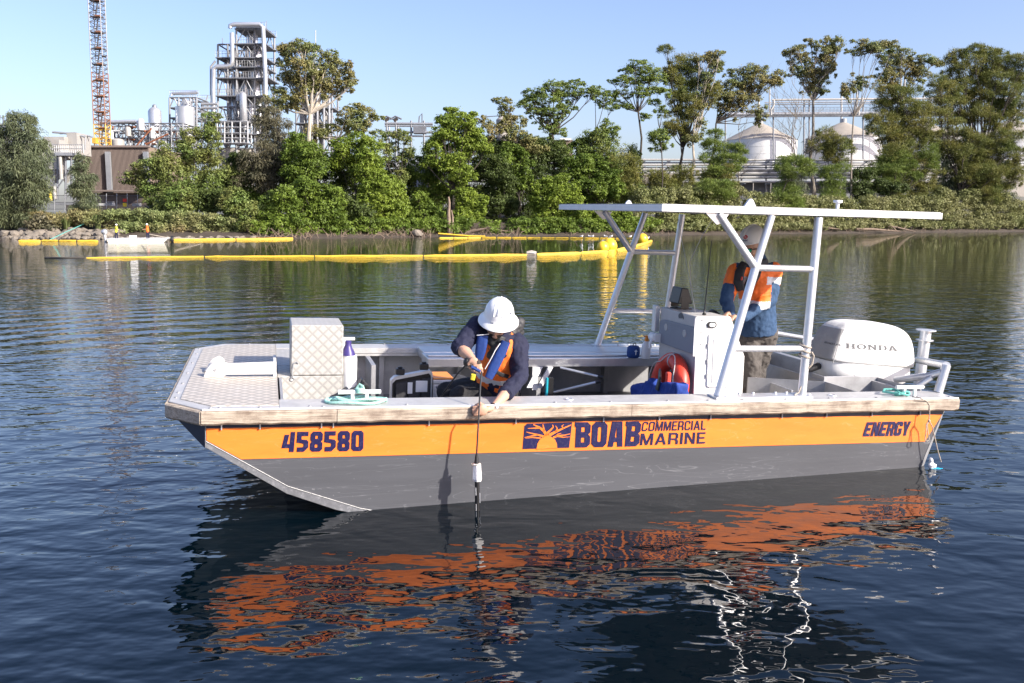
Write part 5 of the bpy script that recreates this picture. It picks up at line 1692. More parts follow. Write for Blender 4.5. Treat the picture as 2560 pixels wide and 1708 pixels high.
a = MB(); a.tube([kp(700, 590) + Vector((0.032 * math.cos(t), 0.032 * math.sin(t), 0.004 * math.sin(3 * t))) for t in np.linspace(0, 6.28, 18)[:-1]], 0.003, 5, closed=True); a.build('cord_tie', 'rope_tan', pb)
cb = onboat('signal_cable', 'black cable running from the upper hand down into the cockpit', 'cable')
a = MB(); a.tube([K(398, 955, 0.12), K(330, 935, 0.16), K(270, 940, 0.2), K(200, 1010, 0.3), K(110, 1130, 0.42), K(20, 1260, 0.5), K(-40, 1330, 0.6)], 0.0065, 7); a.build('cable', 'rubber', cb, smooth=True)
a = MB(); a.tube([K(340, 945, 0.13), K(440, 1000, 0.11)], 0.012, 8); a.build('handle', 'vest_blue', cb, smooth=True)
a = MB(); a.ball(K(290, 895, 0.2), (0.026, 0.03, 0.034), 10, 8); a.build('connector', 'black_plastic', cb, smooth=True)

# --- the helmsman
m2_ = onboat('person', 'person in white hard hat, mirrored glasses and orange-navy jacket standing at the console', 'person')
def J(x, y, v): return bt('c3', x, y, v=v)
VM = 1.62
hc2 = J(1838, 520, VM)
pel = J(1890, 1290, VM + 0.02); chest = J(1880, 860, VM + 0.02); nk = J(1890, 660, VM)
s1, s2 = J(1690, 735, VM - 0.06), J(2030, 730, VM + 0.02)
e1, e2 = J(1600, 1000, VM - 0.14), J(2000, 985, VM - 0.10)
w1, w2 = J(1640, 1125, VM - 0.28), J(1730, 1165, VM - 0.34)
h1, h2 = J(1600, 1120, VM - 0.30), J(1655, 1150, VM - 0.36)
tc2 = Vector((CAMB.x - hc2.x, CAMB.y - hc2.y, 0)).normalized()
lat2 = up.cross(tc2).normalized()
if (J(1900, 520, VM) - hc2).dot(lat2) < 0: lat2 = -lat2
fw2 = (tc2 * 0.80 - lat2 * 0.60 - up * 0.16).normalized()
ax2 = (up * 0.985 - fw2 * up.dot(fw2)).normalized(); sd2 = ax2.cross(fw2)
HM2 = Matrix((sd2, fw2, ax2)).transposed()
body = MB()
head(body, hc2, HM2)
limb(body, [hc2 + HM2 @ Vector((0, -0.02, -0.07)), nk, chest], [0.056, 0.062, 0.09])
limb(body, [chest, pel], [0.12, 0.12])
limb(body, [s1, e1, w1], [0.05, 0.04, 0.028]); limb(body, [s2, e2, w2], [0.05, 0.04, 0.028]); limb(body, [s1, chest, s2], [0.05, 0.09, 0.05])
fist(body, w1, h1, (0.4, 1, 0.0), (-0.8, 0, -0.5), (-0.4, -0.2, 0.9))
fist(body, w2, h2, (0.3, 1, 0.1), (-0.9, 0, -0.4), (-0.3, -0.3, 0.9))
hipA, hipB = pel + lat2 * -0.08, pel + lat2 * 0.08
kA, kB = bt('k3', 1330, 700, v=VM - 0.10), bt('k3', 1400, 760, v=VM + 0.06)
fA, fB = Vector((kA.x - 0.06, kA.y, -0.44)), Vector((kB.x + 0.02, kB.y + 0.05, -0.44))
limb(body, [hipA, kA, fA], [0.08, 0.055, 0.04]); limb(body, [hipB, kB, fB], [0.08, 0.055, 0.04])
me = blobmesh(body, 0.0085, 3, 'body'); link('body', me, 'skin', m2_)
jk = MB()
jk.tube([pel + Vector((0, 0, -0.02)), pel.lerp(chest, 0.5), chest, chest.lerp(nk, 0.55)], [0.178, 0.172, 0.176, 0.11], 20)
for p, r in ((pel.lerp(chest, 0.5), 0.17), (chest, 0.175)): jk.ball(p, (r, r * 0.86, r), 16, 12)
limb(jk, [chest.lerp(nk, 0.4), s1], [0.12, 0.088], 14); limb(jk, [chest.lerp(nk, 0.4), s2], [0.12, 0.092], 14)
limb(jk, [s1, e1, e1.lerp(w1, 0.9)], [0.088, 0.066, 0.05], 14); limb(jk, [s2, e2, e2.lerp(w2, 0.9)], [0.092, 0.074, 0.054], 14)
limb(jk, [nk + Vector((0, 0, -0.05)), nk + Vector((0.015, 0.015, 0.035))], [0.085, 0.078], 14)
me = blobmesh(jk, 0.009, 4, 'jacket'); crumple(me, 0.008, 14, 6); crumple(me, 0.004, 34, 7)
jo = link('jacket', me, 'hivis_orange', m2_)
for nm in ('denim_navy', 'reflective', 'hood_black'): jo.data.materials.append(MATS[nm])
zs = [bt('c3', 1900, y, v=VM).z for y in (770, 840, 975, 1055)]
for f in me.polygons:
    c_ = f.center
    dA = ((c_ - e2).length < (c_ - s2).length * 0.95) or ((c_ - w2).length < 0.2)
    dB = ((c_ - e1).length < (c_ - s1).length * 1.0) or ((c_ - w1).length < 0.12)
    armA = (c_ - chest).dot(lat2) > 0.135 or (c_ - w2).length < 0.26 and c_.y < VM - 0.17
    armB = (c_ - chest).dot(lat2) < -0.20
    if (armA and dA) or (armB and dB): f.material_index = 1; continue
    if armA or armB:
        if zs[1] < c_.z < zs[0] - 0.005 and armA: f.material_index = 2
        continue
    if c_.z > nk.z - 0.03: f.material_index = 1
    elif c_.z < zs[3]: f.material_index = 1
    elif zs[3] < c_.z < zs[2] - 0.012: f.material_index = 2
    elif zs[1] < c_.z < zs[0] and abs((c_ - chest).dot(lat2)) > 0.09: f.material_index = 2
tr_ = MB()
limb(tr_, [hipA, kA, kA.lerp(fA, 0.55)], [0.108, 0.088, 0.092], 14); limb(tr_, [hipB, kB, kB.lerp(fB, 0.55)], [0.112, 0.092, 0.098], 14)
tr_.ball(pel + Vector((0, 0, -0.02)), (0.165, 0.14, 0.13), 16, 12)
limb(tr_, [kA.lerp(fA, 0.5), fA], [0.088, 0.062], 12); limb(tr_, [kB.lerp(fB, 0.5), fB], [0.09, 0.064], 12)
me = blobmesh(tr_, 0.010, 3, 'trousers'); crumple(me, 0.014, 14, 8); crumple(me, 0.007, 30, 3); link('trousers', me, 'trouser_brown', m2_)
for f_ in (fA, fB):
    b_ = MB(); b_.ball(f_ + Vector((-0.06, -0.02, -0.01)), (0.14, 0.055, 0.055), 12, 8); b_.build('boot', 'boot', m2_, smooth=True)
pf = empty('life_jacket'); pf.parent = m2_
tocam_keep = tocam; tocam = tc2
ch = VM - 0.185
lobe([J(1760, 660, ch + 0.09), J(1722, 740, ch + 0.02), J(1712, 830, ch), J(1735, 900, ch)], [0.035, 0.045, 0.048, 0.035], 0.026).build('chest_lobe', 'pfd_black', pf, smooth=True)
lobe([J(1905, 660, ch + 0.09), J(1870, 760, ch + 0.02), J(1820, 840, ch), J(1770, 910, ch)], [0.035, 0.045, 0.048, 0.035], 0.026).build('chest_lobe', 'pfd_black', pf, smooth=True)
lobe([J(1960, 640, VM - 0.06), J(1890, 665, VM - 0.14), J(1820, 650, VM - 0.10)], [0.03, 0.035, 0.03], 0.03).build('collar', 'pfd_black', pf, smooth=True)
lobe([J(1745, 780, ch - 0.045), J(1740, 810, ch - 0.05)], [0.008, 0.010], 0.008).build('pull_toggle', 'ring_red', pf, smooth=True)
tocam = tocam_keep
hh = MB()
hc3 = J(1843, 455, VM)
prof = [(0.126, -0.004), (0.130, 0.000), (0.128, 0.012), (0.122, 0.045), (0.112, 0.085), (0.090, 0.120), (0.058, 0.142), (0.025, 0.152), (0.003, 0.154)]
hh.lathe([(0.118, 0.004), (0.124, -0.006)] + prof, 36, hc3, HM2, cap=False, sx=0.92, sy=1.12)
hh.prism([(-0.10, 0.085), (-0.085, 0.125), (-0.04, 0.168), (0, 0.178), (0.04, 0.168), (0.085, 0.125), (0.10, 0.085)], lambda x, y: hc3 + HM2 @ Vector((x, y, -0.004 - 0.10 * (y - 0.085))), lambda x, y: hc3 + HM2 @ Vector((x, y, 0.006 - 0.10 * (y - 0.085))))
h2o = hh.build('hard_hat', 'helmet_grey', m2_, smooth=True)
rg = MB(); rg.tube([hc3 + HM2 @ Vector((0, 1.12 * 0.125 * math.sin(t * 1.2), np.interp(abs(0.125 * math.sin(t * 1.2)), [0, 0.025, 0.058, 0.09, 0.112, 0.122], [0.154, 0.152, 0.142, 0.12, 0.085, 0.045]))) for t in np.linspace(-1, 1, 13)], 0.012, 8); rg.build('crown_ridge', 'helmet_grey', h2o, smooth=True)
# crest and letters on the hat front
def hat_pt(x, z, out=0.002):
    y = 1.12 * math.sqrt(max(0.0001, np.interp(z, [0, 0.045, 0.085, 0.12], [0.130, 0.122, 0.112, 0.09]) ** 2 - (x / 0.92) ** 2)) + out
    return hc3 + HM2 @ Vector((x, y, z))
cr1 = MB()
for i in range(7):
    t = math.pi * (i + 0.5) / 7
    c_ = (0.018 + 0.016 * math.cos(t), 0.058 + 0.016 * math.sin(t))
    pl = [(c_[0] + 0.0075 * math.cos(k * 1.047) * 0.8, c_[1] + 0.0075 * math.sin(k * 1.047)) for k in range(6)]
    cr1.prism(pl, lambda x, z: hat_pt(x, z, 0.003), lambda x, z: hat_pt(x, z, 0.0))
cr1.prism([(0.004, 0.046), (0.032, 0.046), (0.030, 0.058), (0.006, 0.058)], lambda x, z: hat_pt(x, z, 0.0032), lambda x, z: hat_pt(x, z, 0.0))
tag(cr1.build('crest', 'logo_red', h2o), kind='stuff')
me = text_mesh('NSW', 0.01, 0.004)
fit_mesh(me, lambda x, y, z: hat_pt(0.040 - 0.044 * x, 0.022 + 0.018 * y, 0.003 if z > 0.5 else 0.0005)); link('lettering', me, 'navy', h2o)
sg = MB()
for s in (-1, 1): sg.ball(hc2 + HM2 @ Vector((s * 0.034, 0.092, -0.004)), (0.031, 0.010, 0.021), 14, 10, HM2)
so_ = sg.build('sunglasses', 'mirror_green', m2_, smooth=True)
sg = MB(); sg.tube([hc2 + HM2 @ Vector((-0.062, 0.082, 0.012)), hc2 + HM2 @ Vector((0, 0.102, 0.014)), hc2 + HM2 @ Vector((0.062, 0.082, 0.012))], 0.005, 6)
for s in (-1, 1): sg.tube([hc2 + HM2 @ Vector((s * 0.064, 0.080, 0.006)), hc2 + HM2 @ Vector((s * 0.084, 0.0, 0.006))], 0.006, 6)
sg.build('glasses_frame', 'black_plastic', so_, smooth=True)
# ================================================================== THE FAR BANK
SH = [(-1500, 92), (-400, 95), (0, 97), (400, 98), (700, 101), (1000, 110), (1300, 116), (1500, 120), (1700, 126), (1900, 134), (2100, 142), (2300, 150), (2560, 160), (3000, 172), (4200, 190)]
SHX = [(p - 1280) / FT * d for p, d in SH]


def shoreD(px): return float(np.interp(px, [p for p, _ in SH], [d for _, d in SH]))


def shoreY(X): return float(np.interp(X, SHX, [d for _, d in SH]))


GO = [(-6, -1.2), (-0.6, -0.12), (0, 0.02), (1.5, 0.32), (4, 0.85), (8, 1.7), (13, 2.3), (30, 2.7), (120, 3.2), (700, 4.0)]


def gz(d): return float(np.interp(d, [a for a, _ in GO], [b for _, b in GO]))


mat('bank_soil', (0.060, 0.046, 0.034), 0.95, 0, 0.35, 0.5, 0.08, 1.5, dirt=(0.11, 0.085, 0.066), dscale=0.6, damt=0.7)
mb_ = MB()
cols = list(np.linspace(-190, 260, 151))
offs = [-6, -2.5, -0.6, 0, 0.6, 1.5, 2.6, 4, 6, 8, 10.5, 13, 20, 30, 60, 120, 300, 700]
from mathutils import noise as NZ
vs, fs = [], []
for X in cols:
    Y = shoreY(X)
    for d in offs:
        j = NZ.noise(Vector((X * 0.13, d * 0.2, 0))) * (0.9 if -1 < d < 9 else 0.4)
        z = gz(d) + (NZ.noise(Vector((X * 0.35, d * 0.5, 3))) * min(0.28, 0.05 + max(0, d) * 0.05) if d > 0 else 0)
        vs.append((X, Y + d + j, z))
nc = len(offs)
for i in range(len(cols) - 1):
    for k in range(nc - 1):
        fs.append((i * nc + k, (i + 1) * nc + k, (i + 1) * nc + k + 1, i * nc + k + 1))
bank = mb_.add(vs, fs).build('river_bank', 'bank_soil', smooth=True)
tag(bank, 'muddy brown earth bank rising from the far water edge', 'bank', kind='structure')

# ------------------------------------------------------------------ foliage
def leafmat(name, rgb, rgb2, trans=0.25, vs=0.35, isl=0.35):
    m, t, b = newmat(name)
    n = t.nodes
    tc = n.new('ShaderNodeTexCoord')
    no = n.new('ShaderNodeTexNoise'); no.inputs['Scale'].default_value = vs; no.inputs['Detail'].default_value = 3
    lnk(t, tc.outputs['Object'], no.inputs['Vector'])
    mr0 = n.new('ShaderNodeMapRange'); mr0.inputs[1].default_value = 0.35; mr0.inputs[2].default_value = 0.65
    lnk(t, no.outputs[0], mr0.inputs[0])
    mx = n.new('ShaderNodeMix'); mx.data_type = 'RGBA'
    mx.inputs[6].default_value = (*rgb, 1); mx.inputs[7].default_value = (*rgb2, 1)
    lnk(t, mr0.outputs[0], mx.inputs[0])
    ge = n.new('ShaderNodeNewGeometry')
    mr = n.new('ShaderNodeMapRange'); mr.inputs[3].default_value = 1 - isl; mr.inputs[4].default_value = 1 + isl
    lnk(t, ge.outputs['Random Per Island'], mr.inputs[0])
    sc_ = n.new('ShaderNodeVectorMath'); sc_.operation = 'SCALE'
    lnk(t, mx.outputs[2], sc_.inputs[0]); lnk(t, mr.outputs[0], sc_.inputs['Scale'])
    lnk(t, sc_.outputs[0], b.inputs['Base Color'])
    b.inputs['Roughness'].default_value = 0.55
    b.inputs['Specular IOR Level'].default_value = 0.3
    tr = n.new('ShaderNodeBsdfTranslucent'); lnk(t, sc_.outputs[0], tr.inputs[0])
    ms = n.new('ShaderNodeMixShader'); ms.inputs[0].default_value = trans
    lnk(t, b.outputs[0], ms.inputs[1]); lnk(t, tr.outputs[0], ms.inputs[2])
    lnk(t, ms.outputs[0], n['Material Output'].inputs[0])


leafmat('leaf_mangrove', (0.172, 0.239, 0.034), (0.097, 0.152, 0.023), 0.28)
leafmat('leaf_bright', (0.239, 0.311, 0.042), (0.139, 0.202, 0.027), 0.30)
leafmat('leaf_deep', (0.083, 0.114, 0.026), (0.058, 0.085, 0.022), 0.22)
leafmat('leaf_euc', (0.178, 0.220, 0.075), (0.262, 0.220, 0.084), 0.22)
leafmat('leaf_acacia', (0.199, 0.254, 0.050), (0.130, 0.183, 0.041), 0.25)
leafmat('leaf_casuarina', (0.148, 0.167, 0.083), (0.103, 0.130, 0.070), 0.2)
leafmat('leaf_oak_green', (0.150, 0.217, 0.053), (0.191, 0.197, 0.058), 0.22)
leafmat('leaf_dry', (0.135, 0.120, 0.070), (0.095, 0.096, 0.056), 0.15)
leafmat('leaf_dark', (0.131, 0.163, 0.041), (0.206, 0.194, 0.049), 0.2)
leafmat('leaf_hedge', (0.207, 0.251, 0.091), (0.261, 0.207, 0.098), 0.22, 0.18)
leafmat('leaf_hedge_r', (0.250, 0.248, 0.107), (0.176, 0.197, 0.066), 0.22, 0.18)
leafmat('leaf_grass', (0.148, 0.200, 0.062), (0.191, 0.209, 0.088), 0.25, 0.6)
mat('bark_grey', (0.20, 0.175, 0.145), 0.9, 0, 0.35, 3, 0.03, 9)
mat('bark_dark', (0.055, 0.045, 0.036), 0.9, 0, 0.35, 3, 0.03, 9)
mat('bark_pale', (0.42, 0.37, 0.30), 0.85, 0, 0.3, 2, 0.02, 6)
mat('dead_wood', (0.23, 0.17, 0.125), 0.9, 0, 0.35, 2, 0.03, 6)


class Leaves:
    def __init__(self, seed):
        self.V = []
        self.rng = np.random.default_rng(seed)

    def clump(self, c, r, N, size, mode='leaf', sub=None, fill=0.35, loose=0.14):
        """N single leaf blades in an ellipsoid: most in smaller leafy tufts, the rest spread between them"""
        rng = self.rng
        c = np.array(c); r = np.array(r)
        k = sub or int(np.clip(9 + r.mean() * 9.0, 9, 44))
        d = rng.normal(size=(k, 3)); d /= np.linalg.norm(d, axis=1)[:, None]
        rad = rng.uniform(0.30, 0.95, size=(k, 1)) ** 0.7
        sc_ = d * rad * 0.90
        sr = rng.uniform(0.13, 0.40, size=k)
        wgt = sr ** 2; wgt /= wgt.sum()
        pick = rng.choice(k, size=N, p=wgt)
        e = rng.normal(size=(N, 3)); e /= np.linalg.norm(e, axis=1)[:, None]
        e[:, 2] = np.where((e[:, 2] < -0.2) & (rng.random(N) < 0.45), -e[:, 2], e[:, 2])
        rr = rng.uniform(fill, 1.12, size=(N, 1))
        off = sc_[pick] + e * rr * sr[pick][:, None] * np.array([1.15, 1.15, 0.8])
        lo = rng.random(N) < loose
        off[lo] = e[lo] * (rng.uniform(0.25, 1.05, size=(lo.sum(), 1)) ** 0.6)
        p = c + off * r
        s = size * rng.uniform(0.55, 1.45, size=(N, 1))
        if mode == 'leaf':
            nrm = e * 0.8 + np.array([0, 0, 0.40]) + rng.normal(size=(N, 3)) * 0.45
            nrm /= np.linalg.norm(nrm, axis=1)[:, None]
            a = np.cross(nrm, rng.normal(size=(N, 3))); a /= np.linalg.norm(a, axis=1)[:, None]
            b = np.cross(nrm, a)
            q = np.stack([p - a * s * 0.5 - b * s * 0.28, p + a * s * 0.62, p - a * s * 0.4 + b * s * 0.30], axis=1)
        else:                            # drooping or spraying needles
            up_ = {'droop': np.array([0, 0, -0.75]), 'spray': np.array([0, 0, 0.30])}[mode]
            a = e * 0.6 + up_ + rng.normal(size=(N, 3)) * 0.32
            a /= np.linalg.norm(a, axis=1)[:, None]
            b = np.cross(a, rng.normal(size=(N, 3))); b /= np.linalg.norm(b, axis=1)[:, None]
            q = np.stack([p - b * s * 0.14, p + a * s * 1.5, p + b * s * 0.14], axis=1)
        self.V.append(q.reshape(-1, 3))
        return [tuple(c + x * r) for x in sc_]

    def mesh(self, name, org):
        V = np.concatenate(self.V) - np.array(org)
        n = len(V) // 3
        me = bpy.data.meshes.new(name)
        me.vertices.add(n * 3); me.vertices.foreach_set('co', V.astype(np.float32).ravel())
        me.loops.add(n * 3); me.loops.foreach_set('vertex_index', np.arange(n * 3, dtype=np.int32))
        me.polygons.add(n); me.polygons.foreach_set('loop_start', np.arange(n, dtype=np.int32) * 3)
        try: me.polygons.foreach_set('loop_total', np.full(n, 3, dtype=np.int32))
        except Exception: pass
        me.update(calc_edges=True)
        return me


KIND = {  # leaf material, blade size, blade mode, cover factor, bark
    'mangrove': ('leaf_mangrove', 0.42, 'leaf', 2.4, 'bark_dark'),
    'bright': ('leaf_bright', 0.42, 'leaf', 2.4, 'bark_dark'),
    'deep': ('leaf_deep', 0.40, 'leaf', 2.4, 'bark_dark'),
    'euc': ('leaf_euc', 0.36, 'leaf', 1.6, 'bark_pale'),
    'acacia': ('leaf_acacia', 0.34, 'leaf', 1.5, 'bark_dark'),
    'casu': ('leaf_casuarina', 0.40, 'droop', 2.1, 'bark_dark'),
    'oakg': ('leaf_oak_green', 0.38, 'leaf', 1.6, 'bark_dark'),
    'dry': ('leaf_dry', 0.40, 'droop', 1.8, 'bark_dark'),
    'dark': ('leaf_dark', 0.38, 'spray', 2.2, 'bark_dark'),
    'small': ('leaf_acacia', 0.34, 'spray', 2.4, 'bark_dark'),
}
TSEED = [100]


def tree(kind, label, base, clumps, name='tree', crop='T', back=3.0, group=None, depth=0.9, trunk=0.22, fork=0.45, bark=None, lean=None, dens=1.0, size=1.0, twigs=True):
    """base = (x pixel, metres behind the shore); clumps = (x, y, rx, ry) in the crop's pixels"""
    TSEED[0] += 1
    rng = random.Random(TSEED[0])
    cr = CROP[crop]
    bx = cr[0] + base[0] / cr[2]
    D = shoreD(bx) + back
    m, ls, mode, cov, bk = KIND[kind]
    bk = bark or bk
    g = PD('T', bx, 560, D); g.z = gz(back) - 0.15
    root = empty(name, g, label, 'tree' if 'tree' in name else 'shrub', group)
    L = Leaves(TSEED[0])
    subs, cents = [], []
    full = []
    for (x, y, rx, ry) in clumps:
        full.append((x, y, rx * 1.2, ry * 1.25, 1))
        airy = kind in ('euc', 'acacia', 'dark')
        for _ in range(2 if not airy else 4):
            a_ = rng.uniform(0, 6.28); f_ = rng.uniform(0.7, 1.1) if not airy else rng.uniform(0.8, 1.7)
            q_ = rng.uniform(0.45, 0.8) if not airy else rng.uniform(0.28, 0.6)
            full.append((x + rx * f_ * math.cos(a_), y + ry * f_ * math.sin(a_) * 0.8 + (ry * 0.35 if airy else 0), rx * q_, ry * q_ * (1.25 if airy else 1), 0))
    if kind in ('euc', 'acacia', 'dark'):          # leafy shoots along the limbs, not only at their ends
        fx = lean[0] if lean else sum(q[0] for q in clumps) / len(clumps)
        fy = lean[1] if lean else max(q[1] for q in clumps) + 40
        for (x, y, rx, ry) in clumps:
            if rng.random() < 0.75:
                k_ = rng.uniform(0.2, 0.62); q_ = rng.uniform(0.4, 0.7)
                full.append((x + (fx - x) * k_ + rng.uniform(-.5, .5) * rx, y + (fy - y) * k_ * 0.8, rx * q_, ry * q_ * 1.2, 0))
    for (x, y, rx, ry, main) in full:
        R1 = rx / cr[2] * D / FT; R2 = ry / cr[2] * D / FT
        dd = rng.uniform(-0.5, 0.5) * R1 * 1.4
        c = PD('T', cr[0] + x / cr[2], cr[1] + y / cr[2], D + dd)
        rr = (R1, max(R1, R2) * depth, R2)
        area = math.pi * R1 * R2
        ls_ = ls * 0.56
        N = int(area * cov * dens * 3.0 / (ls_ * ls_ * 0.32) * 0.55 * (1.0 if mode == 'leaf' else 0.9) / (size * size) + 60)
        sb = L.clump(c, rr, N, ls_ * size, mode)
        if main: cents.append((c, rr)); subs.append(sb)
    me = L.mesh('crown', g)
    link('crown', me, m, root)
    # trunk and limbs
    mc = sum((c for c, _ in cents), Vector()) / len(cents)
    w = MB()
    lowest = min(c.z for c, _ in cents); highest = max(c.z for c, _ in cents)
    fk = g.lerp(mc, fork) if lean is None else PD('T', cr[0] + lean[0] / cr[2], cr[1] + lean[1] / cr[2], D)
    def wob(a, b, k=3, amp=0.06):
        out = [a]
        for i in range(1, k):
            p = a.lerp(b, i / k); l = (b - a).length * amp
            out.append(p + Vector((rng.uniform(-l, l), rng.uniform(-l, l), rng.uniform(-l, l) * 0.4)))
        return out + [b]
    Z = Vector(g)
    tp = wob(g + Vector((0, 0, -0.2)), fk, 4, 0.035)
    w.tube([p - Z for p in tp], [trunk * (1.0 - 0.45 * i / 4) for i in range(5)], 7)
    for (c, rr), sb in zip(cents, subs):
        st_ = fk if (c - fk).length < (c - mc).length * 1.6 + 2 else fk
        if lean is None and rng.random() < 0.35 and c.z < mc.z: st_ = g.lerp(fk, rng.uniform(0.6, 0.95))
        tgt = c - Vector((0, 0, rr[2] * 0.35))
        midp = st_.lerp(tgt, 0.5) + Vector((0, 0, -(tgt - st_).length * 0.06))
        lp = wob(st_, midp, 2, 0.08) + wob(midp, tgt, 2, 0.08)[1:]
        r0 = trunk * 0.36
        w.tube([p - Z for p in lp], [r0 * (1 - 0.66 * i / (len(lp) - 1)) for i in range(len(lp))], 5)
        if twigs:
            for s in sb[::2]:
                s = Vector(s)
                q = lp[-2].lerp(tgt, rng.random())
                w.tube([p - Z for p in wob(q, s, 2, 0.12)], [r0 * 0.3, r0 * 0.2, r0 * 0.1], 4, cap=False)
    w.build('trunk', bk, root, smooth=True, fix=False)
    return root


def rows(pts): return pts


# --- left end
tree('casu', 'tall grey-green weeping she-oak on the bank beside the white hoppers', (190, 0), [(130, 760, 70, 75), (90, 850, 90, 90), (190, 870, 90, 90), (60, 990, 100, 110), (170, 1010, 110, 110), (250, 960, 55, 90), (60, 1130, 105, 120), (180, 1150, 110, 110), (80, 1260, 100, 110), (200, 1260, 90, 100), (60, 1350, 80, 60), (-40, 900, 80, 110), (-60, 1100, 100, 140), (-50, 1280, 90, 110)], 'she_oak_tree', 'b1', 4, trunk=0.28)
tree('casu', 'slender wispy she-oak growing below the brown corrugated shed', (505, 0), [(500, 990, 40, 50), (495, 1060, 50, 55), (520, 1120, 60, 60), (490, 1180, 62, 60), (540, 1230, 58, 60), (500, 1290, 60, 55), (520, 1350, 45, 40)], 'she_oak_tree', 'b1', 5, trunk=0.14)
tree('oakg', 'spreading grey-green tree reaching across the front of the brown shed', (960, 0), [(800, 1090, 75, 40), (880, 1050, 70, 60), (960, 1010, 75, 65), (1010, 930, 60, 60), (950, 1110, 90, 70), (1050, 1060, 80, 80), (980, 1210, 80, 70), (1080, 1150, 80, 75), (900, 1180, 60, 60), (1010, 1270, 90, 50)], 'leafy_tree', 'b1', 9, trunk=0.2)
tree('oakg', 'tall feathery green tree in front of the silver process tank', (1200, 0), [(1285, 740, 50, 50), (1260, 820, 60, 55), (1170, 830, 60, 60), (1310, 840, 45, 50), (1180, 920, 75, 60), (1290, 930, 75, 65), (1130, 1000, 70, 65), (1240, 1020, 85, 70), (1180, 1100, 85, 70), (1290, 1110, 70, 70), (1230, 1190, 90, 55)], 'leafy_tree', 'b1', 10, trunk=0.2)
tree('oakg', 'low olive shrub with pale leaves leaning over the bramble hedge', (520, 0), [(440, 1200, 60, 50), (500, 1240, 70, 60), (540, 1310, 60, 60), (470, 1290, 70, 50), (530, 1380, 60, 45), (420, 1250, 50, 50)], 'olive_shrub', 'b2', 3, trunk=0.10)
tree('deep', 'round dark green shrub beneath the feathery tree', (310, 0), [(290, 1230, 75, 60), (340, 1200, 55, 45), (250, 1250, 50, 50), (330, 1270, 50, 40)], 'dark_shrub', 'b2', 6, trunk=0.12)
tree('oakg', 'grey-green shrub on the slope behind the small work boat', (100, 0), [(60, 1220, 70, 60), (130, 1200, 60, 50), (30, 1270, 60, 50), (120, 1270, 70, 45), (190, 1240, 45, 50)], 'dark_shrub', 'b2', 6, trunk=0.12)
tree('dry', 'dark brown half-dry she-oak in front of the process tower', (690, 0), [(640, 650, 45, 50), (680, 720, 60, 60), (740, 790, 55, 60), (620, 760, 45, 60), (690, 850, 75, 70), (640, 950, 80, 80), (740, 950, 80, 80), (560, 1000, 70, 70), (700, 1060, 90, 80), (620, 1110, 80, 70), (760, 1060, 60, 70), (520, 1080, 60, 60)], 'she_oak_tree', 'b2', 12, trunk=0.28, fork=0.6)
tree('deep', 'shadowed dark tree standing under the beige round tank', (470, 0), [(440, 1000, 55, 50), (500, 970, 50, 40), (420, 1080, 60, 60), (500, 1080, 60, 55), (380, 1150, 60, 55), (460, 1160, 60, 50)], 'leafy_tree', 'b2', 13, trunk=0.18)
tree('euc', 'tall broad eucalypt with open crown before the second process tower', (905, 0), [(800, 300, 75, 40), (860, 285, 60, 40), (930, 320, 60, 45), (750, 300, 40, 30), (760, 390, 40, 40), (850, 400, 80, 55), (940, 410, 70, 55), (1040, 345, 50, 40), (1085, 400, 55, 45), (1040, 440, 60, 50), (1130, 470, 55, 45), (1160, 520, 40, 30), (780, 480, 50, 40), (860, 510, 70, 50), (1080, 540, 60, 45), (740, 580, 55, 35), (790, 630, 60, 40), (860, 600, 60, 45), (720, 640, 35, 25), (960, 520, 55, 45)], 'eucalyptus_tree', 'b2', 16, trunk=0.42, fork=0.5, lean=(920, 700))
tree('euc', 'smaller olive eucalypt with leaning limbs between the broad eucalypt and the pipe gantry', (1130, 0), [(1200, 655, 50, 28), (1260, 690, 55, 35), (1140, 700, 50, 40), (1310, 725, 35, 25), (1120, 760, 45, 35), (1200, 760, 55, 40), (1250, 790, 40, 30), (1000, 800, 55, 40), (930, 800, 50, 40)], 'eucalyptus_tree', 'b2', 15, trunk=0.26, lean=(1090, 850))
for i, (lab, bx, cl, k) in enumerate((
        ('bright green mangrove standing before the second process tower base', 880, [(850, 880, 65, 55), (920, 930, 75, 60), (830, 970, 70, 60), (950, 1010, 70, 60), (880, 1060, 80, 60), (800, 1060, 60, 55)], 'mangrove'),
        ('tall sunlit yellow-green mangrove with a domed top', 1200, [(1200, 860, 80, 50), (1110, 900, 65, 50), (1280, 910, 70, 55), (1180, 950, 90, 55), (1300, 990, 75, 60), (1090, 980, 60, 50), (1240, 1050, 80, 50)], 'bright'),
        ('sunlit mangrove sloping down to the water past the domed one', 1380, [(1300, 1100, 75, 55), (1380, 1130, 75, 60), (1330, 1190, 80, 60), (1440, 1210, 65, 55), (1400, 1270, 80, 60), (1480, 1290, 50, 50), (1420, 1350, 70, 45)], 'bright'),
        ('low glossy mangrove overhanging the water by the stump roots', 960, [(880, 1150, 65, 55), (960, 1180, 80, 60), (1050, 1220, 75, 60), (900, 1240, 75, 60), (1000, 1290, 85, 60), (1080, 1330, 70, 55), (960, 1370, 80, 50)], 'mangrove'),
        ('low deep green mangrove between the sunlit ones at the water edge', 1210, [(1160, 1290, 65, 55), (1240, 1300, 70, 55), (1180, 1370, 70, 45), (1270, 1370, 70, 45), (1130, 1230, 50, 45)], 'deep'),
        ('small bright mangrove next to the olive shrub', 740, [(680, 1240, 60, 55), (760, 1200, 65, 60), (720, 1300, 65, 55), (800, 1280, 60, 60), (650, 1330, 55, 45), (760, 1370, 65, 45), (840, 1340, 45, 45)], 'mangrove'))):
    tree(k, lab, (bx, 0), cl, 'mangrove_tree', 'b2', 3 + 2 * (i < 3) + (i < 2) * 3, trunk=0.16)
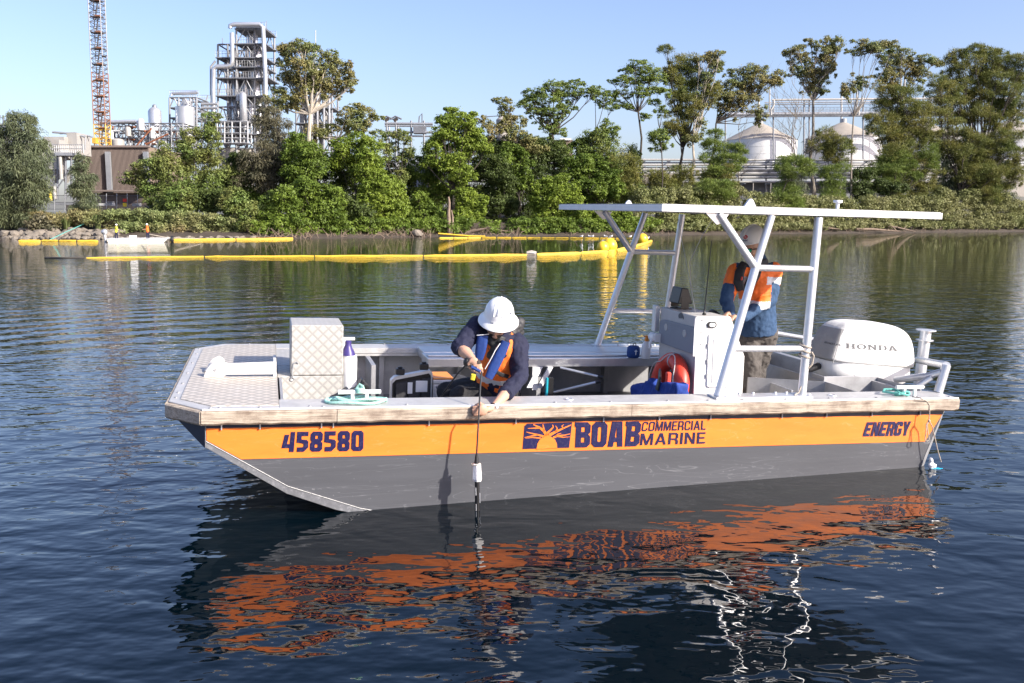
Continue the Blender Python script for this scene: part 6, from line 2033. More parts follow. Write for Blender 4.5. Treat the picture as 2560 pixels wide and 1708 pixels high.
# --- centre
tree('bright', 'big round-headed bright green tree above the small corrugated shed', (830, 0), [(850, 310, 85, 60), (760, 370, 80, 60), (940, 370, 85, 65), (830, 430, 110, 75), (720, 480, 90, 65), (1000, 470, 85, 65), (900, 520, 110, 70), (1060, 550, 75, 60), (780, 570, 110, 60), (640, 600, 85, 65), (960, 610, 90, 60), (1120, 610, 60, 55), (690, 700, 110, 65), (850, 720, 120, 70), (600, 740, 60, 50), (780, 800, 80, 55), (900, 830, 100, 70), (880, 900, 80, 50), (780, 260, 30, 18), (1010, 310, 35, 25)], 'leafy_tree', 'b3', 8, trunk=0.35, fork=0.4)
tree('oakg', 'light airy tree in front of the pipe gantry', (370, 0), [(160, 480, 50, 40), (250, 500, 55, 45), (330, 480, 50, 45), (400, 520, 55, 60), (200, 580, 55, 50), (300, 600, 60, 50), (440, 640, 50, 60), (250, 680, 50, 40), (360, 720, 40, 45), (370, 850, 55, 60), (350, 900, 55, 40)], 'leafy_tree', 'b3', 10, dens=0.75, trunk=0.16)
for i, (lab, bx, cl, k, bk) in enumerate((
        ('sunlit mangrove thicket at the water beside the domed mangroves', 200, [(60, 700, 70, 70), (40, 820, 80, 80), (130, 860, 80, 80), (220, 960, 90, 80), (100, 980, 90, 80), (300, 1050, 80, 70), (180, 1090, 100, 80), (330, 1130, 70, 70), (60, 1120, 80, 80), (260, 1210, 90, 70), (360, 1250, 60, 60), (130, 1240, 80, 70), (230, 1320, 60, 40)], 'bright', 4),
        ('dark green mangrove below the grey shed', 540, [(530, 1040, 60, 45), (500, 1120, 65, 60), (590, 1130, 60, 55), (560, 1210, 70, 60), (470, 1220, 60, 60), (600, 1280, 50, 45), (500, 1300, 60, 50), (680, 1200, 55, 70), (700, 1300, 50, 50)], 'mangrove', 4),
        ('rounded sunlit mangrove beside the dead stump', 980, [(900, 1010, 65, 55), (990, 1020, 70, 55), (1060, 1070, 65, 60), (930, 1110, 80, 65), (1030, 1150, 75, 65), (900, 1200, 60, 60), (990, 1230, 80, 60), (930, 1290, 70, 45), (1100, 1120, 45, 60)], 'bright', 4),
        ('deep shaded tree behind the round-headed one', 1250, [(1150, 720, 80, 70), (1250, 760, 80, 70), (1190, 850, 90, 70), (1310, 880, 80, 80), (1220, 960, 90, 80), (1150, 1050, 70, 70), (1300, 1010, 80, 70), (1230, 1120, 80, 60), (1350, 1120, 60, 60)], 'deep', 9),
        ('leafy green tree with mottled crown over the fallen log', 1420, [(1330, 620, 70, 60), (1420, 660, 60, 55), (1300, 700, 70, 60), (1430, 780, 70, 60), (1480, 850, 60, 60), (1400, 920, 70, 60), (1500, 760, 50, 45)], 'mangrove', 10),
        ('broad bright mangrove hanging low over the water by the boom', 1760, [(1590, 960, 70, 60), (1690, 920, 80, 60), (1790, 900, 80, 60), (1880, 960, 75, 65), (1640, 1040, 90, 65), (1770, 1020, 90, 70), (1900, 1060, 80, 65), (1560, 1110, 70, 65), (1700, 1130, 95, 70), (1830, 1150, 90, 70), (1960, 1140, 70, 65), (1620, 1220, 80, 60), (1760, 1240, 95, 65), (1890, 1250, 80, 60), (1680, 1310, 70, 45), (1820, 1320, 70, 45), (1980, 1230, 60, 60)], 'bright', 4),
        ('dense mottled green tree behind the canopy roof end', 2120, [(1900, 740, 70, 60), (2000, 720, 70, 60), (2100, 720, 75, 65), (2200, 760, 75, 70), (1960, 820, 75, 65), (2070, 840, 90, 70), (2190, 880, 80, 75), (2280, 840, 60, 70), (2000, 930, 70, 60), (2110, 960, 90, 70), (2220, 1010, 80, 70), (2080, 1070, 80, 60), (2300, 970, 60, 80)], 'mangrove', 8),
        ('bright mangrove low by the shore under the canopy roof', 2180, [(2060, 1190, 75, 60), (2160, 1220, 80, 60), (2250, 1190, 70, 60), (2100, 1290, 80, 50), (2220, 1300, 80, 50), (2320, 1260, 60, 70), (2380, 1180, 50, 60), (2400, 1290, 60, 50)], 'bright', 4))):
    tree(k, lab, (bx, 0), cl, 'mangrove_tree', 'b3', bk, trunk=0.18)
tree('acacia', 'tall spreading acacia with layered airy crown and dark limbs', (1700, 0), [(1520, 120, 70, 40), (1600, 90, 60, 40), (1720, 40, 80, 40), (1820, 60, 80, 45), (1930, 40, 60, 40), (1460, 220, 70, 35), (1560, 190, 80, 40), (1680, 170, 90, 45), (1800, 150, 80, 45), (1910, 130, 70, 40), (2000, 100, 60, 35), (2090, 110, 60, 35), (1560, 280, 70, 30), (1690, 270, 80, 35), (1810, 250, 70, 35), (1640, 360, 60, 30), (1760, 340, 70, 35), (1700, 440, 70, 35), (1800, 460, 50, 30), (1660, 540, 60, 35), (1730, 620, 70, 45), (1680, 690, 60, 40)], 'acacia_tree', 'b3', 14, dens=0.9, trunk=0.30, lean=(1715, 480))
tree('euc', 'dry olive eucalypt leaning in front of the beige stack', (1450, 0), [(1240, 190, 50, 35), (1310, 210, 55, 40), (1270, 280, 50, 50), (1340, 350, 60, 50), (1430, 360, 55, 40), (1290, 400, 50, 50), (1380, 440, 60, 40), (1450, 500, 60, 45), (1520, 540, 60, 45), (1560, 610, 70, 50), (1480, 610, 60, 50), (1130, 380, 60, 50), (1170, 460, 60, 60)], 'eucalyptus_tree', 'b3', 12, dens=0.9, trunk=0.22, bark='bark_dark', lean=(1400, 560))
tree('acacia', 'leaning airy acacia with bare forked limbs', (2000, 0), [(2110, 90, 60, 40), (2180, 140, 50, 40), (2240, 240, 60, 35), (2200, 400, 60, 40), (2260, 440, 60, 40), (2130, 480, 70, 40), (2060, 540, 70, 45), (2180, 530, 60, 45), (1960, 560, 60, 50), (2010, 630, 70, 50), (2130, 620, 70, 50)], 'acacia_tree', 'b3', 13, dens=0.8, trunk=0.2, lean=(2090, 520))
# --- right half
tree('acacia', 'tall acacia with wide layered crown and slim dark trunk', (345, 0), [(310, 285, 55, 25), (390, 300, 55, 30), (260, 330, 55, 28), (340, 350, 70, 30), (440, 350, 60, 32), (210, 400, 55, 25), (310, 410, 70, 30), (420, 410, 70, 32), (500, 390, 45, 28), (150, 420, 30, 18), (130, 500, 55, 25), (220, 500, 55, 25), (340, 490, 60, 28), (430, 480, 55, 25), (180, 570, 55, 22), (240, 590, 45, 20), (400, 670, 35, 22)], 'acacia_tree', 'b4', 14, dens=0.85, trunk=0.22, lean=(335, 640))
tree('acacia', 'thin upright tree with sparse tufts before the low long shed', (490, 0), [(480, 480, 40, 25), (540, 500, 35, 25), (460, 570, 40, 25), (510, 620, 35, 25), (480, 800, 60, 40), (440, 830, 50, 35), (520, 840, 50, 35), (490, 900, 40, 30)], 'slender_tree', 'b4', 8, dens=0.8, trunk=0.12, lean=(490, 760))
tree('dark', 'tall dense green she-oak with twin dark trunks', (620, 0), [(545, 190, 45, 25), (620, 270, 60, 40), (700, 260, 60, 40), (570, 350, 45, 45), (650, 360, 75, 50), (750, 350, 70, 50), (600, 440, 60, 50), (700, 460, 80, 55), (800, 440, 70, 50), (620, 540, 65, 45), (720, 560, 80, 50), (830, 530, 60, 45), (640, 640, 75, 40), (740, 640, 60, 40), (600, 730, 60, 40), (560, 760, 45, 45), (660, 780, 50, 35), (870, 250, 40, 40), (900, 300, 45, 35), (880, 500, 50, 40)], 'she_oak_tree', 'b4', 13, trunk=0.30, fork=0.55)
tree('euc', 'pale-trunked eucalypt with thin upper branches', (715, 0), [(780, 250, 35, 20), (860, 230, 45, 30), (920, 220, 35, 25), (890, 310, 45, 30), (830, 380, 40, 30), (790, 720, 45, 30), (740, 830, 55, 40), (700, 830, 40, 35), (800, 600, 40, 25)], 'eucalyptus_tree', 'b4', 11, dens=0.8, trunk=0.28, lean=(730, 850))
tree('euc', 'wide-crowned golden olive eucalypt overhanging the bare sapling and white tank', (800, 0), [(1050, 360, 60, 35), (1140, 330, 65, 35), (1210, 340, 60, 35), (1010, 450, 70, 40), (1110, 420, 80, 45), (1210, 420, 70, 45), (1290, 400, 60, 35), (1350, 370, 45, 35), (960, 520, 65, 40), (1060, 520, 75, 40), (1150, 540, 60, 40), (970, 600, 60, 30), (1060, 590, 55, 35), (1200, 620, 50, 35), (1240, 680, 45, 40), (1180, 480, 60, 40), (1330, 420, 50, 30), (930, 450, 40, 35)], 'eucalyptus_tree', 'b4', 14, dens=0.95, trunk=0.22, bark='bark_dark', lean=(900, 720))
tree('small', 'soft green young she-oak in front of the pipe rack', (860, 0), [(900, 800, 60, 35), (870, 880, 70, 45), (960, 900, 60, 45), (1060, 920, 60, 45), (870, 980, 75, 45), (960, 990, 80, 45), (1050, 990, 50, 40), (900, 1070, 80, 40), (1010, 1060, 60, 40), (840, 1130, 60, 40), (930, 1150, 60, 35)], 'she_oak_tree', 'b4', 9, trunk=0.16)
tree('small', 'bushy yellow-green sapling low on the bank below the young she-oak', (880, 0), [(830, 1170, 70, 40), (930, 1180, 75, 45), (800, 1240, 70, 50), (900, 1260, 80, 50), (980, 1240, 60, 45), (860, 1300, 70, 40)], 'sapling_shrub', 'b4', 4, trunk=0.10)
tree('small', 'leaning yellow-green she-oak with slanting dark trunk', (1290, 0), [(1400, 980, 70, 30), (1480, 1000, 75, 35), (1560, 1020, 70, 35), (1380, 1040, 60, 35), (1460, 1070, 75, 35), (1560, 1070, 60, 28), (1400, 1110, 55, 30)], 'she_oak_tree', 'b4', 5, trunk=0.14, lean=(1410, 1150))
tree('small', 'soft yellow-green shrub rising behind the canopy roof', (1420, 0), [(1380, 1190, 60, 45), (1440, 1230, 65, 50), (1350, 1260, 70, 50), (1430, 1310, 80, 50), (1330, 1330, 60, 40), (1480, 1290, 45, 50)], 'sapling_shrub', 'b4', 4, trunk=0.10)
tree('euc', 'very tall eucalypt with open crown between the two white tanks', (1600, 0), [(1430, 210, 45, 30), (1490, 190, 50, 35), (1540, 250, 50, 35), (1470, 270, 50, 30), (1590, 130, 35, 25), (1640, 170, 40, 35), (1720, 130, 45, 40), (1790, 140, 50, 40), (1700, 200, 50, 40), (1760, 190, 45, 25), (1670, 270, 50, 40), (1720, 300, 45, 40), (1480, 340, 40, 28), (1560, 340, 50, 30), (1640, 360, 70, 40), (1710, 350, 40, 35), (1570, 400, 60, 30), (1660, 430, 55, 30), (1600, 480, 50, 25), (1680, 490, 40, 25)], 'eucalyptus_tree', 'b4', 15, dens=0.95, trunk=0.34, bark='bark_grey', lean=(1605, 560))
tree('dry', 'patch of dry brown foliage on the trunk between the tanks', (1600, 0), [(1600, 860, 45, 40), (1640, 890, 40, 35), (1580, 900, 30, 35)], 'dry_shrub', 'b4', 14, dens=0.7, trunk=0.1)
tree('dark', 'dark slim young tree in front of the second white tank', (440, 0), [(430, 800, 50, 50), (400, 850, 55, 45), (470, 850, 50, 50), (440, 900, 55, 45), (540, 860, 50, 40), (550, 920, 45, 45), (430, 960, 45, 40), (520, 980, 35, 40)], 'slender_tree', 'b5', 9, dens=0.8, trunk=0.12)
tree('euc', 'flat-topped eucalypt on a long bare curved trunk', (590, 0), [(620, 195, 40, 28), (690, 140, 60, 30), (760, 160, 50, 30), (830, 160, 60, 35), (900, 150, 50, 28), (700, 190, 60, 25), (800, 200, 60, 25), (590, 450, 50, 45), (660, 440, 40, 30), (560, 490, 30, 30)], 'eucalyptus_tree', 'b5', 7, dens=1.0, trunk=0.20, bark='bark_grey', lean=(620, 680))
tree('euc', 'high olive eucalypt crown mixing with the dark she-oaks', (900, 0), [(900, 240, 60, 40), (970, 220, 60, 40), (860, 300, 50, 35), (940, 300, 65, 40), (1010, 280, 55, 40), (1080, 300, 55, 40), (1140, 250, 60, 30), (1200, 270, 40, 25), (1060, 360, 60, 35), (880, 380, 50, 35), (800, 440, 55, 35), (830, 380, 40, 30), (920, 430, 45, 30), (1110, 350, 60, 40)], 'eucalyptus_tree', 'b5', 12, dens=0.95, trunk=0.26, bark='bark_grey', lean=(960, 560))
tree('dark', 'broad dark she-oak half hiding a white storage tank', (880, 0), [(860, 500, 60, 45), (950, 500, 65, 45), (1040, 490, 60, 45), (820, 590, 70, 45), (920, 600, 80, 50), (1020, 590, 75, 50), (1110, 620, 65, 50), (860, 690, 80, 50), (960, 700, 90, 55), (1070, 700, 80, 55), (760, 690, 60, 35), (1160, 740, 60, 60), (800, 770, 80, 45), (910, 790, 90, 50), (1020, 800, 85, 50), (1120, 830, 70, 50), (870, 870, 70, 45), (1000, 890, 75, 50), (1190, 830, 50, 50)], 'she_oak_tree', 'b5', 10, trunk=0.30, fork=0.5)
tree('small', 'lighter olive she-oak below the broad dark one', (880, 0), [(860, 980, 75, 40), (950, 970, 70, 40), (820, 1050, 80, 45), (930, 1050, 85, 45), (1020, 1030, 55, 45), (1060, 1110, 45, 40), (760, 1080, 60, 40), (870, 1120, 80, 40), (1180, 940, 55, 60), (1200, 1020, 45, 40)], 'she_oak_tree', 'b5', 7, trunk=0.2)
tree('deep', 'shadowed bush on the bank beneath the olive she-oak', (750, 0), [(680, 1090, 60, 50), (740, 1140, 75, 55), (660, 1180, 70, 55), (820, 1190, 75, 50), (700, 1250, 80, 50), (900, 1200, 60, 40), (980, 1180, 50, 40)], 'dark_shrub', 'b5', 6, trunk=0.12)
tree('dark', 'huge dark she-oak with layered crown, the biggest on the bank', (1540, 0), [(1360, 210, 50, 30), (1440, 220, 50, 35), (1310, 270, 55, 35), (1530, 190, 55, 40), (1590, 210, 60, 40), (1660, 240, 55, 45), (1500, 280, 75, 50), (1610, 300, 80, 50), (1710, 300, 60, 50), (1410, 320, 65, 45), (1320, 370, 60, 45), (1800, 270, 65, 45), (1860, 270, 60, 50), (1770, 360, 70, 50), (1540, 390, 85, 55), (1660, 410, 85, 55), (1420, 430, 70, 50), (1860, 420, 70, 60), (1300, 460, 70, 50), (1760, 480, 80, 55), (1600, 500, 85, 55), (1480, 540, 75, 50), (1370, 560, 70, 50), (1840, 560, 75, 60), (1690, 600, 85, 55), (1560, 640, 80, 50), (1440, 660, 75, 50), (1790, 670, 80, 55), (1650, 720, 80, 50), (1330, 660, 60, 50)], 'she_oak_tree', 'b5', 12, trunk=0.42, fork=0.45)
tree('dark', 'dense dark she-oak beside the huge one with drooping lower boughs', (1310, 0), [(1230, 420, 60, 50), (1330, 470, 60, 45), (1210, 520, 60, 45), (1290, 570, 65, 45), (1250, 660, 65, 50), (1340, 740, 70, 50), (1280, 820, 70, 50), (1390, 830, 75, 55), (1310, 900, 70, 50), (1420, 920, 80, 50), (1500, 850, 80, 55), (1600, 860, 85, 55), (1700, 830, 80, 55), (1790, 820, 70, 50), (1530, 960, 85, 50), (1640, 970, 85, 55), (1740, 930, 65, 50), (1420, 1020, 80, 50), (1550, 1060, 85, 50), (1660, 1080, 85, 55), (1720, 1050, 50, 45), (1450, 1110, 75, 45), (1580, 1150, 85, 50), (1690, 1170, 65, 50), (1620, 1230, 80, 45), (1820, 1100, 50, 60), (1850, 950, 60, 50)], 'she_oak_tree', 'b5', 8, trunk=0.32, fork=0.4)
BELT = random.Random(12)
BELT_AT = ['below the beige round tank', 'below the tall process tower', 'behind the half-dry brown she-oak', 'between the brown she-oak and broad eucalypt', 'behind the broad eucalypt trunk', 'behind the domed mangrove', 'between the domed mangrove and pipe gantry', 'in front of the pipe gantry', 'beside the silver corrugated shed', 'behind the dead stump', 'between the round-headed tree and beige silo', 'below the beige silo', 'above the pale fallen trunk', 'in front of the brown blocks', 'below the tall spreading acacia', 'below the leaning airy acacia', 'at the foot of the slim acacia']
OAK_AT = ['beside the slim acacia trunk', 'before the slatted building', 'under the twin-trunked she-oak', 'between the twin-trunked she-oak and white tank', 'under the eucalypt between the tanks', 'between two tall eucalypts before the white tank', 'under the broad dark she-oak', 'between the olive and drooping she-oaks', 'at the dense drooping she-oak', 'under the huge she-oak', 'by the beige wall']
for i, x in enumerate(list(range(560, 1600, 62))):
    y0 = np.interp(x, [330, 560, 700, 850, 1000, 1100, 1250, 1400, 1600], [470, 440, 400, 380, 425, 395, 355, 350, 385])
    cl = []
    y = y0 + BELT.uniform(-18, 14)
    while y < 540:
        for dx in (-24, 10, 34):
            cl.append((x + dx + BELT.uniform(-10, 10), y + BELT.uniform(-9, 9), BELT.uniform(17, 26), BELT.uniform(14, 21)))
        y += 27
    kk = BELT.choice(['deep', 'mangrove', 'oakg', 'deep'])
    lab = {'deep': 'dark green', 'mangrove': 'mid green', 'oakg': 'grey-green'}[kk] + ' leafy tree of the belt ' + BELT_AT[i]
    tree(kk, lab, (x, 0), cl, 'belt_tree', 'T', 13 + BELT.uniform(-1, 3), 'trees of the dense belt', dens=0.6, trunk=0.16, twigs=False)
for i, (x, y0) in enumerate(((1560, 400), (1640, 440), (1700, 430), (1790, 425), (1985, 440), (2080, 430), (2230, 380), (2300, 400), (2370, 370), (2440, 400), (2500, 420))):
    cl = []; y = y0
    while y < 515:
        for dx in (-18, 4, 24): cl.append((x + dx + BELT.uniform(-9, 9), y + BELT.uniform(-8, 8), BELT.uniform(14, 22), BELT.uniform(12, 18)))
        y += 26
    kk = BELT.choice(['dark', 'small', 'dark', 'casu'])
    lab = {'dark': 'low dark she-oak ', 'small': 'low yellow-green she-oak ', 'casu': 'low drooping grey she-oak '}[kk] + OAK_AT[i]
    tree(kk, lab, (x, 0), cl, 'she_oak_tree', 'T', 8 + BELT.uniform(-1, 3), 'low she-oaks before the pipe bank', dens=0.6, trunk=0.12, twigs=False)
# bare tree with thin branches before the first tank
def bare_tree(label, crop, base, top, back, seed, r0=0.16, n=10, name='bare_tree'):
    rng = random.Random(seed)
    cr = CROP[crop]
    bx = cr[0] + base[0] / cr[2]
    D = shoreD(bx) + back
    g = PD('T', bx, 560, D); g.z = gz(back) - 0.1
    root = empty(name, g, label, 'tree')
    tp = PD('T', cr[0] + top[0] / cr[2], cr[1] + top[1] / cr[2], D)
    w = MB()
    H = (tp - g).length
    pts = [Vector((0, 0, -0.2))]
    for i in range(1, 7):
        p = (tp - g) * (i / 6) + Vector((rng.uniform(-1, 1), rng.uniform(-1, 1), 0)) * H * 0.018
        pts.append(p)
    w.tube(pts, [r0 * (1 - 0.85 * i / 6) for i in range(7)], 6)
    w.build('trunk', 'bark_grey', root, smooth=True, fix=False)
    b = MB()
    def branch(p, d, l, r, lev):
        q = [p]
        for i in range(3):
            d = (d + Vector((rng.uniform(-.35, .35), rng.uniform(-.35, .35), rng.uniform(-.1, .3)))).normalized()
            q.append(q[-1] + d * l / 3)
        b.tube(q, [r, r * .75, r * .5, r * .25], 4, cap=False)
        if lev > 0:
            for k in range(4):
                branch(q[rng.randint(1, 3)], (d + Vector((rng.uniform(-1, 1), rng.uniform(-1, 1), rng.uniform(0, .6)))).normalized(), l * rng.uniform(.4, .65), r * .5, lev - 1)
    for i in range(n):
        k = rng.uniform(0.3, 0.98)
        p = pts[0].lerp(pts[-1], k)
        a = rng.uniform(0, 6.28)
        branch(p, Vector((math.cos(a), math.sin(a) * 0.7, rng.uniform(0.4, 1.0))).normalized(), H * rng.uniform(.18, .34), r0 * .34, 2)
    tag(b.build('branches', 'bark_grey', root, smooth=True, fix=False), kind='stuff')
    return root


bare_tree('leafless grey tree with fine branches before the first white tank', 'b4', (1450, 0), (1470, 560), 10, 3, 0.16, 12)
bare_tree('bare twiggy tree beside the tall eucalypt at the tank walkway', 'b5', (170, 0), (210, 470), 11, 5, 0.12, 9)
bare_tree('thin leafless sapling under the golden olive eucalypt', 'b4', (1085, 0), (1060, 690), 9, 8, 0.12, 7)
# dead stump at the water in the middle
sx = 900 + 795 / 3.564
g = PD('T', sx, 590, shoreD(sx) + 1.5); g.z = 0.25
stp = empty('dead_stump', g, 'tall broken reddish dead stump standing at the water edge', 'stump')
w = MB(); w.tube([(0.05, 0, -0.3), (0, 0, 1.2), (-0.05, 0, 2.6), (0.05, 0, 3.9), (-0.05, 0, 4.6)], [0.32, 0.26, 0.20, 0.16, 0.10], 8); w.build('trunk', 'dead_wood', stp, smooth=True)
w = MB(); w.tube([(0.15, 0, -0.2), (0.45, 0, 1.2), (0.42, 0.1, 2.2), (0.30, 0, 3.0)], [0.18, 0.14, 0.12, 0.06], 7); w.build('side_stem', 'dead_wood', stp, smooth=True)

# fallen logs on the shore
def log(label, crop, a, b_, back, r, seed, br=3):
    rng = random.Random(seed)
    cr = CROP[crop]
    D = shoreD(cr[0] + a[0] / cr[2]) + back
    A = PD('T', cr[0] + a[0] / cr[2], cr[1] + a[1] / cr[2], D); B = PD('T', cr[0] + b_[0] / cr[2], cr[1] + b_[1] / cr[2], D + rng.uniform(-1, 1))
    for p in (A, B): p.z = max(p.z, 0.15)
    root = empty('fallen_log', A, label, 'log')
    w = MB(); d = B - A
    w.tube([Vector((0, 0, 0)), d * 0.35 + Vector((0, 0, r * 0.6)), d * 0.7 + Vector((0, 0, r * 0.3)), d], [r, r * .9, r * .7, r * .35], 8)
    w.build('trunk', 'dead_wood', root, smooth=True)
    for i in range(br):
        w = MB(); p = d * rng.uniform(0.3, 0.95)
        q = p + Vector((rng.uniform(-1, 1), rng.uniform(-.5, .5), rng.uniform(.2, .8))) * d.length * 0.22
        w.tube([p, p.lerp(q, .5) + Vector((0, 0, .08)), q], [r * .4, r * .3, r * .12], 5); w.build('branch', 'dead_wood', root, smooth=True)


log('pale fallen trunk lying on the mud among dead branches', 'b3', (920, 1375), (1150, 1320), 2.2, 0.22, 1, 5)
log('long dark driftwood log lying on the mud', 'b5', (640, 1490), (960, 1505), 1.2, 0.20, 2, 3)
log('dark forked driftwood slanting from the mud into the water', 'b5', (870, 1468), (1070, 1512), 1.5, 0.16, 4, 2)
log('thin driftwood branches under the shaded bank', 'b3', (1150, 1330), (1380, 1360), 2.4, 0.10, 6, 7)
log('grey log half hidden under the grey-green shrubbery', 'b5', (330, 1475), (520, 1490), 2.0, 0.14, 9, 3)

# roots and dead sticks along the waterline
st = MB(); rng = random.Random(31)
def sticks(px0, px1, n, h):
    for i in range(n):
        px = rng.uniform(px0, px1); d = rng.uniform(-0.3, 2.6)
        p = PD('T', px, 590, shoreD(px) + d); p.z = max(0, gz(d)) - 0.05
        q = p + Vector((rng.uniform(-1, 1) * h, rng.uniform(-.5, .5) * h, rng.uniform(.1, 1.0) * h))
        st.tube([p, p.lerp(q, .5) + Vector((rng.uniform(-.15, .15), 0, rng.uniform(0, .2))), q], [0.035, 0.028, 0.012], 4, cap=False)
sticks(640, 800, 90, 1.3); sticks(960, 1080, 90, 1.2); sticks(1160, 1300, 70, 1.2); sticks(820, 960, 60, 1.0); sticks(1400, 1700, 70, .8); sticks(1900, 2450, 90, .8)
sk = st.build('mangrove_roots', 'dead_wood', smooth=True, fix=False); tag(sk, 'tangle of pale dead sticks and roots along the far waterline', 'roots', kind='stuff')

# undergrowth that reads as one mass
def undergrowth(name, label, crop, mounds, m, back, size=0.34, cov=3.0, mode='leaf', depth=1.0):
    TSEED[0] += 1
    L = Leaves(TSEED[0]); cr = CROP[crop]; rng = random.Random(TSEED[0])
    for (x, y, rx, ry) in mounds:
        px = cr[0] + x / cr[2]; D = shoreD(px) + back + rng.uniform(-.8, .8)
        R1 = rx / cr[2] * D / FT; R2 = ry / cr[2] * D / FT
        c = PD('T', px, cr[1] + y / cr[2], D)
        N = int(math.pi * R1 * R2 * cov / (size * size * 0.32) * 1.15 + 30)
        L.clump(c, (R1, max(1.2, R2) * depth, R2), N, size, mode, fill=0.6, loose=0.5)
    o = link(name, L.mesh(name, (0, 0, 0)), m)
    tag(o, label, 'undergrowth', kind='stuff')


rng = random.Random(5)
ms = []
for x in range(150, 1500, 44):
    top = np.interp(x, [150, 330, 640, 900, 1300, 1560], [1285, 1310, 1290, 1295, 1320, 1350])
    for k in range(4):
        ms.append((x + rng.uniform(-15, 15), top + 18 + k * 38 + rng.uniform(-8, 8), rng.uniform(40, 60), rng.uniform(28, 40)))
ms = [q for q in ms if not (q[0] < 640 and q[1] > 1375)]
undergrowth('bramble_hedge', 'olive and rusty bramble hedge covering the bank above the rocks', 'b1', ms, 'leaf_hedge', 4.0, 0.20, 3.0)
ms = []
for x in range(-60, 1900, 52):
    top = np.interp(x, [0, 240, 640, 900, 1180, 1250, 1500, 1700, 1800, 1900], [1330, 1270, 1290, 1250, 1280, 1200, 1230, 1240, 1310, 1360])
    y = top + 25; k = 0
    while y < 1465:
        ms.append((x + rng.uniform(-25, 25), y + rng.uniform(-26, 12), rng.uniform(34, 84), rng.uniform(24, 56))); y += 46
undergrowth('bank_undergrowth', 'dense grey-green shrubbery covering the bank down to the mud', 'b5', ms, 'leaf_hedge_r', 4.5, 0.24, 2.6)
ms = []
for x in range(340, 1560, 52):
    top = np.interp(x, [340, 700, 1000, 1500], [1240, 1230, 1230, 1300]); y = top
    while y < 1490:
        ms.append((x + rng.uniform(-25, 25), y + rng.uniform(-26, 12), rng.uniform(34, 84), rng.uniform(24, 56))); y += 48
undergrowth('bank_undergrowth', 'dark olive undergrowth behind the canopy below the slim tall trunks', 'b4', ms, 'leaf_hedge_r', 5.0, 0.24, 2.6)
ms = [(x + rng.uniform(-20, 20), 1230 + rng.uniform(-60, 120), 60, 50) for x in range(-80, 2400, 60)]
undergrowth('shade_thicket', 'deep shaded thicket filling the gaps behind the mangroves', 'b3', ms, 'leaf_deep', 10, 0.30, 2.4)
ms = [(x + rng.uniform(-20, 20), 1240 + rng.uniform(-60, 60), 70, 55) for x in range(0, 1200, 70)]
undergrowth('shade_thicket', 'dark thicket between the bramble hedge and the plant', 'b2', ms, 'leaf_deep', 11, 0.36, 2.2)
undergrowth('dry_bracken', 'patch of rusty dry bracken above the rocks', 'b1', [(250, 1350, 60, 50), (300, 1370, 60, 40), (200, 1380, 50, 40), (240, 1400, 60, 30), (330, 1400, 40, 30)], 'leaf_dry', 3.2, 0.26, 3.2)
ms = []
for x in range(640, 1650, 13):
    d_ = rng.uniform(-1, 1)
    if 1175 < x < 1290 and rng.random() < 0.6: continue
    for y in (552, 566, 577): ms.append((x + rng.uniform(-6, 6), y + rng.uniform(-4, 4) + (6 if x < 900 else 0), rng.uniform(9, 17), rng.uniform(7, 11)))
undergrowth('mangrove_fringe', 'low mangrove foliage hanging to the water around the dead stump', 'T', ms, 'leaf_mangrove', 2.2, 0.24, 2.4)
ms = []
for x in range(1600, 2600, 14):
    for y in (566, 573): ms.append((x + rng.uniform(-6, 6), y + rng.uniform(-3, 3) - (x - 1600) * 0.009, rng.uniform(9, 16), rng.uniform(6, 9)))
undergrowth('shore_fringe', 'low grey-green shrub edge hanging over the strip of mud', 'T', ms, 'leaf_hedge_r', 2.0, 0.22, 2.2)
# spiky grass tussocks
for i, (x, y, lab) in enumerate(((410, 1400, 'spiky grass tussock between the weeping and slender she-oaks'), (600, 1390, 'spiky grass tussock between the slender she-oak and bramble hedge'))):
    px = x / 2.45; D = shoreD(px) + 3.4; g = PD('T', px, y / 2.45, D)
    w = MB(); rg_ = random.Random(i)
    for k in range(160):
        a = rg_.uniform(0, 6.28); l = rg_.uniform(1.1, 2.1); sp_ = rg_.uniform(.1, .9)
        d = Vector((math.cos(a), math.sin(a), 0)); s_ = Vector((-d.y, d.x, 0)) * 0.03
        p0 = d * rg_.uniform(0, .3); p1 = d * sp_ * l * .45 + Vector((0, 0, l * .8)); p2 = d * sp_ * l * .95 + Vector((0, 0, l * (.95 - .5 * sp_)))
        w.add([p0 - s_, p0 + s_, p1 + s_, p1 - s_, p2], [(0, 1, 2, 3), (3, 2, 4)])
    g.z -= 0.3
    o = w.build('grass_tussock', 'leaf_grass', fix=False); o.location = g
    tag(o, lab, 'grass', 'grass tussocks above the rocks')

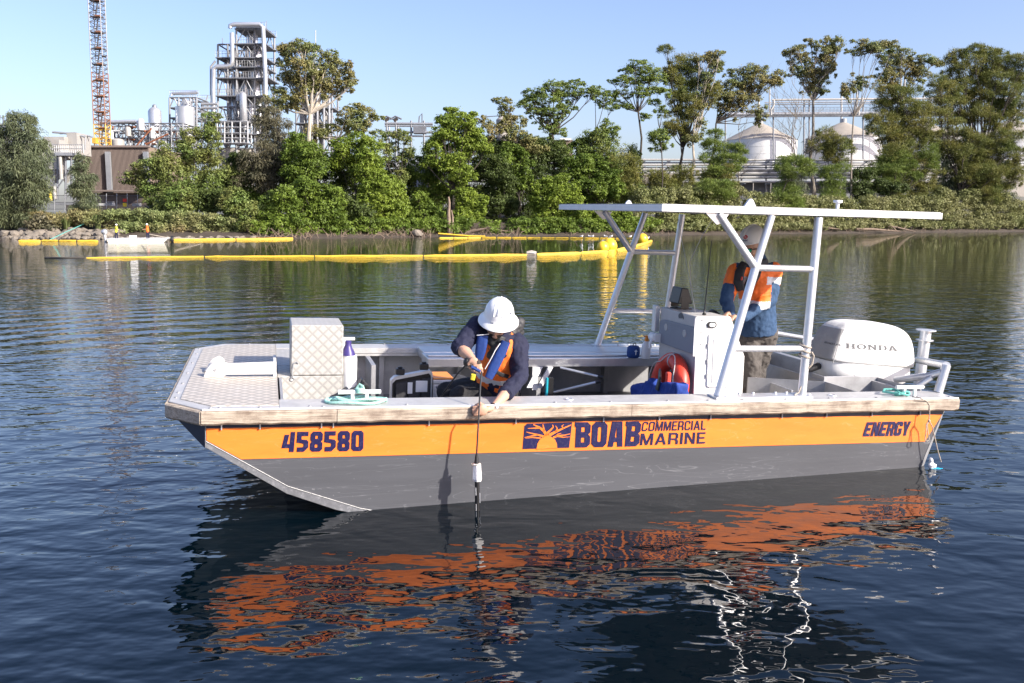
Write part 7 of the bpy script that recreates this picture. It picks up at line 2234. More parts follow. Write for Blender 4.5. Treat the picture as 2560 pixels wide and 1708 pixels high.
# riprap stones along the left shore
mat('rock', (0.20, 0.172, 0.14), 0.9, 0, 0.3, 1.2, 0.06, 4, dirt=(0.10, 0.09, 0.075), dscale=1.5, damt=0.7)
rockmesh = []
for s in range(6):
    bm = bmesh.new(); bmesh.ops.create_icosphere(bm, subdivisions=2, radius=1.0)
    r = random.Random(s)
    pl = [(Vector((r.uniform(-1, 1), r.uniform(-1, 1), r.uniform(-1, 1))).normalized(), r.uniform(.55, .8)) for _ in range(9)]
    for v in bm.verts:
        for nn, k in pl:
            d = v.co.dot(nn) - k
            if d > 0: v.co -= nn * d * .92
        v.co += v.co * NZ.noise(v.co * 2 + Vector((s, 0, 0))) * .10
    me = bpy.data.meshes.new('rock'); bm.to_mesh(me); bm.free(); me.materials.append(MATS['rock']); rockmesh.append(me)
rng = random.Random(77)
def rock(px, d, r, zoff=0.0):
    p = PD('T', px, 590, shoreD(px) + d); p.z = max(0.0, gz(d)) + zoff
    o = bpy.data.objects.new('rock', rockmesh[rng.randrange(6)]); col.objects.link(o)
    o.location = p; o.rotation_euler = (rng.uniform(-.3, .3), rng.uniform(-.3, .3), rng.uniform(0, 6.28))
    o.scale = (r * rng.uniform(1.0, 1.5), r * rng.uniform(.8, 1.1), r * rng.uniform(.55, .8)); o.parent = bank
for px in np.arange(10, 300, 8.5): rock(px + rng.uniform(-3, 3), rng.uniform(.1, .5), rng.uniform(.28, .5), .05)
for px in np.arange(14, 300, 13): rock(px + rng.uniform(-4, 4), rng.uniform(1.2, 1.8), rng.uniform(.5, .85), .15)
for px in np.arange(60, 300, 17): rock(px + rng.uniform(-5, 5), rng.uniform(2.3, 2.9), rng.uniform(.55, .8), .2)
for px in np.arange(300, 640, 15): rock(px + rng.uniform(-6, 6), rng.uniform(.1, .7), rng.uniform(.25, .5), .0)
rock(1046, 0.6, 0.75, 0.25)
print('TRIS', sum(len(o.data.polygons) * 2 for o in bpy.data.objects if o.type == 'MESH'))
# ================================================================== THE PLANT BEHIND THE TREES
mat('steel_grey', (0.21, 0.22, 0.24), 0.55, 0.4, 0.2, 0.8, dirt=(0.16, 0.12, 0.09), dscale=1.0, damt=0.4)
mat('galv', (0.34, 0.35, 0.365), 0.45, 0.4, 0.15, 0.8)
mat('vessel', (0.56, 0.57, 0.59), 0.32, 0.6, 0.12, 0.5)
mat('pipe_white', (0.40, 0.39, 0.365), 0.5, 0.1, 0.12, 0.6, dirt=(0.40, 0.36, 0.30), dscale=0.8, damt=0.5)
mat('tank_white', (0.66, 0.655, 0.635), 0.5, 0, 0.07, 0.3, dirt=(0.55, 0.53, 0.48), dscale=0.35, damt=0.5)
mat('tank_roof', (0.34, 0.30, 0.25), 0.8, 0, 0.15, 0.5)
mat('concrete', (0.38, 0.35, 0.31), 0.85, 0, 0.15, 0.4, dirt=(0.30, 0.27, 0.23), dscale=0.5, damt=0.5)
mat('brown_sheet', (0.135, 0.102, 0.086), 0.6, 0.1, 0.15, 0.4)
mat('brown_edge', (0.20, 0.16, 0.14), 0.6)
mat('brick_brown', (0.22, 0.165, 0.125), 0.85, 0, 0.15, 1.0)
mat('grey_sheet', (0.42, 0.44, 0.47), 0.5, 0.3, 0.12, 0.5)
mat('hopper_white', (0.36, 0.345, 0.32), 0.55, 0.1, 0.14, 0.5, dirt=(0.30, 0.25, 0.2), dscale=0.8, damt=0.6)
mat('rust', (0.26, 0.10, 0.05), 0.85, 0, 0.3, 1.0)
mat('crane_orange', (0.22, 0.105, 0.06), 0.55, 0, 0.2, 0.6)
mat('crane_yellow', (0.55, 0.33, 0.05), 0.55, 0, 0.15, 0.6)
mat('crane_dark', (0.06, 0.05, 0.045), 0.6)
mat('sign_yellow', (0.8, 0.6, 0.04), 0.6)
mat('sign_red', (0.6, 0.05, 0.03), 0.6)


def ppm(D): return FT / D            # photo pixels per metre at a distance


def thing(name, label, cat, px, D, z=None, group=None):
    g = PD('T', px, 560, D); g.z = gz(D - shoreD(px)) if z is None else z
    return empty(name, g, label, cat, group)


class LB:
    """builder in photo pixels at one distance: x right, z from the photo row, y = depth in metres behind D"""
    def __init__(self, root, D):
        self.o = Vector(root.location); self.D = D; self.root = root

    def p(self, x, y, dy=0.0):
        q = PD('T', x, y, self.D) - self.o
        return Vector((q.x, q.y + dy, q.z))

    def box(self, x0, y0, x1, y1, d0, d1, name, m, bev=0.0):
        a, b = self.p(x0, y1), self.p(x1, y0)
        return MB().box((a.x, a.y + d0, a.z), (b.x, a.y + d1, b.z)).build(name, m, self.root, bev=bev)

    def tube(self, pts, r, name, m, n=8):
        return MB().tube([self.p(*q) for q in pts], r, n).build(name, m, self.root, smooth=True)

    def cyl(self, x, y0, y1, w, dy, name, m, dome=0.0, base=0.0, n=18, cone=0.0):
        """upright drum: centre column x, rows y0 (top) to y1 (bottom), w pixels wide"""
        a, b = self.p(x, y1, dy), self.p(x, y0, dy)
        r = w / 2 / ppm(self.D)
        H = b.z - a.z
        prof = []
        if base: prof += [(r * .2, -base), (r * .7, -base * .45)]
        prof += [(r, 0), (r, H)]
        if dome: prof += [(r * .85, H + dome * .45), (r * .5, H + dome * .85), (r * .08, H + dome)]
        if cone: prof += [(r * 1.02, H), (r * .12, H + cone)]
        return MB().lathe(prof, n, a).build(name, m, self.root, smooth=True)


def frame_mesh(lb, xs, ys, ds, r, brace=True, seed=0):
    """columns, floor beams and braces of an open steel frame"""
    w = MB(); rng = random.Random(seed)
    for x in xs:
        for d in ds: w.tube([lb.p(x, ys[-1], d), lb.p(x, ys[0], d)], r * 1.25, 4)
    for y in ys:
        for d in ds: w.tube([lb.p(xs[0], y, d), lb.p(xs[-1], y, d)], r, 4)
        for x in xs: w.tube([lb.p(x, y, ds[0]), lb.p(x, y, ds[-1])], r, 4)
    if brace:
        for i in range(len(ys) - 1):
            for k in range(len(xs) - 1):
                for d in (ds[0], ds[-1]):
                    if rng.random() < 0.75:
                        m_ = (xs[k] + xs[k + 1]) / 2
                        w.tube([lb.p(xs[k], ys[i + 1], d), lb.p(m_, ys[i], d)], r * .7, 4); w.tube([lb.p(xs[k + 1], ys[i + 1], d), lb.p(m_, ys[i], d)], r * .7, 4)
    return w


def railing(lb, x0, x1, y, d0, d1, h=1.05, step=6):
    w = MB()
    for d in (d0, d1):
        a, b = lb.p(x0, y, d), lb.p(x1, y, d)
        for hh in (h, h * .55): w.tube([a + Vector((0, 0, hh)), b + Vector((0, 0, hh))], 0.035, 4)
        n = max(2, int(abs(x1 - x0) / step))
        for i in range(n + 1):
            p = a.lerp(b, i / n); w.tube([p, p + Vector((0, 0, h))], 0.03, 4, cap=False)
    return w


# ---- process tower
D = 175
t1 = thing('process_tower', 'tall silver process tower of stacked vessels in an open steel frame', 'tower', 610, D)
lb = LB(t1, D)
ysR = [78, 118, 152, 175, 202, 246, 272, 308, 340, 375, 470]
ysL = [118, 152, 178, 202, 246, 272, 308, 340, 375, 470]
tag(frame_mesh(lb, [603, 648, 672], ysR, [-3, 4], 0.15, seed=1).build('steel_frame', 'steel_grey', t1, fix=False), kind='stuff')
tag(frame_mesh(lb, [556, 580, 603], ysL, [-2.6, 3.6], 0.15, seed=2).build('steel_frame', 'steel_grey', t1, fix=False), kind='stuff')
for i, (x, y0, y1, w) in enumerate(((634, 92, 116, 26), (638, 122, 150, 30), (638, 156, 200, 30), (635, 206, 244, 30), (590, 132, 172, 20), (592, 186, 246, 24), (594, 254, 300, 22), (660, 120, 240, 14), (628, 254, 300, 24), (575, 255, 300, 14), (652, 260, 330, 16), (600, 310, 360, 26), (570, 160, 200, 12), (610, 160, 200, 12), (615, 210, 245, 12), (575, 210, 245, 12), (645, 310, 365, 18), (565, 312, 365, 14), (620, 124, 150, 10), (655, 160, 200, 10))):
    lb.cyl(x, y0, y1, w, 0.5 if i % 2 else -0.6, 'vessel', 'vessel', dome=0.5, base=0.4)
for i, (x0, x1, y) in enumerate(((600, 676, 82), (600, 676, 118), (553, 676, 152), (600, 676, 175), (553, 684, 202), (553, 676, 246), (545, 680, 308), (545, 680, 340))):
    lb.box(x0, y - 1.2, x1, y + 1.2, -3.4, 4.4, 'platform', 'steel_grey')
    tag(railing(lb, x0, x1, y - 1.2, -3.4, 4.4).build('railing', 'galv', t1, fix=False), kind='stuff')
lb.tube([(592, 82, -4), (592, 76, -4), (600, 73, -4), (664, 73, -4), (672, 80, -4), (678, 200, -4), (679, 330, -4)], 0.40, 'downpipe', 'vessel', 12)
lb.tube([(597, 94, -4.2), (598, 160, -4.2), (596, 172, -4.2), (586, 176, -4.2), (560, 176, -4.2), (552, 182, -4.2), (551, 230, -4.2), (553, 310, -4.2)], 0.40, 'downpipe', 'vessel', 12)
lb.tube([(556, 162, -4), (545, 176, -4), (545, 240, -4), (549, 310, -4)], 0.22, 'pipe', 'galv', 8)
lb.tube([(627, 330, -4), (627, 250, -4), (620, 240, -4), (612, 246, -4), (612, 260, -4)], 0.4, 'pipe', 'galv', 10)
lb.cyl(627, 246, 312, 17, -4.4, 'vessel', 'vessel', dome=0.6, base=0.5)
for (x, y0, y1) in ((609, 62, 80), (640, 60, 78), (666, 52, 75), (556, 95, 118)):
    lb.tube([(x, y1, 0), (x, y0, 0)], 0.07, 'lightning_rod', 'galv', 5)
lb.cyl(597, 372, 470, 108, 1.0, 'base_tank', 'concrete', cone=0.2)
tag(frame_mesh(lb, [548, 566, 584, 602, 622, 640], [312, 326, 340, 352, 364], [-5.5, -3.2], 0.13, False).build('pipe_frame', 'galv', t1, fix=False), kind='stuff')

# ---- second tower behind the eucalypt
D = 182
t2 = thing('process_tower', 'slim white and silver process tower half hidden by the broad eucalypt', 'tower', 795, D)
lb = LB(t2, D)
tag(frame_mesh(lb, [748, 772, 800, 836], [200, 236, 275, 312, 345, 378, 470], [-2.5, 3.5], 0.15, seed=5).build('steel_frame', 'steel_grey', t2, fix=False), kind='stuff')
for x, y0, y1, w in ((784, 170, 260, 16), (798, 180, 330, 14), (815, 200, 300, 12), (826, 250, 360, 10), (762, 280, 360, 16), (786, 270, 380, 20), (808, 310, 400, 12)):
    lb.cyl(x, y0, y1, w, -1, 'vessel', 'pipe_white', dome=0.5, base=0.4)
for x in (790, 803, 819, 832): lb.tube([(x, 205, -3.5), (x, 380, -3.5)], 0.22, 'pipe', 'galv', 8)
for y in (200, 275, 312, 345): lb.box(744, y - 1.2, 842, y + 1.2, -2.9, 3.9, 'platform', 'steel_grey')
lb.tube([(789, 200, 0), (789, 76, 0)], 0.09, 'aerial', 'galv', 6)

# ---- vessels left of the tower
D = 165
t3 = thing('tank_group', 'cluster of silver tanks and pipework in a railed steel frame beside the tower', 'tank', 480, D)
lb = LB(t3, D)
tag(frame_mesh(lb, [440, 462, 490, 506], [250, 275, 300, 330, 400], [-3, 3], 0.14, seed=8).build('steel_frame', 'steel_grey', t3, fix=False), kind='stuff')
tag(railing(lb, 440, 512, 248, -3, 3).build('railing', 'galv', t3, fix=False), kind='stuff')
lb.cyl(490, 276, 400, 44, -4.5, 'tank', 'vessel', cone=0.3); lb.cyl(470, 256, 330, 28, 0, 'tank', 'vessel', dome=0.5)
lb.cyl(416, 288, 330, 30, -5, 'tank', 'vessel', dome=0.8, base=0.6); lb.cyl(414, 274, 284, 10, -5, 'vent_cowl', 'steel_grey', dome=0.3)
lb.tube([(505, 250, 2), (510, 234, 2)], 0.12, 'post', 'galv', 5)
lb.tube([(445, 245, -3), (446, 240, -3), (506, 238, -3), (508, 236, -3)], 0.28, 'pipe', 'vessel', 8)
lb.cyl(425, 338, 370, 34, -7, 'cream_tank', 'tank_white', dome=0.6)
for i, (y, x0, x1) in enumerate(((262, 508, 548), (272, 508, 548), (285, 508, 548), (298, 508, 548))): lb.tube([(x0, y, -1), (x1, y, -1)], 0.26, 'pipe', 'galv', 8)

# ---- pipe jungle on the shed roof line
D = 150
t4 = thing('pipe_rack', 'dense rusty pipework and small vessels rising above the brown shed roof', 'pipework', 340, D)
lb = LB(t4, D)
tag(frame_mesh(lb, [268, 288, 310, 335, 360, 385, 410, 440, 468], [312, 330, 348, 372, 470], [-2, 3], 0.10, seed=11).build('steel_frame', 'steel_grey', t4, fix=False), kind='stuff')
rng = random.Random(4)
for i in range(26):
    x = rng.uniform(272, 465); w_ = rng.uniform(8, 40); y = rng.uniform(318, 362)
    lb.tube([(x, y, rng.uniform(-3, 2)), (min(470, x + w_), y, -1)], rng.uniform(.08, .2), 'pipe', rng.choice(['galv', 'pipe_white', 'rust', 'vessel']), 6)
for i in range(24):
    x = rng.uniform(272, 465); lb.tube([(x, 370, rng.uniform(-3, 1)), (x + rng.uniform(-3, 3), rng.uniform(312, 345), -1)], rng.uniform(.06, .16), 'pipe', rng.choice(['galv', 'pipe_white', 'rust', 'steel_grey']), 6)
lb.tube([(268, 310, -2.5), (355, 308, -2.5), (362, 312, -2.5), (363, 330, -2.5)], 0.28, 'pipe', 'vessel', 8)
for (x, y0, y1, w) in ((315, 355, 372, 30), (340, 326, 345, 14), (372, 306, 330, 14), (400, 325, 350, 12), (298, 335, 352, 12)): lb.cyl(x, y0, y1, w, -3, 'vessel', rng.choice(['tank_white', 'vessel', 'hopper_white']), dome=0.3)
for (x0, y0, x1, y1) in ((360, 372, 400, 326), (385, 366, 440, 340)): lb.tube([(x0, y0, -3.4), (x1, y1, -3.4)], 0.14, 'stair_stringer', 'rust', 5)

# ---- lattice mast of the crane
D = 138
cr_ = thing('crane_mast', 'tall orange and grey lattice crane mast rising out of the picture', 'crane', 240, D)
lb = LB(cr_, D)
def mast(y0, y1, m, nm, hw0, hw1, cx0, cx1):
    w = MB(); n = max(2, int((y1 - y0) / 11))
    for k in range(n):
        ya, yb = y1 - (y1 - y0) * k / n, y1 - (y1 - y0) * (k + 1) / n
        ca, cb = np.interp(ya, [-60, 365], [cx0, cx1]), np.interp(yb, [-60, 365], [cx0, cx1])
        ha = np.interp(ya, [-60, 365], [hw0, hw1])
        q = ha * 2 / ppm(D)
        ca_ = [(-ha, 0), (ha, 0), (ha, q), (-ha, q)]
        for i in range(4):
            (xa, da), (xb, db) = ca_[i], ca_[(i + 1) % 4]
            w.tube([lb.p(ca + xa, ya, da), lb.p(cb + xa, yb, da)], 0.085, 4, cap=False)
            s = (k + i) % 2
            w.tube([lb.p(ca + (xa if s else xb), ya, da if s else db), lb.p(cb + (xb if s else xa), yb, db if s else da)], 0.045, 4, cap=False)
            w.tube([lb.p(ca + xa, ya, da), lb.p(ca + xb, ya, db)], 0.045, 4, cap=False)
    tag(w.build(nm, m, cr_, fix=False), kind='stuff')
CX0, CX1 = 232, 251
mast(-60, 180, 'steel_grey', 'lattice_section', 14.5, 14.5, CX0, CX1)
mast(180, 310, 'crane_orange', 'lattice_section', 14.5, 14.5, CX0, CX1)
mast(310, 368, 'crane_yellow', 'lattice_section', 14.5, 14.5, CX0, CX1)
for y in range(-40, 340, 40):
    cx = np.interp(y, [-60, 365], [CX0, CX1])
    lb.box(cx - 13, y - 1.5, cx + 13, y + 1.5, 0.2, 1.4, 'rest_platform', 'crane_dark')
    lb.tube([(cx + 2, y, -0.1), (cx + 14.5, y, -0.1)], 0.14, 'collar_beam', 'crane_orange', 5)
    lb.tube([(cx - 2, y + 38, 0.8), (cx + 3, y, 0.8)], 0.10, 'ladder', 'crane_dark', 4)
cx = np.interp(141, [-60, 365], [CX0, CX1]); lb.tube([(cx + 14, 141, 0), (cx + 24, 142, 0)], 0.16, 'warning_light', 'crane_dark', 6)
lb.box(238, 346, 246, 360, -1.0, 0, 'mast_cabin', 'crane_yellow')
lb.tube([(CX1 - 8, 366, 0), (CX1 - 8, 430, 0)], 0.3, 'mast_foot', 'crane_yellow', 6); lb.tube([(CX1 + 8, 366, 0), (CX1 + 8, 430, 0)], 0.3, 'mast_foot', 'crane_yellow', 6)

# ---- brown corrugated shed
D = 128
t5 = thing('brown_shed', 'large brown corrugated shed with pale downpipes behind the mesh fence', 'shed', 290, D)
lb = LB(t5, D)
a, b = lb.p(190, 484), lb.p(372, 368)
w = MB()
nr = 62
vs, fs = [], []
for i in range(nr * 2 + 1):
    x = a.x + (b.x - a.x) * i / (nr * 2)
    y = a.y - (0.10 if i % 2 else 0.0)
    vs += [(x, y, a.z), (x, y, b.z)]
for i in range(nr * 2): fs.append((2 * i, 2 * i + 2, 2 * i + 3, 2 * i + 1))
w.add(vs, fs); w.build('front_cladding', 'brown_sheet', t5, fix=False)
MB().box((a.x, a.y + 0.02, -1.5), (b.x, a.y + 16, b.z - 0.05)).build('shed_body', 'brown_sheet', t5)
c = lb.p(396, 372, 9)
MB().add([(b.x + 0.02, a.y + 0.02, a.z), (c.x, a.y + 9, a.z), (c.x, a.y + 9, c.z), (b.x + 0.02, a.y + 0.02, b.z)], [(0, 1, 2, 3)]).build('side_cladding', 'brick_brown', t5, fix=False)
lb.box(188, 364, 374, 369, -0.35, 0.3, 'roof_edge', 'brown_edge')
for x in (268, 362):
    lb.box(x + 4, 380, x + 10, 484, -0.55, -0.12, 'downpipe', 'galv')
lb.box(190, 476, 372, 480, -1.8, -0.4, 'awning_edge', 'brown_edge')

# ---- fence and clutter below the shed
D = 116
t6 = thing('plant_fence', 'dark mesh security fence with yellow warning sign below the brown shed', 'fence', 250, D)
lb = LB(t6, D)
mat('fence_mesh', (0.10, 0.10, 0.105), 0.7, 0.2, 0.3, 4)
w = MB()
for x in np.arange(108, 372, 2.2): w.tube([lb.p(x, 524), lb.p(x, 488)], 0.014, 3, cap=False)
for y in (489, 506, 523): w.tube([lb.p(108, y), lb.p(372, y)], 0.03, 4)
tag(w.build('mesh_wires', 'fence_mesh', t6, fix=False), kind='stuff')
for x in range(110, 372, 26): lb.tube([(x, 528, 0), (x, 484, 0)], 0.05, 'fence_post', 'galv', 6)
lb.box(308, 508, 317, 517, -0.08, -0.03, 'warning_sign', 'sign_yellow'); lb.box(308, 497, 317, 505, -0.08, -0.03, 'warning_sign', 'sign_red')
lb.box(262, 504, 276, 514, 0.3, 1.2, 'notice_board', 'tank_white'); lb.box(328, 508, 345, 516, 0.3, 1.0, 'notice_board', 'tank_white')
w = lb.box(108, 510, 372, 530, 6, 6.4, 'back_wall', 'crane_dark')
for (x0, x1, y0, y1, m_) in ((112, 170, 505, 512, 'galv'), (210, 262, 508, 514, 'tank_white'), (180, 205, 500, 512, 'galv')): lb.box(x0, y0, x1, y1, 1.5, 3, 'equipment_box', m_)

# ---- white hoppers at the left end
D = 122
t7 = thing('hopper_house', 'weathered white hopper building with open roof frame beside the brown shed', 'hopper', 150, D)
lb = LB(t7, D)
lb.box(112, 342, 160, 395, 0, 5, 'hopper_house_wall', 'hopper_white'); lb.box(160, 330, 182, 385, 1, 5, 'upper_wall', 'hopper_white')
lb.box(134, 352, 162, 425, -1.6, -0.1, 'bin', 'hopper_white')
for (x, w_) in ((140, 30), (168, 26)):
    p0, p1 = lb.p(x - w_ / 2, 425, -1), lb.p(x + w_ / 2, 425, -1); q = lb.p(x, 458, -1)
    MB().add([p0, p1, p1 + Vector((0, 1.6, 0)), p0 + Vector((0, 1.6, 0)), q + Vector((-.15, .6, 0)), q + Vector((.15, .6, 0)), q + Vector((.15, 1.0, 0)), q + Vector((-.15, 1.0, 0))], [(0, 1, 5, 4), (1, 2, 6, 5), (2, 3, 7, 6), (3, 0, 4, 7), (4, 5, 6, 7), (0, 3, 2, 1)]).build('hopper_cone', 'hopper_white', t7)
lb.box(158, 384, 198, 392, -2.2, 0.5, 'gantry_deck', 'galv')
tag(railing(lb, 112, 228, 386, -2.2, -2.1, step=5).build('railing', 'galv', t7, fix=False), kind='stuff')
for x in (118, 132, 150, 158, 178, 192): lb.tube([(x, 500, -1.5), (x, 392, -1.5)], 0.13, 'leg', 'steel_grey', 6)
for (x0, y0, x1, y1) in ((118, 500, 158, 440), (158, 500, 118, 440), (160, 470, 192, 420), (196, 392, 228, 392), (228, 395, 200, 420)): lb.tube([(x0, y0, -1.6), (x1, y1, -1.6)], 0.09, 'brace', 'steel_grey', 5)
lb.tube([(112, 327, 2), (160, 331, 2), (196, 339, 2)], 0.16, 'roof_beam', 'galv', 6); lb.tube([(196, 339, 2), (195, 372, 2)], 0.10, 'roof_post', 'galv', 6); lb.tube([(112, 327, 4), (150, 325, 4), (196, 336, 4)], 0.12, 'roof_beam', 'galv', 6)
for (x, y0, y1, m_) in ((128, 470, 500, 'rust'), (146, 478, 502, 'sign_yellow'), (156, 468, 498, 'hopper_white'), (172, 395, 450, 'hopper_white')): lb.cyl(x, y0, y1, 9, -2, 'pipe_stub', m_)
t8 = thing('grey_works', 'grey works building with slanted conveyor frame behind the weeping she-oak', 'building', 30, 130)
lb = LB(t8, 130)
lb.box(-60, 385, 60, 500, 0, 8, 'works_wall', 'steel_grey'); lb.box(-60, 340, 45, 384, 1, 8, 'upper_works', 'hopper_white')
lb.tube([(-10, 362, -0.5), (40, 362, -0.5)], 0.5, 'duct', 'galv', 10)
for i in range(5): lb.tube([(-20 + i * 14, 340, 0), (-8 + i * 8, 288, 0)], 0.1, 'conveyor_strut', 'steel_grey', 5)
lb.tube([(-30, 286, 0), (45, 345, 0)], 0.16, 'conveyor_beam', 'galv', 5)
lb.tube([(-30, 296, 0), (35, 350, 0)], 0.12, 'conveyor_beam', 'galv', 5)

# ---- centre: gantry, sheds, stack
D = 150
t9 = thing('pipe_gantry', 'tall steel gantry carrying pipes behind the light airy tree', 'gantry', 1010, D)
lb = LB(t9, D)
for x in (967, 990, 1028, 1060): lb.tube([(x, 480, 0), (x, 302, 0)], 0.17, 'gantry_post', 'steel_grey', 6)
for x in (967, 990): lb.tube([(x, 480, 3), (x, 302, 3)], 0.15, 'gantry_post', 'galv', 6)
for y, r in ((309, .22), (315, .14), (330, .2), (340, .14), (398, .16), (408, .16), (416, .12), (426, .16)): lb.tube([(962, y, 0), (1082, y + 1, 0)], r, 'pipe', 'galv', 7)
for (x, y) in ((966, 296), (988, 296)):
    lb.tube([(x - 13, y + 3, 0), (x, y - 5, 0), (x + 16, y + 2, 0)], 0.14, 'crossarm', 'steel_grey', 5); lb.tube([(x - 4, 302, 0), (x + 6, 296, 0)], 0.3, 'insulator', 'crane_dark', 6)
lb.tube([(1047, 308, 0), (1048, 292, 0), (1055, 284, 0), (1055, 308, 0)], 0.10, 'vent_loop', 'steel_grey', 5)
lb.box(1034, 316, 1064, 334, -0.5, 1.5, 'junction_box', 'steel_grey')
D = 135
t10 = thing('grey_shed', 'small silver corrugated shed under the round-headed tree', 'shed', 1060, D)
lb = LB(t10, D)
a, b = lb.p(1018, 482), lb.p(1096, 418)
w = MB(); vs, fs = [], []
for i in range(61):
    x = a.x + (b.x - a.x) * i / 60; y = a.y - (0.06 if i % 2 else 0)
    vs += [(x, y, a.z), (x, y, b.z)]
for i in range(60): fs.append((2 * i, 2 * i + 2, 2 * i + 3, 2 * i + 1))
w.add(vs, fs); w.build('cladding', 'grey_sheet', t10, fix=False)
MB().box((a.x, a.y + 0.02, a.z - 1), (b.x, a.y + 6, b.z - 0.02)).build('shed_body', 'grey_sheet', t10)
lb.box(1012, 414, 1100, 418.5, -0.4, 6, 'roof', 'galv')
t10b = thing('brown_container', 'dark brown site container beside the silver shed', 'container', 1100, 128)
lb = LB(t10b, 128); lb.box(1070, 460, 1104, 504, 0, 4, 'container_body', 'brick_brown'); lb.box(1104, 462, 1134, 504, 0.5, 4, 'container_end', 'concrete'); lb.box(1069, 457, 1135, 460, -0.1, 4.1, 'container_roof', 'brown_edge')
D = 160
t11 = thing('beige_stack', 'beige banded silo with conical cap behind the leaning dry eucalypt', 'silo', 1258, D)
lb = LB(t11, D)
lb.cyl(1258, 300, 480, 34, 0, 'silo_shell', 'concrete', cone=1.0)
for y in (318, 330, 345, 360): lb.cyl(1258, y - 1, y + 1, 36, 0, 'band', 'tank_roof')
lb.tube([(1212, 292, 0), (1248, 290, 0)], 0.08, 'arm', 'steel_grey', 5)
t12 = thing('brown_blocks', 'pair of brown masonry blocks with white vents behind the tall acacia', 'building', 1375, 158)
lb = LB(t12, 158)
lb.box(1318, 352, 1356, 408, 0, 6, 'block', 'brick_brown'); lb.box(1374, 350, 1432, 408, 0, 6, 'block', 'brick_brown')
for (x0, x1, y0, y1) in ((1322, 1338, 368, 377), (1398, 1414, 368, 376), (1340, 1356, 348, 353), (1400, 1428, 346, 351)): lb.box(x0, y0, x1, y1, -0.3, -0.05, 'vent', 'tank_white')
lb.box(1318, 404, 1434, 412, -1.5, -0.6, 'walkway', 'galv')

# ---- pipe racks running behind the trees
def rack(label, D, x0, x1, rows_, posts, seed):
    t = thing('pipe_rack', label, 'pipework', (x0 + x1) / 2, D)
    lb = LB(t, D); rng = random.Random(seed)
    for (y, r, m_) in rows_:
        lb.tube([(x0, y, rng.uniform(-1, 1)), ((x0 + x1) / 2, y + rng.uniform(-1, 1), 0), (x1, y + rng.uniform(-2, 2), rng.uniform(-1, 1))], r, 'pipe', m_, 8)
    for x in posts:
        lb.tube([(x, 500, 1.4), (x, rows_[0][0] - 4, 1.4)], 0.16, 'rack_post', 'concrete', 6)
        for y in sorted(set(int(q[0] / 14) * 14 + 12 for q in rows_)): lb.box(x - 1.5, y - 1, x + 1.5, y + 1, -1.6, 1.8, 'rack_beam', 'steel_grey')
    return lb
rack('long bank of white pipes running below the white storage tanks', 184, 1600, 2600, [(400, .20, 'pipe_white'), (407, .15, 'galv'), (413, .22, 'pipe_white'), (419, .12, 'steel_grey'), (424, .24, 'pipe_white'), (434, .30, 'pipe_white'), (444, .26, 'pipe_white'), (455, .20, 'pipe_white'), (428, .1, 'steel_grey'), (439, .1, 'steel_grey')], list(range(1610, 2570, 62)), 1)
rack('lower bank of pipes behind the dense tree belt', 140, 860, 1560, [(404, .15, 'galv'), (416, .18, 'pipe_white'), (428, .15, 'galv'), (440, .2, 'pipe_white'), (452, .22, 'pipe_white')], list(range(880, 1560, 70)), 2)
tb = thing('long_low_shed', 'long low open-fronted grey shed behind the pipe bank', 'shed', 2100, 194)
lb = LB(tb, 194); lb.box(1600, 455, 2500, 500, 3, 9, 'shed_wall', 'steel_grey'); lb.box(1590, 448, 2510, 456, 1, 10, 'shed_roof', 'grey_sheet')
for x in range(1620, 2500, 44): lb.box(x, 456.5, x + 3, 500, 0.8, 1.4, 'shed_column', 'concrete')
ls_ = thing('slatted_shed', 'low cream slatted building between slim trunks', 'shed', 1640, 150)
lb = LB(ls_, 150)
for i in range(7): lb.box(1605, 436 + i * 3.6, 1690, 438.6 + i * 3.6, 0, 0.3, 'slat', 'tank_roof')
lb.box(1606, 436, 1689, 462, 0.5, 6, 'shed_body', 'brown_edge'); lb.box(1615, 464, 1680, 484, 1.5, 6, 'shaded_opening_fill', 'steel_grey')  # grey box behind the posts stands in for the opening's shaded interior
for x in (1616, 1662, 1684): lb.box(x, 462.5, x + 3, 484, 0, 0.6, 'post', 'tank_white')

# ---- domed white tanks
def dome_tank(label, cx, D, w, y_wall, y_base, y_top, name='storage_tank'):
    t = thing(name, label, 'tank', cx, D)
    lb = LB(t, D)
    a = lb.p(cx, y_base); b = lb.p(cx, y_wall); c = lb.p(cx, y_top)
    r = w / 2 / ppm(D); H = b.z - a.z; C = c.z - b.z
    MB().lathe([(r, -2), (r, H)], 48, (a.x, a.y + r, a.z)).build('shell', 'tank_white', t, smooth=True)
    for k in (0.33, 0.66): MB().lathe([(r + .02, H * k - .05), (r + .05, H * k), (r + .02, H * k + .05)], 48, (a.x, a.y + r, a.z), cap=False).build('seam_ring', 'tank_white', t, smooth=True)
    MB().lathe([(r * 1.015, H), (r * .80, H + C * .23), (r * .55, H + C * .50), (r * .28, H + C * .79), (r * .07, H + C)], 48, (a.x, a.y + r, a.z)).build('roof', 'tank_roof', t, smooth=True)
    MB().lathe([(r * .09, 0), (r * .09, 1.0)], 14, (a.x, a.y + r, c.z - 0.2)).build('hatch', 'galv', t, smooth=True)
    lb.tube([(cx, y_top + 2, r), (cx, y_top - 72, r)], 0.24, 'vent_pipe', 'pipe_white', 8)
    MB().tube([(a.x - r - .15, a.y + r * .6, a.z), (a.x - r - .15, a.y + r * .6, a.z + H)], 0.12, 6).build('ladder', 'galv', t)
    return lb
dome_tank('white storage tank with beige cone roof next to the golden eucalypt', 1922, 210, 186, 345, 402, 299)
dome_tank('white storage tank with beige cone roof partly hidden by the broad dark she-oak', 2138, 212, 190, 340, 402, 296)
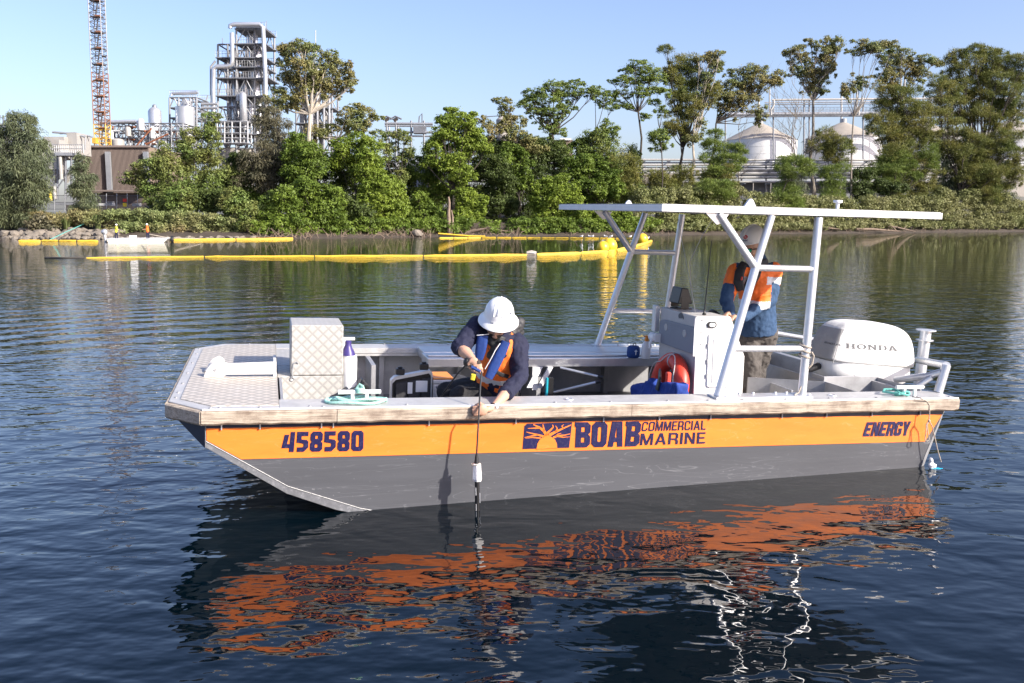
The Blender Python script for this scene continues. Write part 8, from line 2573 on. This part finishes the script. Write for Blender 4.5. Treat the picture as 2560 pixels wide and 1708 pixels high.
dome_tank('white storage tank peeping out behind the huge she-oak', 2575, 214, 190, 330, 402, 288)
dome_tank('white storage tank deep among the dark she-oaks', 2350, 216, 180, 340, 402, 298)
t13 = thing('tank_walkway', 'steel walkway and pipe bridge spanning above the white tanks', 'walkway', 2150, 206)
lb = LB(t13, 206)
for (y, r, m_, x0) in ((250, .22, 'pipe_white', 1930), (257, .14, 'galv', 1912), (262, .12, 'steel_grey', 1912), (286, .42, 'galv', 1820), (292, .20, 'steel_grey', 1820)): lb.tube([(x0, y, 0), (2250, y - 3, 0), (2570, y - 4, 0)], r, 'pipe', m_, 8)
for x in (1815, 1935, 2012, 2025, 2160, 2230, 2330, 2430, 2530): lb.tube([(x, 402, 0.5), (x, 248, 0.5)], 0.18, 'bridge_post', 'steel_grey', 6)
tag(railing(lb, 1880, 2560, 284, -.8, .8, 1.3, 9).build('railing', 'galv', t13, fix=False), kind='stuff')
lb.tube([(1931, 252, -1), (1931, 265, -1), (1925, 275, -1), (1924, 290, -1)], .22, 'pipe', 'pipe_white', 8); lb.tube([(2152, 246, -1), (2150, 262, -1), (2143, 275, -1), (2142, 290, -1)], .22, 'pipe', 'pipe_white', 8)
for (x, y) in ((2253, 190), (2262, 186), (1924, 224), (2142, 218)): lb.tube([(x, 290, 0), (x, y, 0)], .18, 'vent_pipe', 'pipe_white', 7)
t14 = thing('beige_wall', 'plain beige concrete wall beyond the drooping she-oak', 'wall', 2540, 182)
lb = LB(t14, 182); lb.box(2500, 428, 2640, 492, 0, 1, 'wall_panel', 'concrete'); lb.box(2498, 424, 2642, 428, -0.2, 1.2, 'coping', 'tank_white')
# ================================================================== ON THE WATER
mat('boom_yellow', (0.74, 0.48, 0.045), 0.45, 0, 0.10, 1.0, dirt=(0.36, 0.22, 0.04), dscale=2.0, damt=0.6)
mat('boom_dark', (0.04, 0.036, 0.03), 0.7, 0, 0.3, 2)
mat('buoy_yellow', (0.85, 0.55, 0.03), 0.4, 0, 0.08, 2)
mat('gull_white', (0.8, 0.8, 0.8), 0.7)
mat('gull_grey', (0.3, 0.31, 0.33), 0.7)
mat('boat_cream', (0.78, 0.74, 0.62), 0.5, 0, 0.08, 1.5)
mat('vest_lime', (0.65, 0.62, 0.06), 0.7)


def boom(label, pts, segs, r, m='boom_yellow', flat=0.75, zc=0.02, seed=0, seam=True, r1=None):
    """floating boom: a chain of plump segments laid along photo pixels on the water"""
    rng = random.Random(seed)
    W = [PG('T', *p) for p in pts]
    root = empty('containment_boom', W[0], label, 'boom')
    L = [0]
    for i in range(1, len(W)): L.append(L[-1] + (W[i] - W[i - 1]).length)
    def at(s):
        s = min(max(s, 0), L[-1])
        for i in range(1, len(W)):
            if s <= L[i]: return W[i - 1].lerp(W[i], (s - L[i - 1]) / max(1e-6, L[i] - L[i - 1]))
        return W[-1]
    for k in range(segs):
        s0, s1 = L[-1] * k / segs, L[-1] * (k + 1) / segs
        g = 0.03
        n = 9
        w = MB(); P = []; RR = []
        for i in range(n + 1):
            t = i / n
            q = at(s0 + g + (s1 - s0 - 2 * g) * t) - W[0]
            e = min(t, 1 - t)
            P.append(Vector((q.x, q.y, zc + rng.uniform(-.012, .012)))); RR.append((r + ((r1 or r) - r) * (k + t) / segs) * (0.72 + 0.28 * min(1, e / 0.05)) * rng.uniform(.97, 1.03))
        w.tube(P, RR, 10, squash=(1, 1, flat)); w.build('float_segment', m, root, smooth=True)
        if seam and k < segs - 1:
            q = at(s1) - W[0]; w = MB(); w.tube([q + Vector((-.05, 0, zc)), q + Vector((.05, 0, zc))], r * .8, 8); w.build('joint', 'boom_dark', root, smooth=True)
    return root


boom('long straight yellow containment boom floating behind the workboat', [(215, 645), (500, 642), (893, 641), (1100, 640), (1318, 638)], 4, 0.060, seed=1, zc=0.0, r1=0.125)
boom('dark weed-covered tail of the long boom', [(112, 645.5), (160, 646.5), (212, 645.5)], 1, 0.085, 'boom_dark', seed=2, seam=False)
boom('crumpled yellow boom section leading to the yellow buoys', [(1340, 637), (1440, 634), (1520, 629), (1570, 625)], 3, 0.145, seed=3, zc=0.0)
boom('yellow boom curling away from the buoys towards the gulls', [(1540, 628), (1580, 619), (1612, 610), (1628, 603)], 3, 0.18, seed=4)
boom('short yellow boom along the rocks astern of the small boat', [(46, 604), (110, 603.5), (180, 604), (245, 604)], 4, 0.20, seed=5)
boom('yellow boom along the shore ahead of the small boat', [(425, 600.5), (540, 599.5), (640, 598.5), (732, 597)], 2, 0.17, seed=6)
boom('thin far boom of many small yellow floats anchored by the stump', [(1098, 595.5), (1200, 594.5), (1330, 595), (1470, 596.5), (1560, 597), (1600, 600)], 16, 0.11, seed=7)
kn = PG('T', 1329, 637.5)
a = empty('boom_coupling', kn, 'grey rope-bound coupling joining the boom sections', 'coupling')
w = MB(); w.tube([(-.28, 0, .06), (0, 0, .09), (.28, 0, .06)], [.16, .19, .15], 9); w.build('binding', 'rope_tan', a, smooth=True)
w = MB(); w.tube([(-.30, -.12, .10), (-.1, -.2, .14), (.2, -.18, .10)], .03, 6); w.build('lashing_end', 'rope_white', a, smooth=True)
ln_ = PG('T', 1098, 593)
a = empty('boom_end_plate', ln_, 'black tapered end of the far boom anchored at the stump', 'boom end')
w = MB(); w.add([(-.1, 0, -.2), (-.1, 0, .42), (3.4, 0, .14), (3.4, 0, -.1), (-.1, .12, -.2), (-.1, .12, .42), (3.4, .12, .14), (3.4, .12, -.1)], [(0, 1, 2, 3), (7, 6, 5, 4), (0, 4, 5, 1), (1, 5, 6, 2), (2, 6, 7, 3), (3, 7, 4, 0)]); w.build('end_skirt', 'boom_dark', a)
w = MB(); w.tube([(-.1, 0, .42), (3.4, 0, .15), (5.5, 0, .08)], .10, 8); w.build('top_float', 'boom_yellow', a, smooth=True)
# buoys
for (x, y, r, lab) in ((1507, 628, 0.42, 'round yellow buoy in front of the bigger yellow buoy'), (1524, 626, 0.52, 'bigger yellow buoy with cut top beside the round one'), (1606, 606, 0.52, 'lone yellow buoy near the gulls')):
    g = PG('T', x, y)
    o = empty('yellow_buoy', g, lab, 'buoy', 'yellow mooring buoys')
    MB().lathe([(r * .35, -.3), (r * .8, -.1), (r, r * .45), (r * .96, r * .8), (r * .75, r * 1.25), (r * .4, r * 1.5), (r * .1, r * 1.56)], 18, (0, 0, 0)).build('float', 'buoy_yellow', o, smooth=True)
    MB().tube([(r * .14 * math.cos(t), 0, r * 1.62 + r * .12 * math.sin(t)) for t in np.linspace(0, 6.28, 10)[:-1]], .03, 5, closed=True).build('lifting_eye', 'steel_wire', o)
# gulls
def gull(px, py, z, flip, lab):
    g = PG('T', px, py); g.z = z
    o = empty('gull', g, lab, 'bird', 'gulls resting on the booms')
    s = -1 if flip else 1
    w = MB(); w.ball((0, 0, .17), (.16, .075, .085), 10, 8); w.ball((s * .13, 0, .28), (.05, .045, .05), 8, 6); w.tube([(s * .08, 0, .20), (s * .12, 0, .26)], [.05, .04], 7); w.tube([(-s * .12, 0, .17), (-s * .26, 0, .15)], [.05, .02], 6)
    me = blobmesh(w, .022, 2); link('body', me, 'gull_white', o)
    w = MB()
    w.ball((-s * .05, -.06, .19), (.14, .025, .055), 8, 6); w.build('wing', 'gull_grey', o, smooth=True)
    w = MB(); w.ball((-s * .05, .06, .19), (.14, .025, .055), 8, 6); w.build('wing', 'gull_grey', o, smooth=True)
    w = MB(); w.tube([(s * .175, 0, .28), (s * .22, 0, .27)], [.014, .004], 5); w.build('beak', 'orange_cap', o)
    for sy_ in (-.03, .03): MB().tube([(0, sy_, 0), (0, sy_, .11)], .010, 5).build('leg', 'orange_cap', o)
for (x, y, f, l) in ((1454, 597, 0, 'lone white gull standing on the far boom'), (1474, 597, 1, 'gull of the pair on the far boom, facing the stump'), (1481, 597, 0, 'gull of the pair on the far boom, facing the lone buoy'), (1513, 597, 1, 'white gull on the far boom behind the buoys'), (1528, 597, 0, 'white gull on the far boom between the paired buoys and lone buoy'), (1603, 605, 1, 'gull standing against the lone yellow buoy'), (1619, 602, 0, 'gull on the tip of the curling boom'), (1575, 598, 0, 'gull on the end of the far boom')):
    gull(x, y, 0.10, f, l)
# foam and flotsam at the stern
# ------------------------------------------------------------------ small cream work boat at the left bank
g0, g1 = PG('T', 265, 607), PG('T', 424, 606)
sb = empty('small_work_boat', g0, 'small cream punt with two crew moored between two yellow booms', 'boat')
dv = (g1 - g0); Lb = dv.length; an = math.atan2(dv.y, dv.x); sb.rotation_euler = (0, 0, an)
w = MB()
prof = [(0.0, 0.38), (0.5, -0.18), (Lb - 0.5, -0.2), (Lb, 0.5)]
vs = [(x, 0, -0.15) for x, _ in ()]
hullp = [(0.0, 0.32), (0.25, -0.15), (Lb - 0.7, -0.15), (Lb, 0.38)]
w.prism(hullp, lambda x, z: (x, 0, z), lambda x, z: (x, 2.0, z)); w.build('hull', 'boat_cream', sb, bev=0.03)
MB().box((0, -0.05, 0.31), (Lb, 0.06, 0.40)).build('gunwale', 'alu_tube', sb); MB().box((0, 1.94, 0.31), (Lb, 2.05, 0.40)).build('gunwale', 'alu_tube', sb)
MB().box((Lb * .35, .6, .34), (Lb * .46, 1.4, .62)).build('engine_box', 'white_plastic', sb, bev=.03)
w = MB(); w.tube([(-.15, 1, -.3), (-.2, 1, .7)], [.10, .14], 8); w.ball((-.22, 1, .95), (.28, .2, .26), 10, 8); w.build('outboard', 'vessel', sb, smooth=True)
MB().lathe([(.1, 0), (.3, .05), (.34, .15), (.3, .28), (.1, .3)], 14, (Lb + .05, .3, .25), Matrix.Rotation(R(90), 3, 'Y')).build('bow_fender', 'rubber', sb, smooth=True)
def worker(px, lab, top, face, reach, cat='person'):
    """small distant figure standing in the punt"""
    x = (px - 265) / (424 - 265) * Lb
    g = sb.matrix_basis @ Vector((x, 1.0, 0.33))
    o = empty('person', g, lab, cat); o.rotation_euler = (0, 0, an)
    hgt = top
    b = MB()
    limb(b, [Vector((-.1, 0, .0)), Vector((-.1, 0, .45)), Vector((-.06, 0, .78))], [.06, .07, .09], 8); limb(b, [Vector((.1, 0, 0)), Vector((.1, 0, .45)), Vector((.06, 0, .78))], [.06, .07, .09], 8)
    limb(b, [Vector((0, 0, .8)), Vector((0.02 * face, 0, 1.1)), Vector((0.03 * face, 0, 1.32))], [.13, .14, .12], 10)
    b.ball((0.05 * face, 0, 1.56), (.085, .10, .115), 10, 8); limb(b, [Vector((.03 * face, 0, 1.35)), Vector((.05 * face, 0, 1.5))], [.06, .055], 8)
    for s in (-1, 1):
        limb(b, [Vector((.03, s * .17, 1.33)), Vector((.12 * face, s * .2, 1.1)), Vector((reach * face, s * .14, 1.02))], [.055, .045, .035], 8)
    me = blobmesh(b, .022, 2); bo = link('body', me, 'skin', o)
    t = MB(); limb(t, [Vector((0, 0, .82)), Vector((0.02 * face, 0, 1.1)), Vector((0.03 * face, 0, 1.33))], [.16, .175, .15], 10)
    for s in (-1, 1): limb(t, [Vector((.03, s * .17, 1.34)), Vector((.12 * face, s * .2, 1.1))], [.075, .06], 8)
    link('hivis_shirt', blobmesh(t, .025, 2), 'vest_lime' if face > 0 else 'hivis_orange', o)
    t = MB(); limb(t, [Vector((-.1, 0, .0)), Vector((-.1, 0, .45)), Vector((-.06, 0, .8))], [.075, .085, .11], 8); limb(t, [Vector((.1, 0, 0)), Vector((.1, 0, .45)), Vector((.06, 0, .8))], [.075, .085, .11], 8)
    link('trousers', blobmesh(t, .025, 2), 'navy_cloth', o)
    MB().lathe([(.15, 0), (.15, .012), (.12, .02), (.11, .08), (.07, .125), (.01, .14)], 14, (.05 * face, 0, 1.60)).build('hard_hat', 'helmet_white', o, smooth=True)
    o.scale = (hgt, hgt, hgt)
    return o
worker(367, 'person in orange shirt and white hard hat hauling a line in the small punt', 0.80, -1, .55)
worker(288, 'person in lime shirt and white hard hat at the engine of the small punt', 0.78, 1, .3)
hl2 = empty('tow_line', PG('T', 372, 604), 'thin line from the punt crew to the shore boom', 'rope')
w = MB(); o0 = Vector(hl2.location); w.tube([PD('T', 374, 586, 84) - o0, PD('T', 400, 591, 86) - o0, PD('T', 430, 595, 90) - o0, PD('T', 500, 597, 94) - o0], .03, 5); w.build('line', 'rope_tan', hl2)
hl3 = empty('mooring_line', PG('T', 120, 602), 'green mooring line from a boom up over the rocks', 'rope')
w = MB(); o0 = Vector(hl3.location); w.tube([PG('T', 120, 602) - o0, PD('T', 165, 580, 96) - o0, PD('T', 210, 560, 101) - o0], .045, 5); w.build('line', 'rope_teal', hl3)
# roof-mounted reel on the bank side of the stern: blue float trailing in the water
fl = empty('blue_float', toworld(bt('c5', 1650, 1405, v=0.0)), 'small turquoise and white rag floating at the stern corner', 'rag')
fl.location.z = -0.005
fl.scale = (0.62, 0.62, 0.55)
mat('rag_blue', (0.02, 0.35, 0.55), 0.5, 0, 0.2, 20)
w = MB(); w.ball((0, 0, .0), (.09, .045, .014), 12, 6); w.ball((.05, .02, .008), (.06, .03, .014), 10, 6); me = blobmesh(w, .012, 2); crumple(me, .012, 18); link('blue_cloth', me, 'rag_blue', fl)
w = MB(); w.ball((-.04, .03, .05), (.06, .04, .05), 10, 6); w.ball((-.06, .04, .12), (.03, .03, .06), 10, 6); me = blobmesh(w, .012, 2); crumple(me, .015, 18); link('white_cloth', me, 'white_plastic', fl)
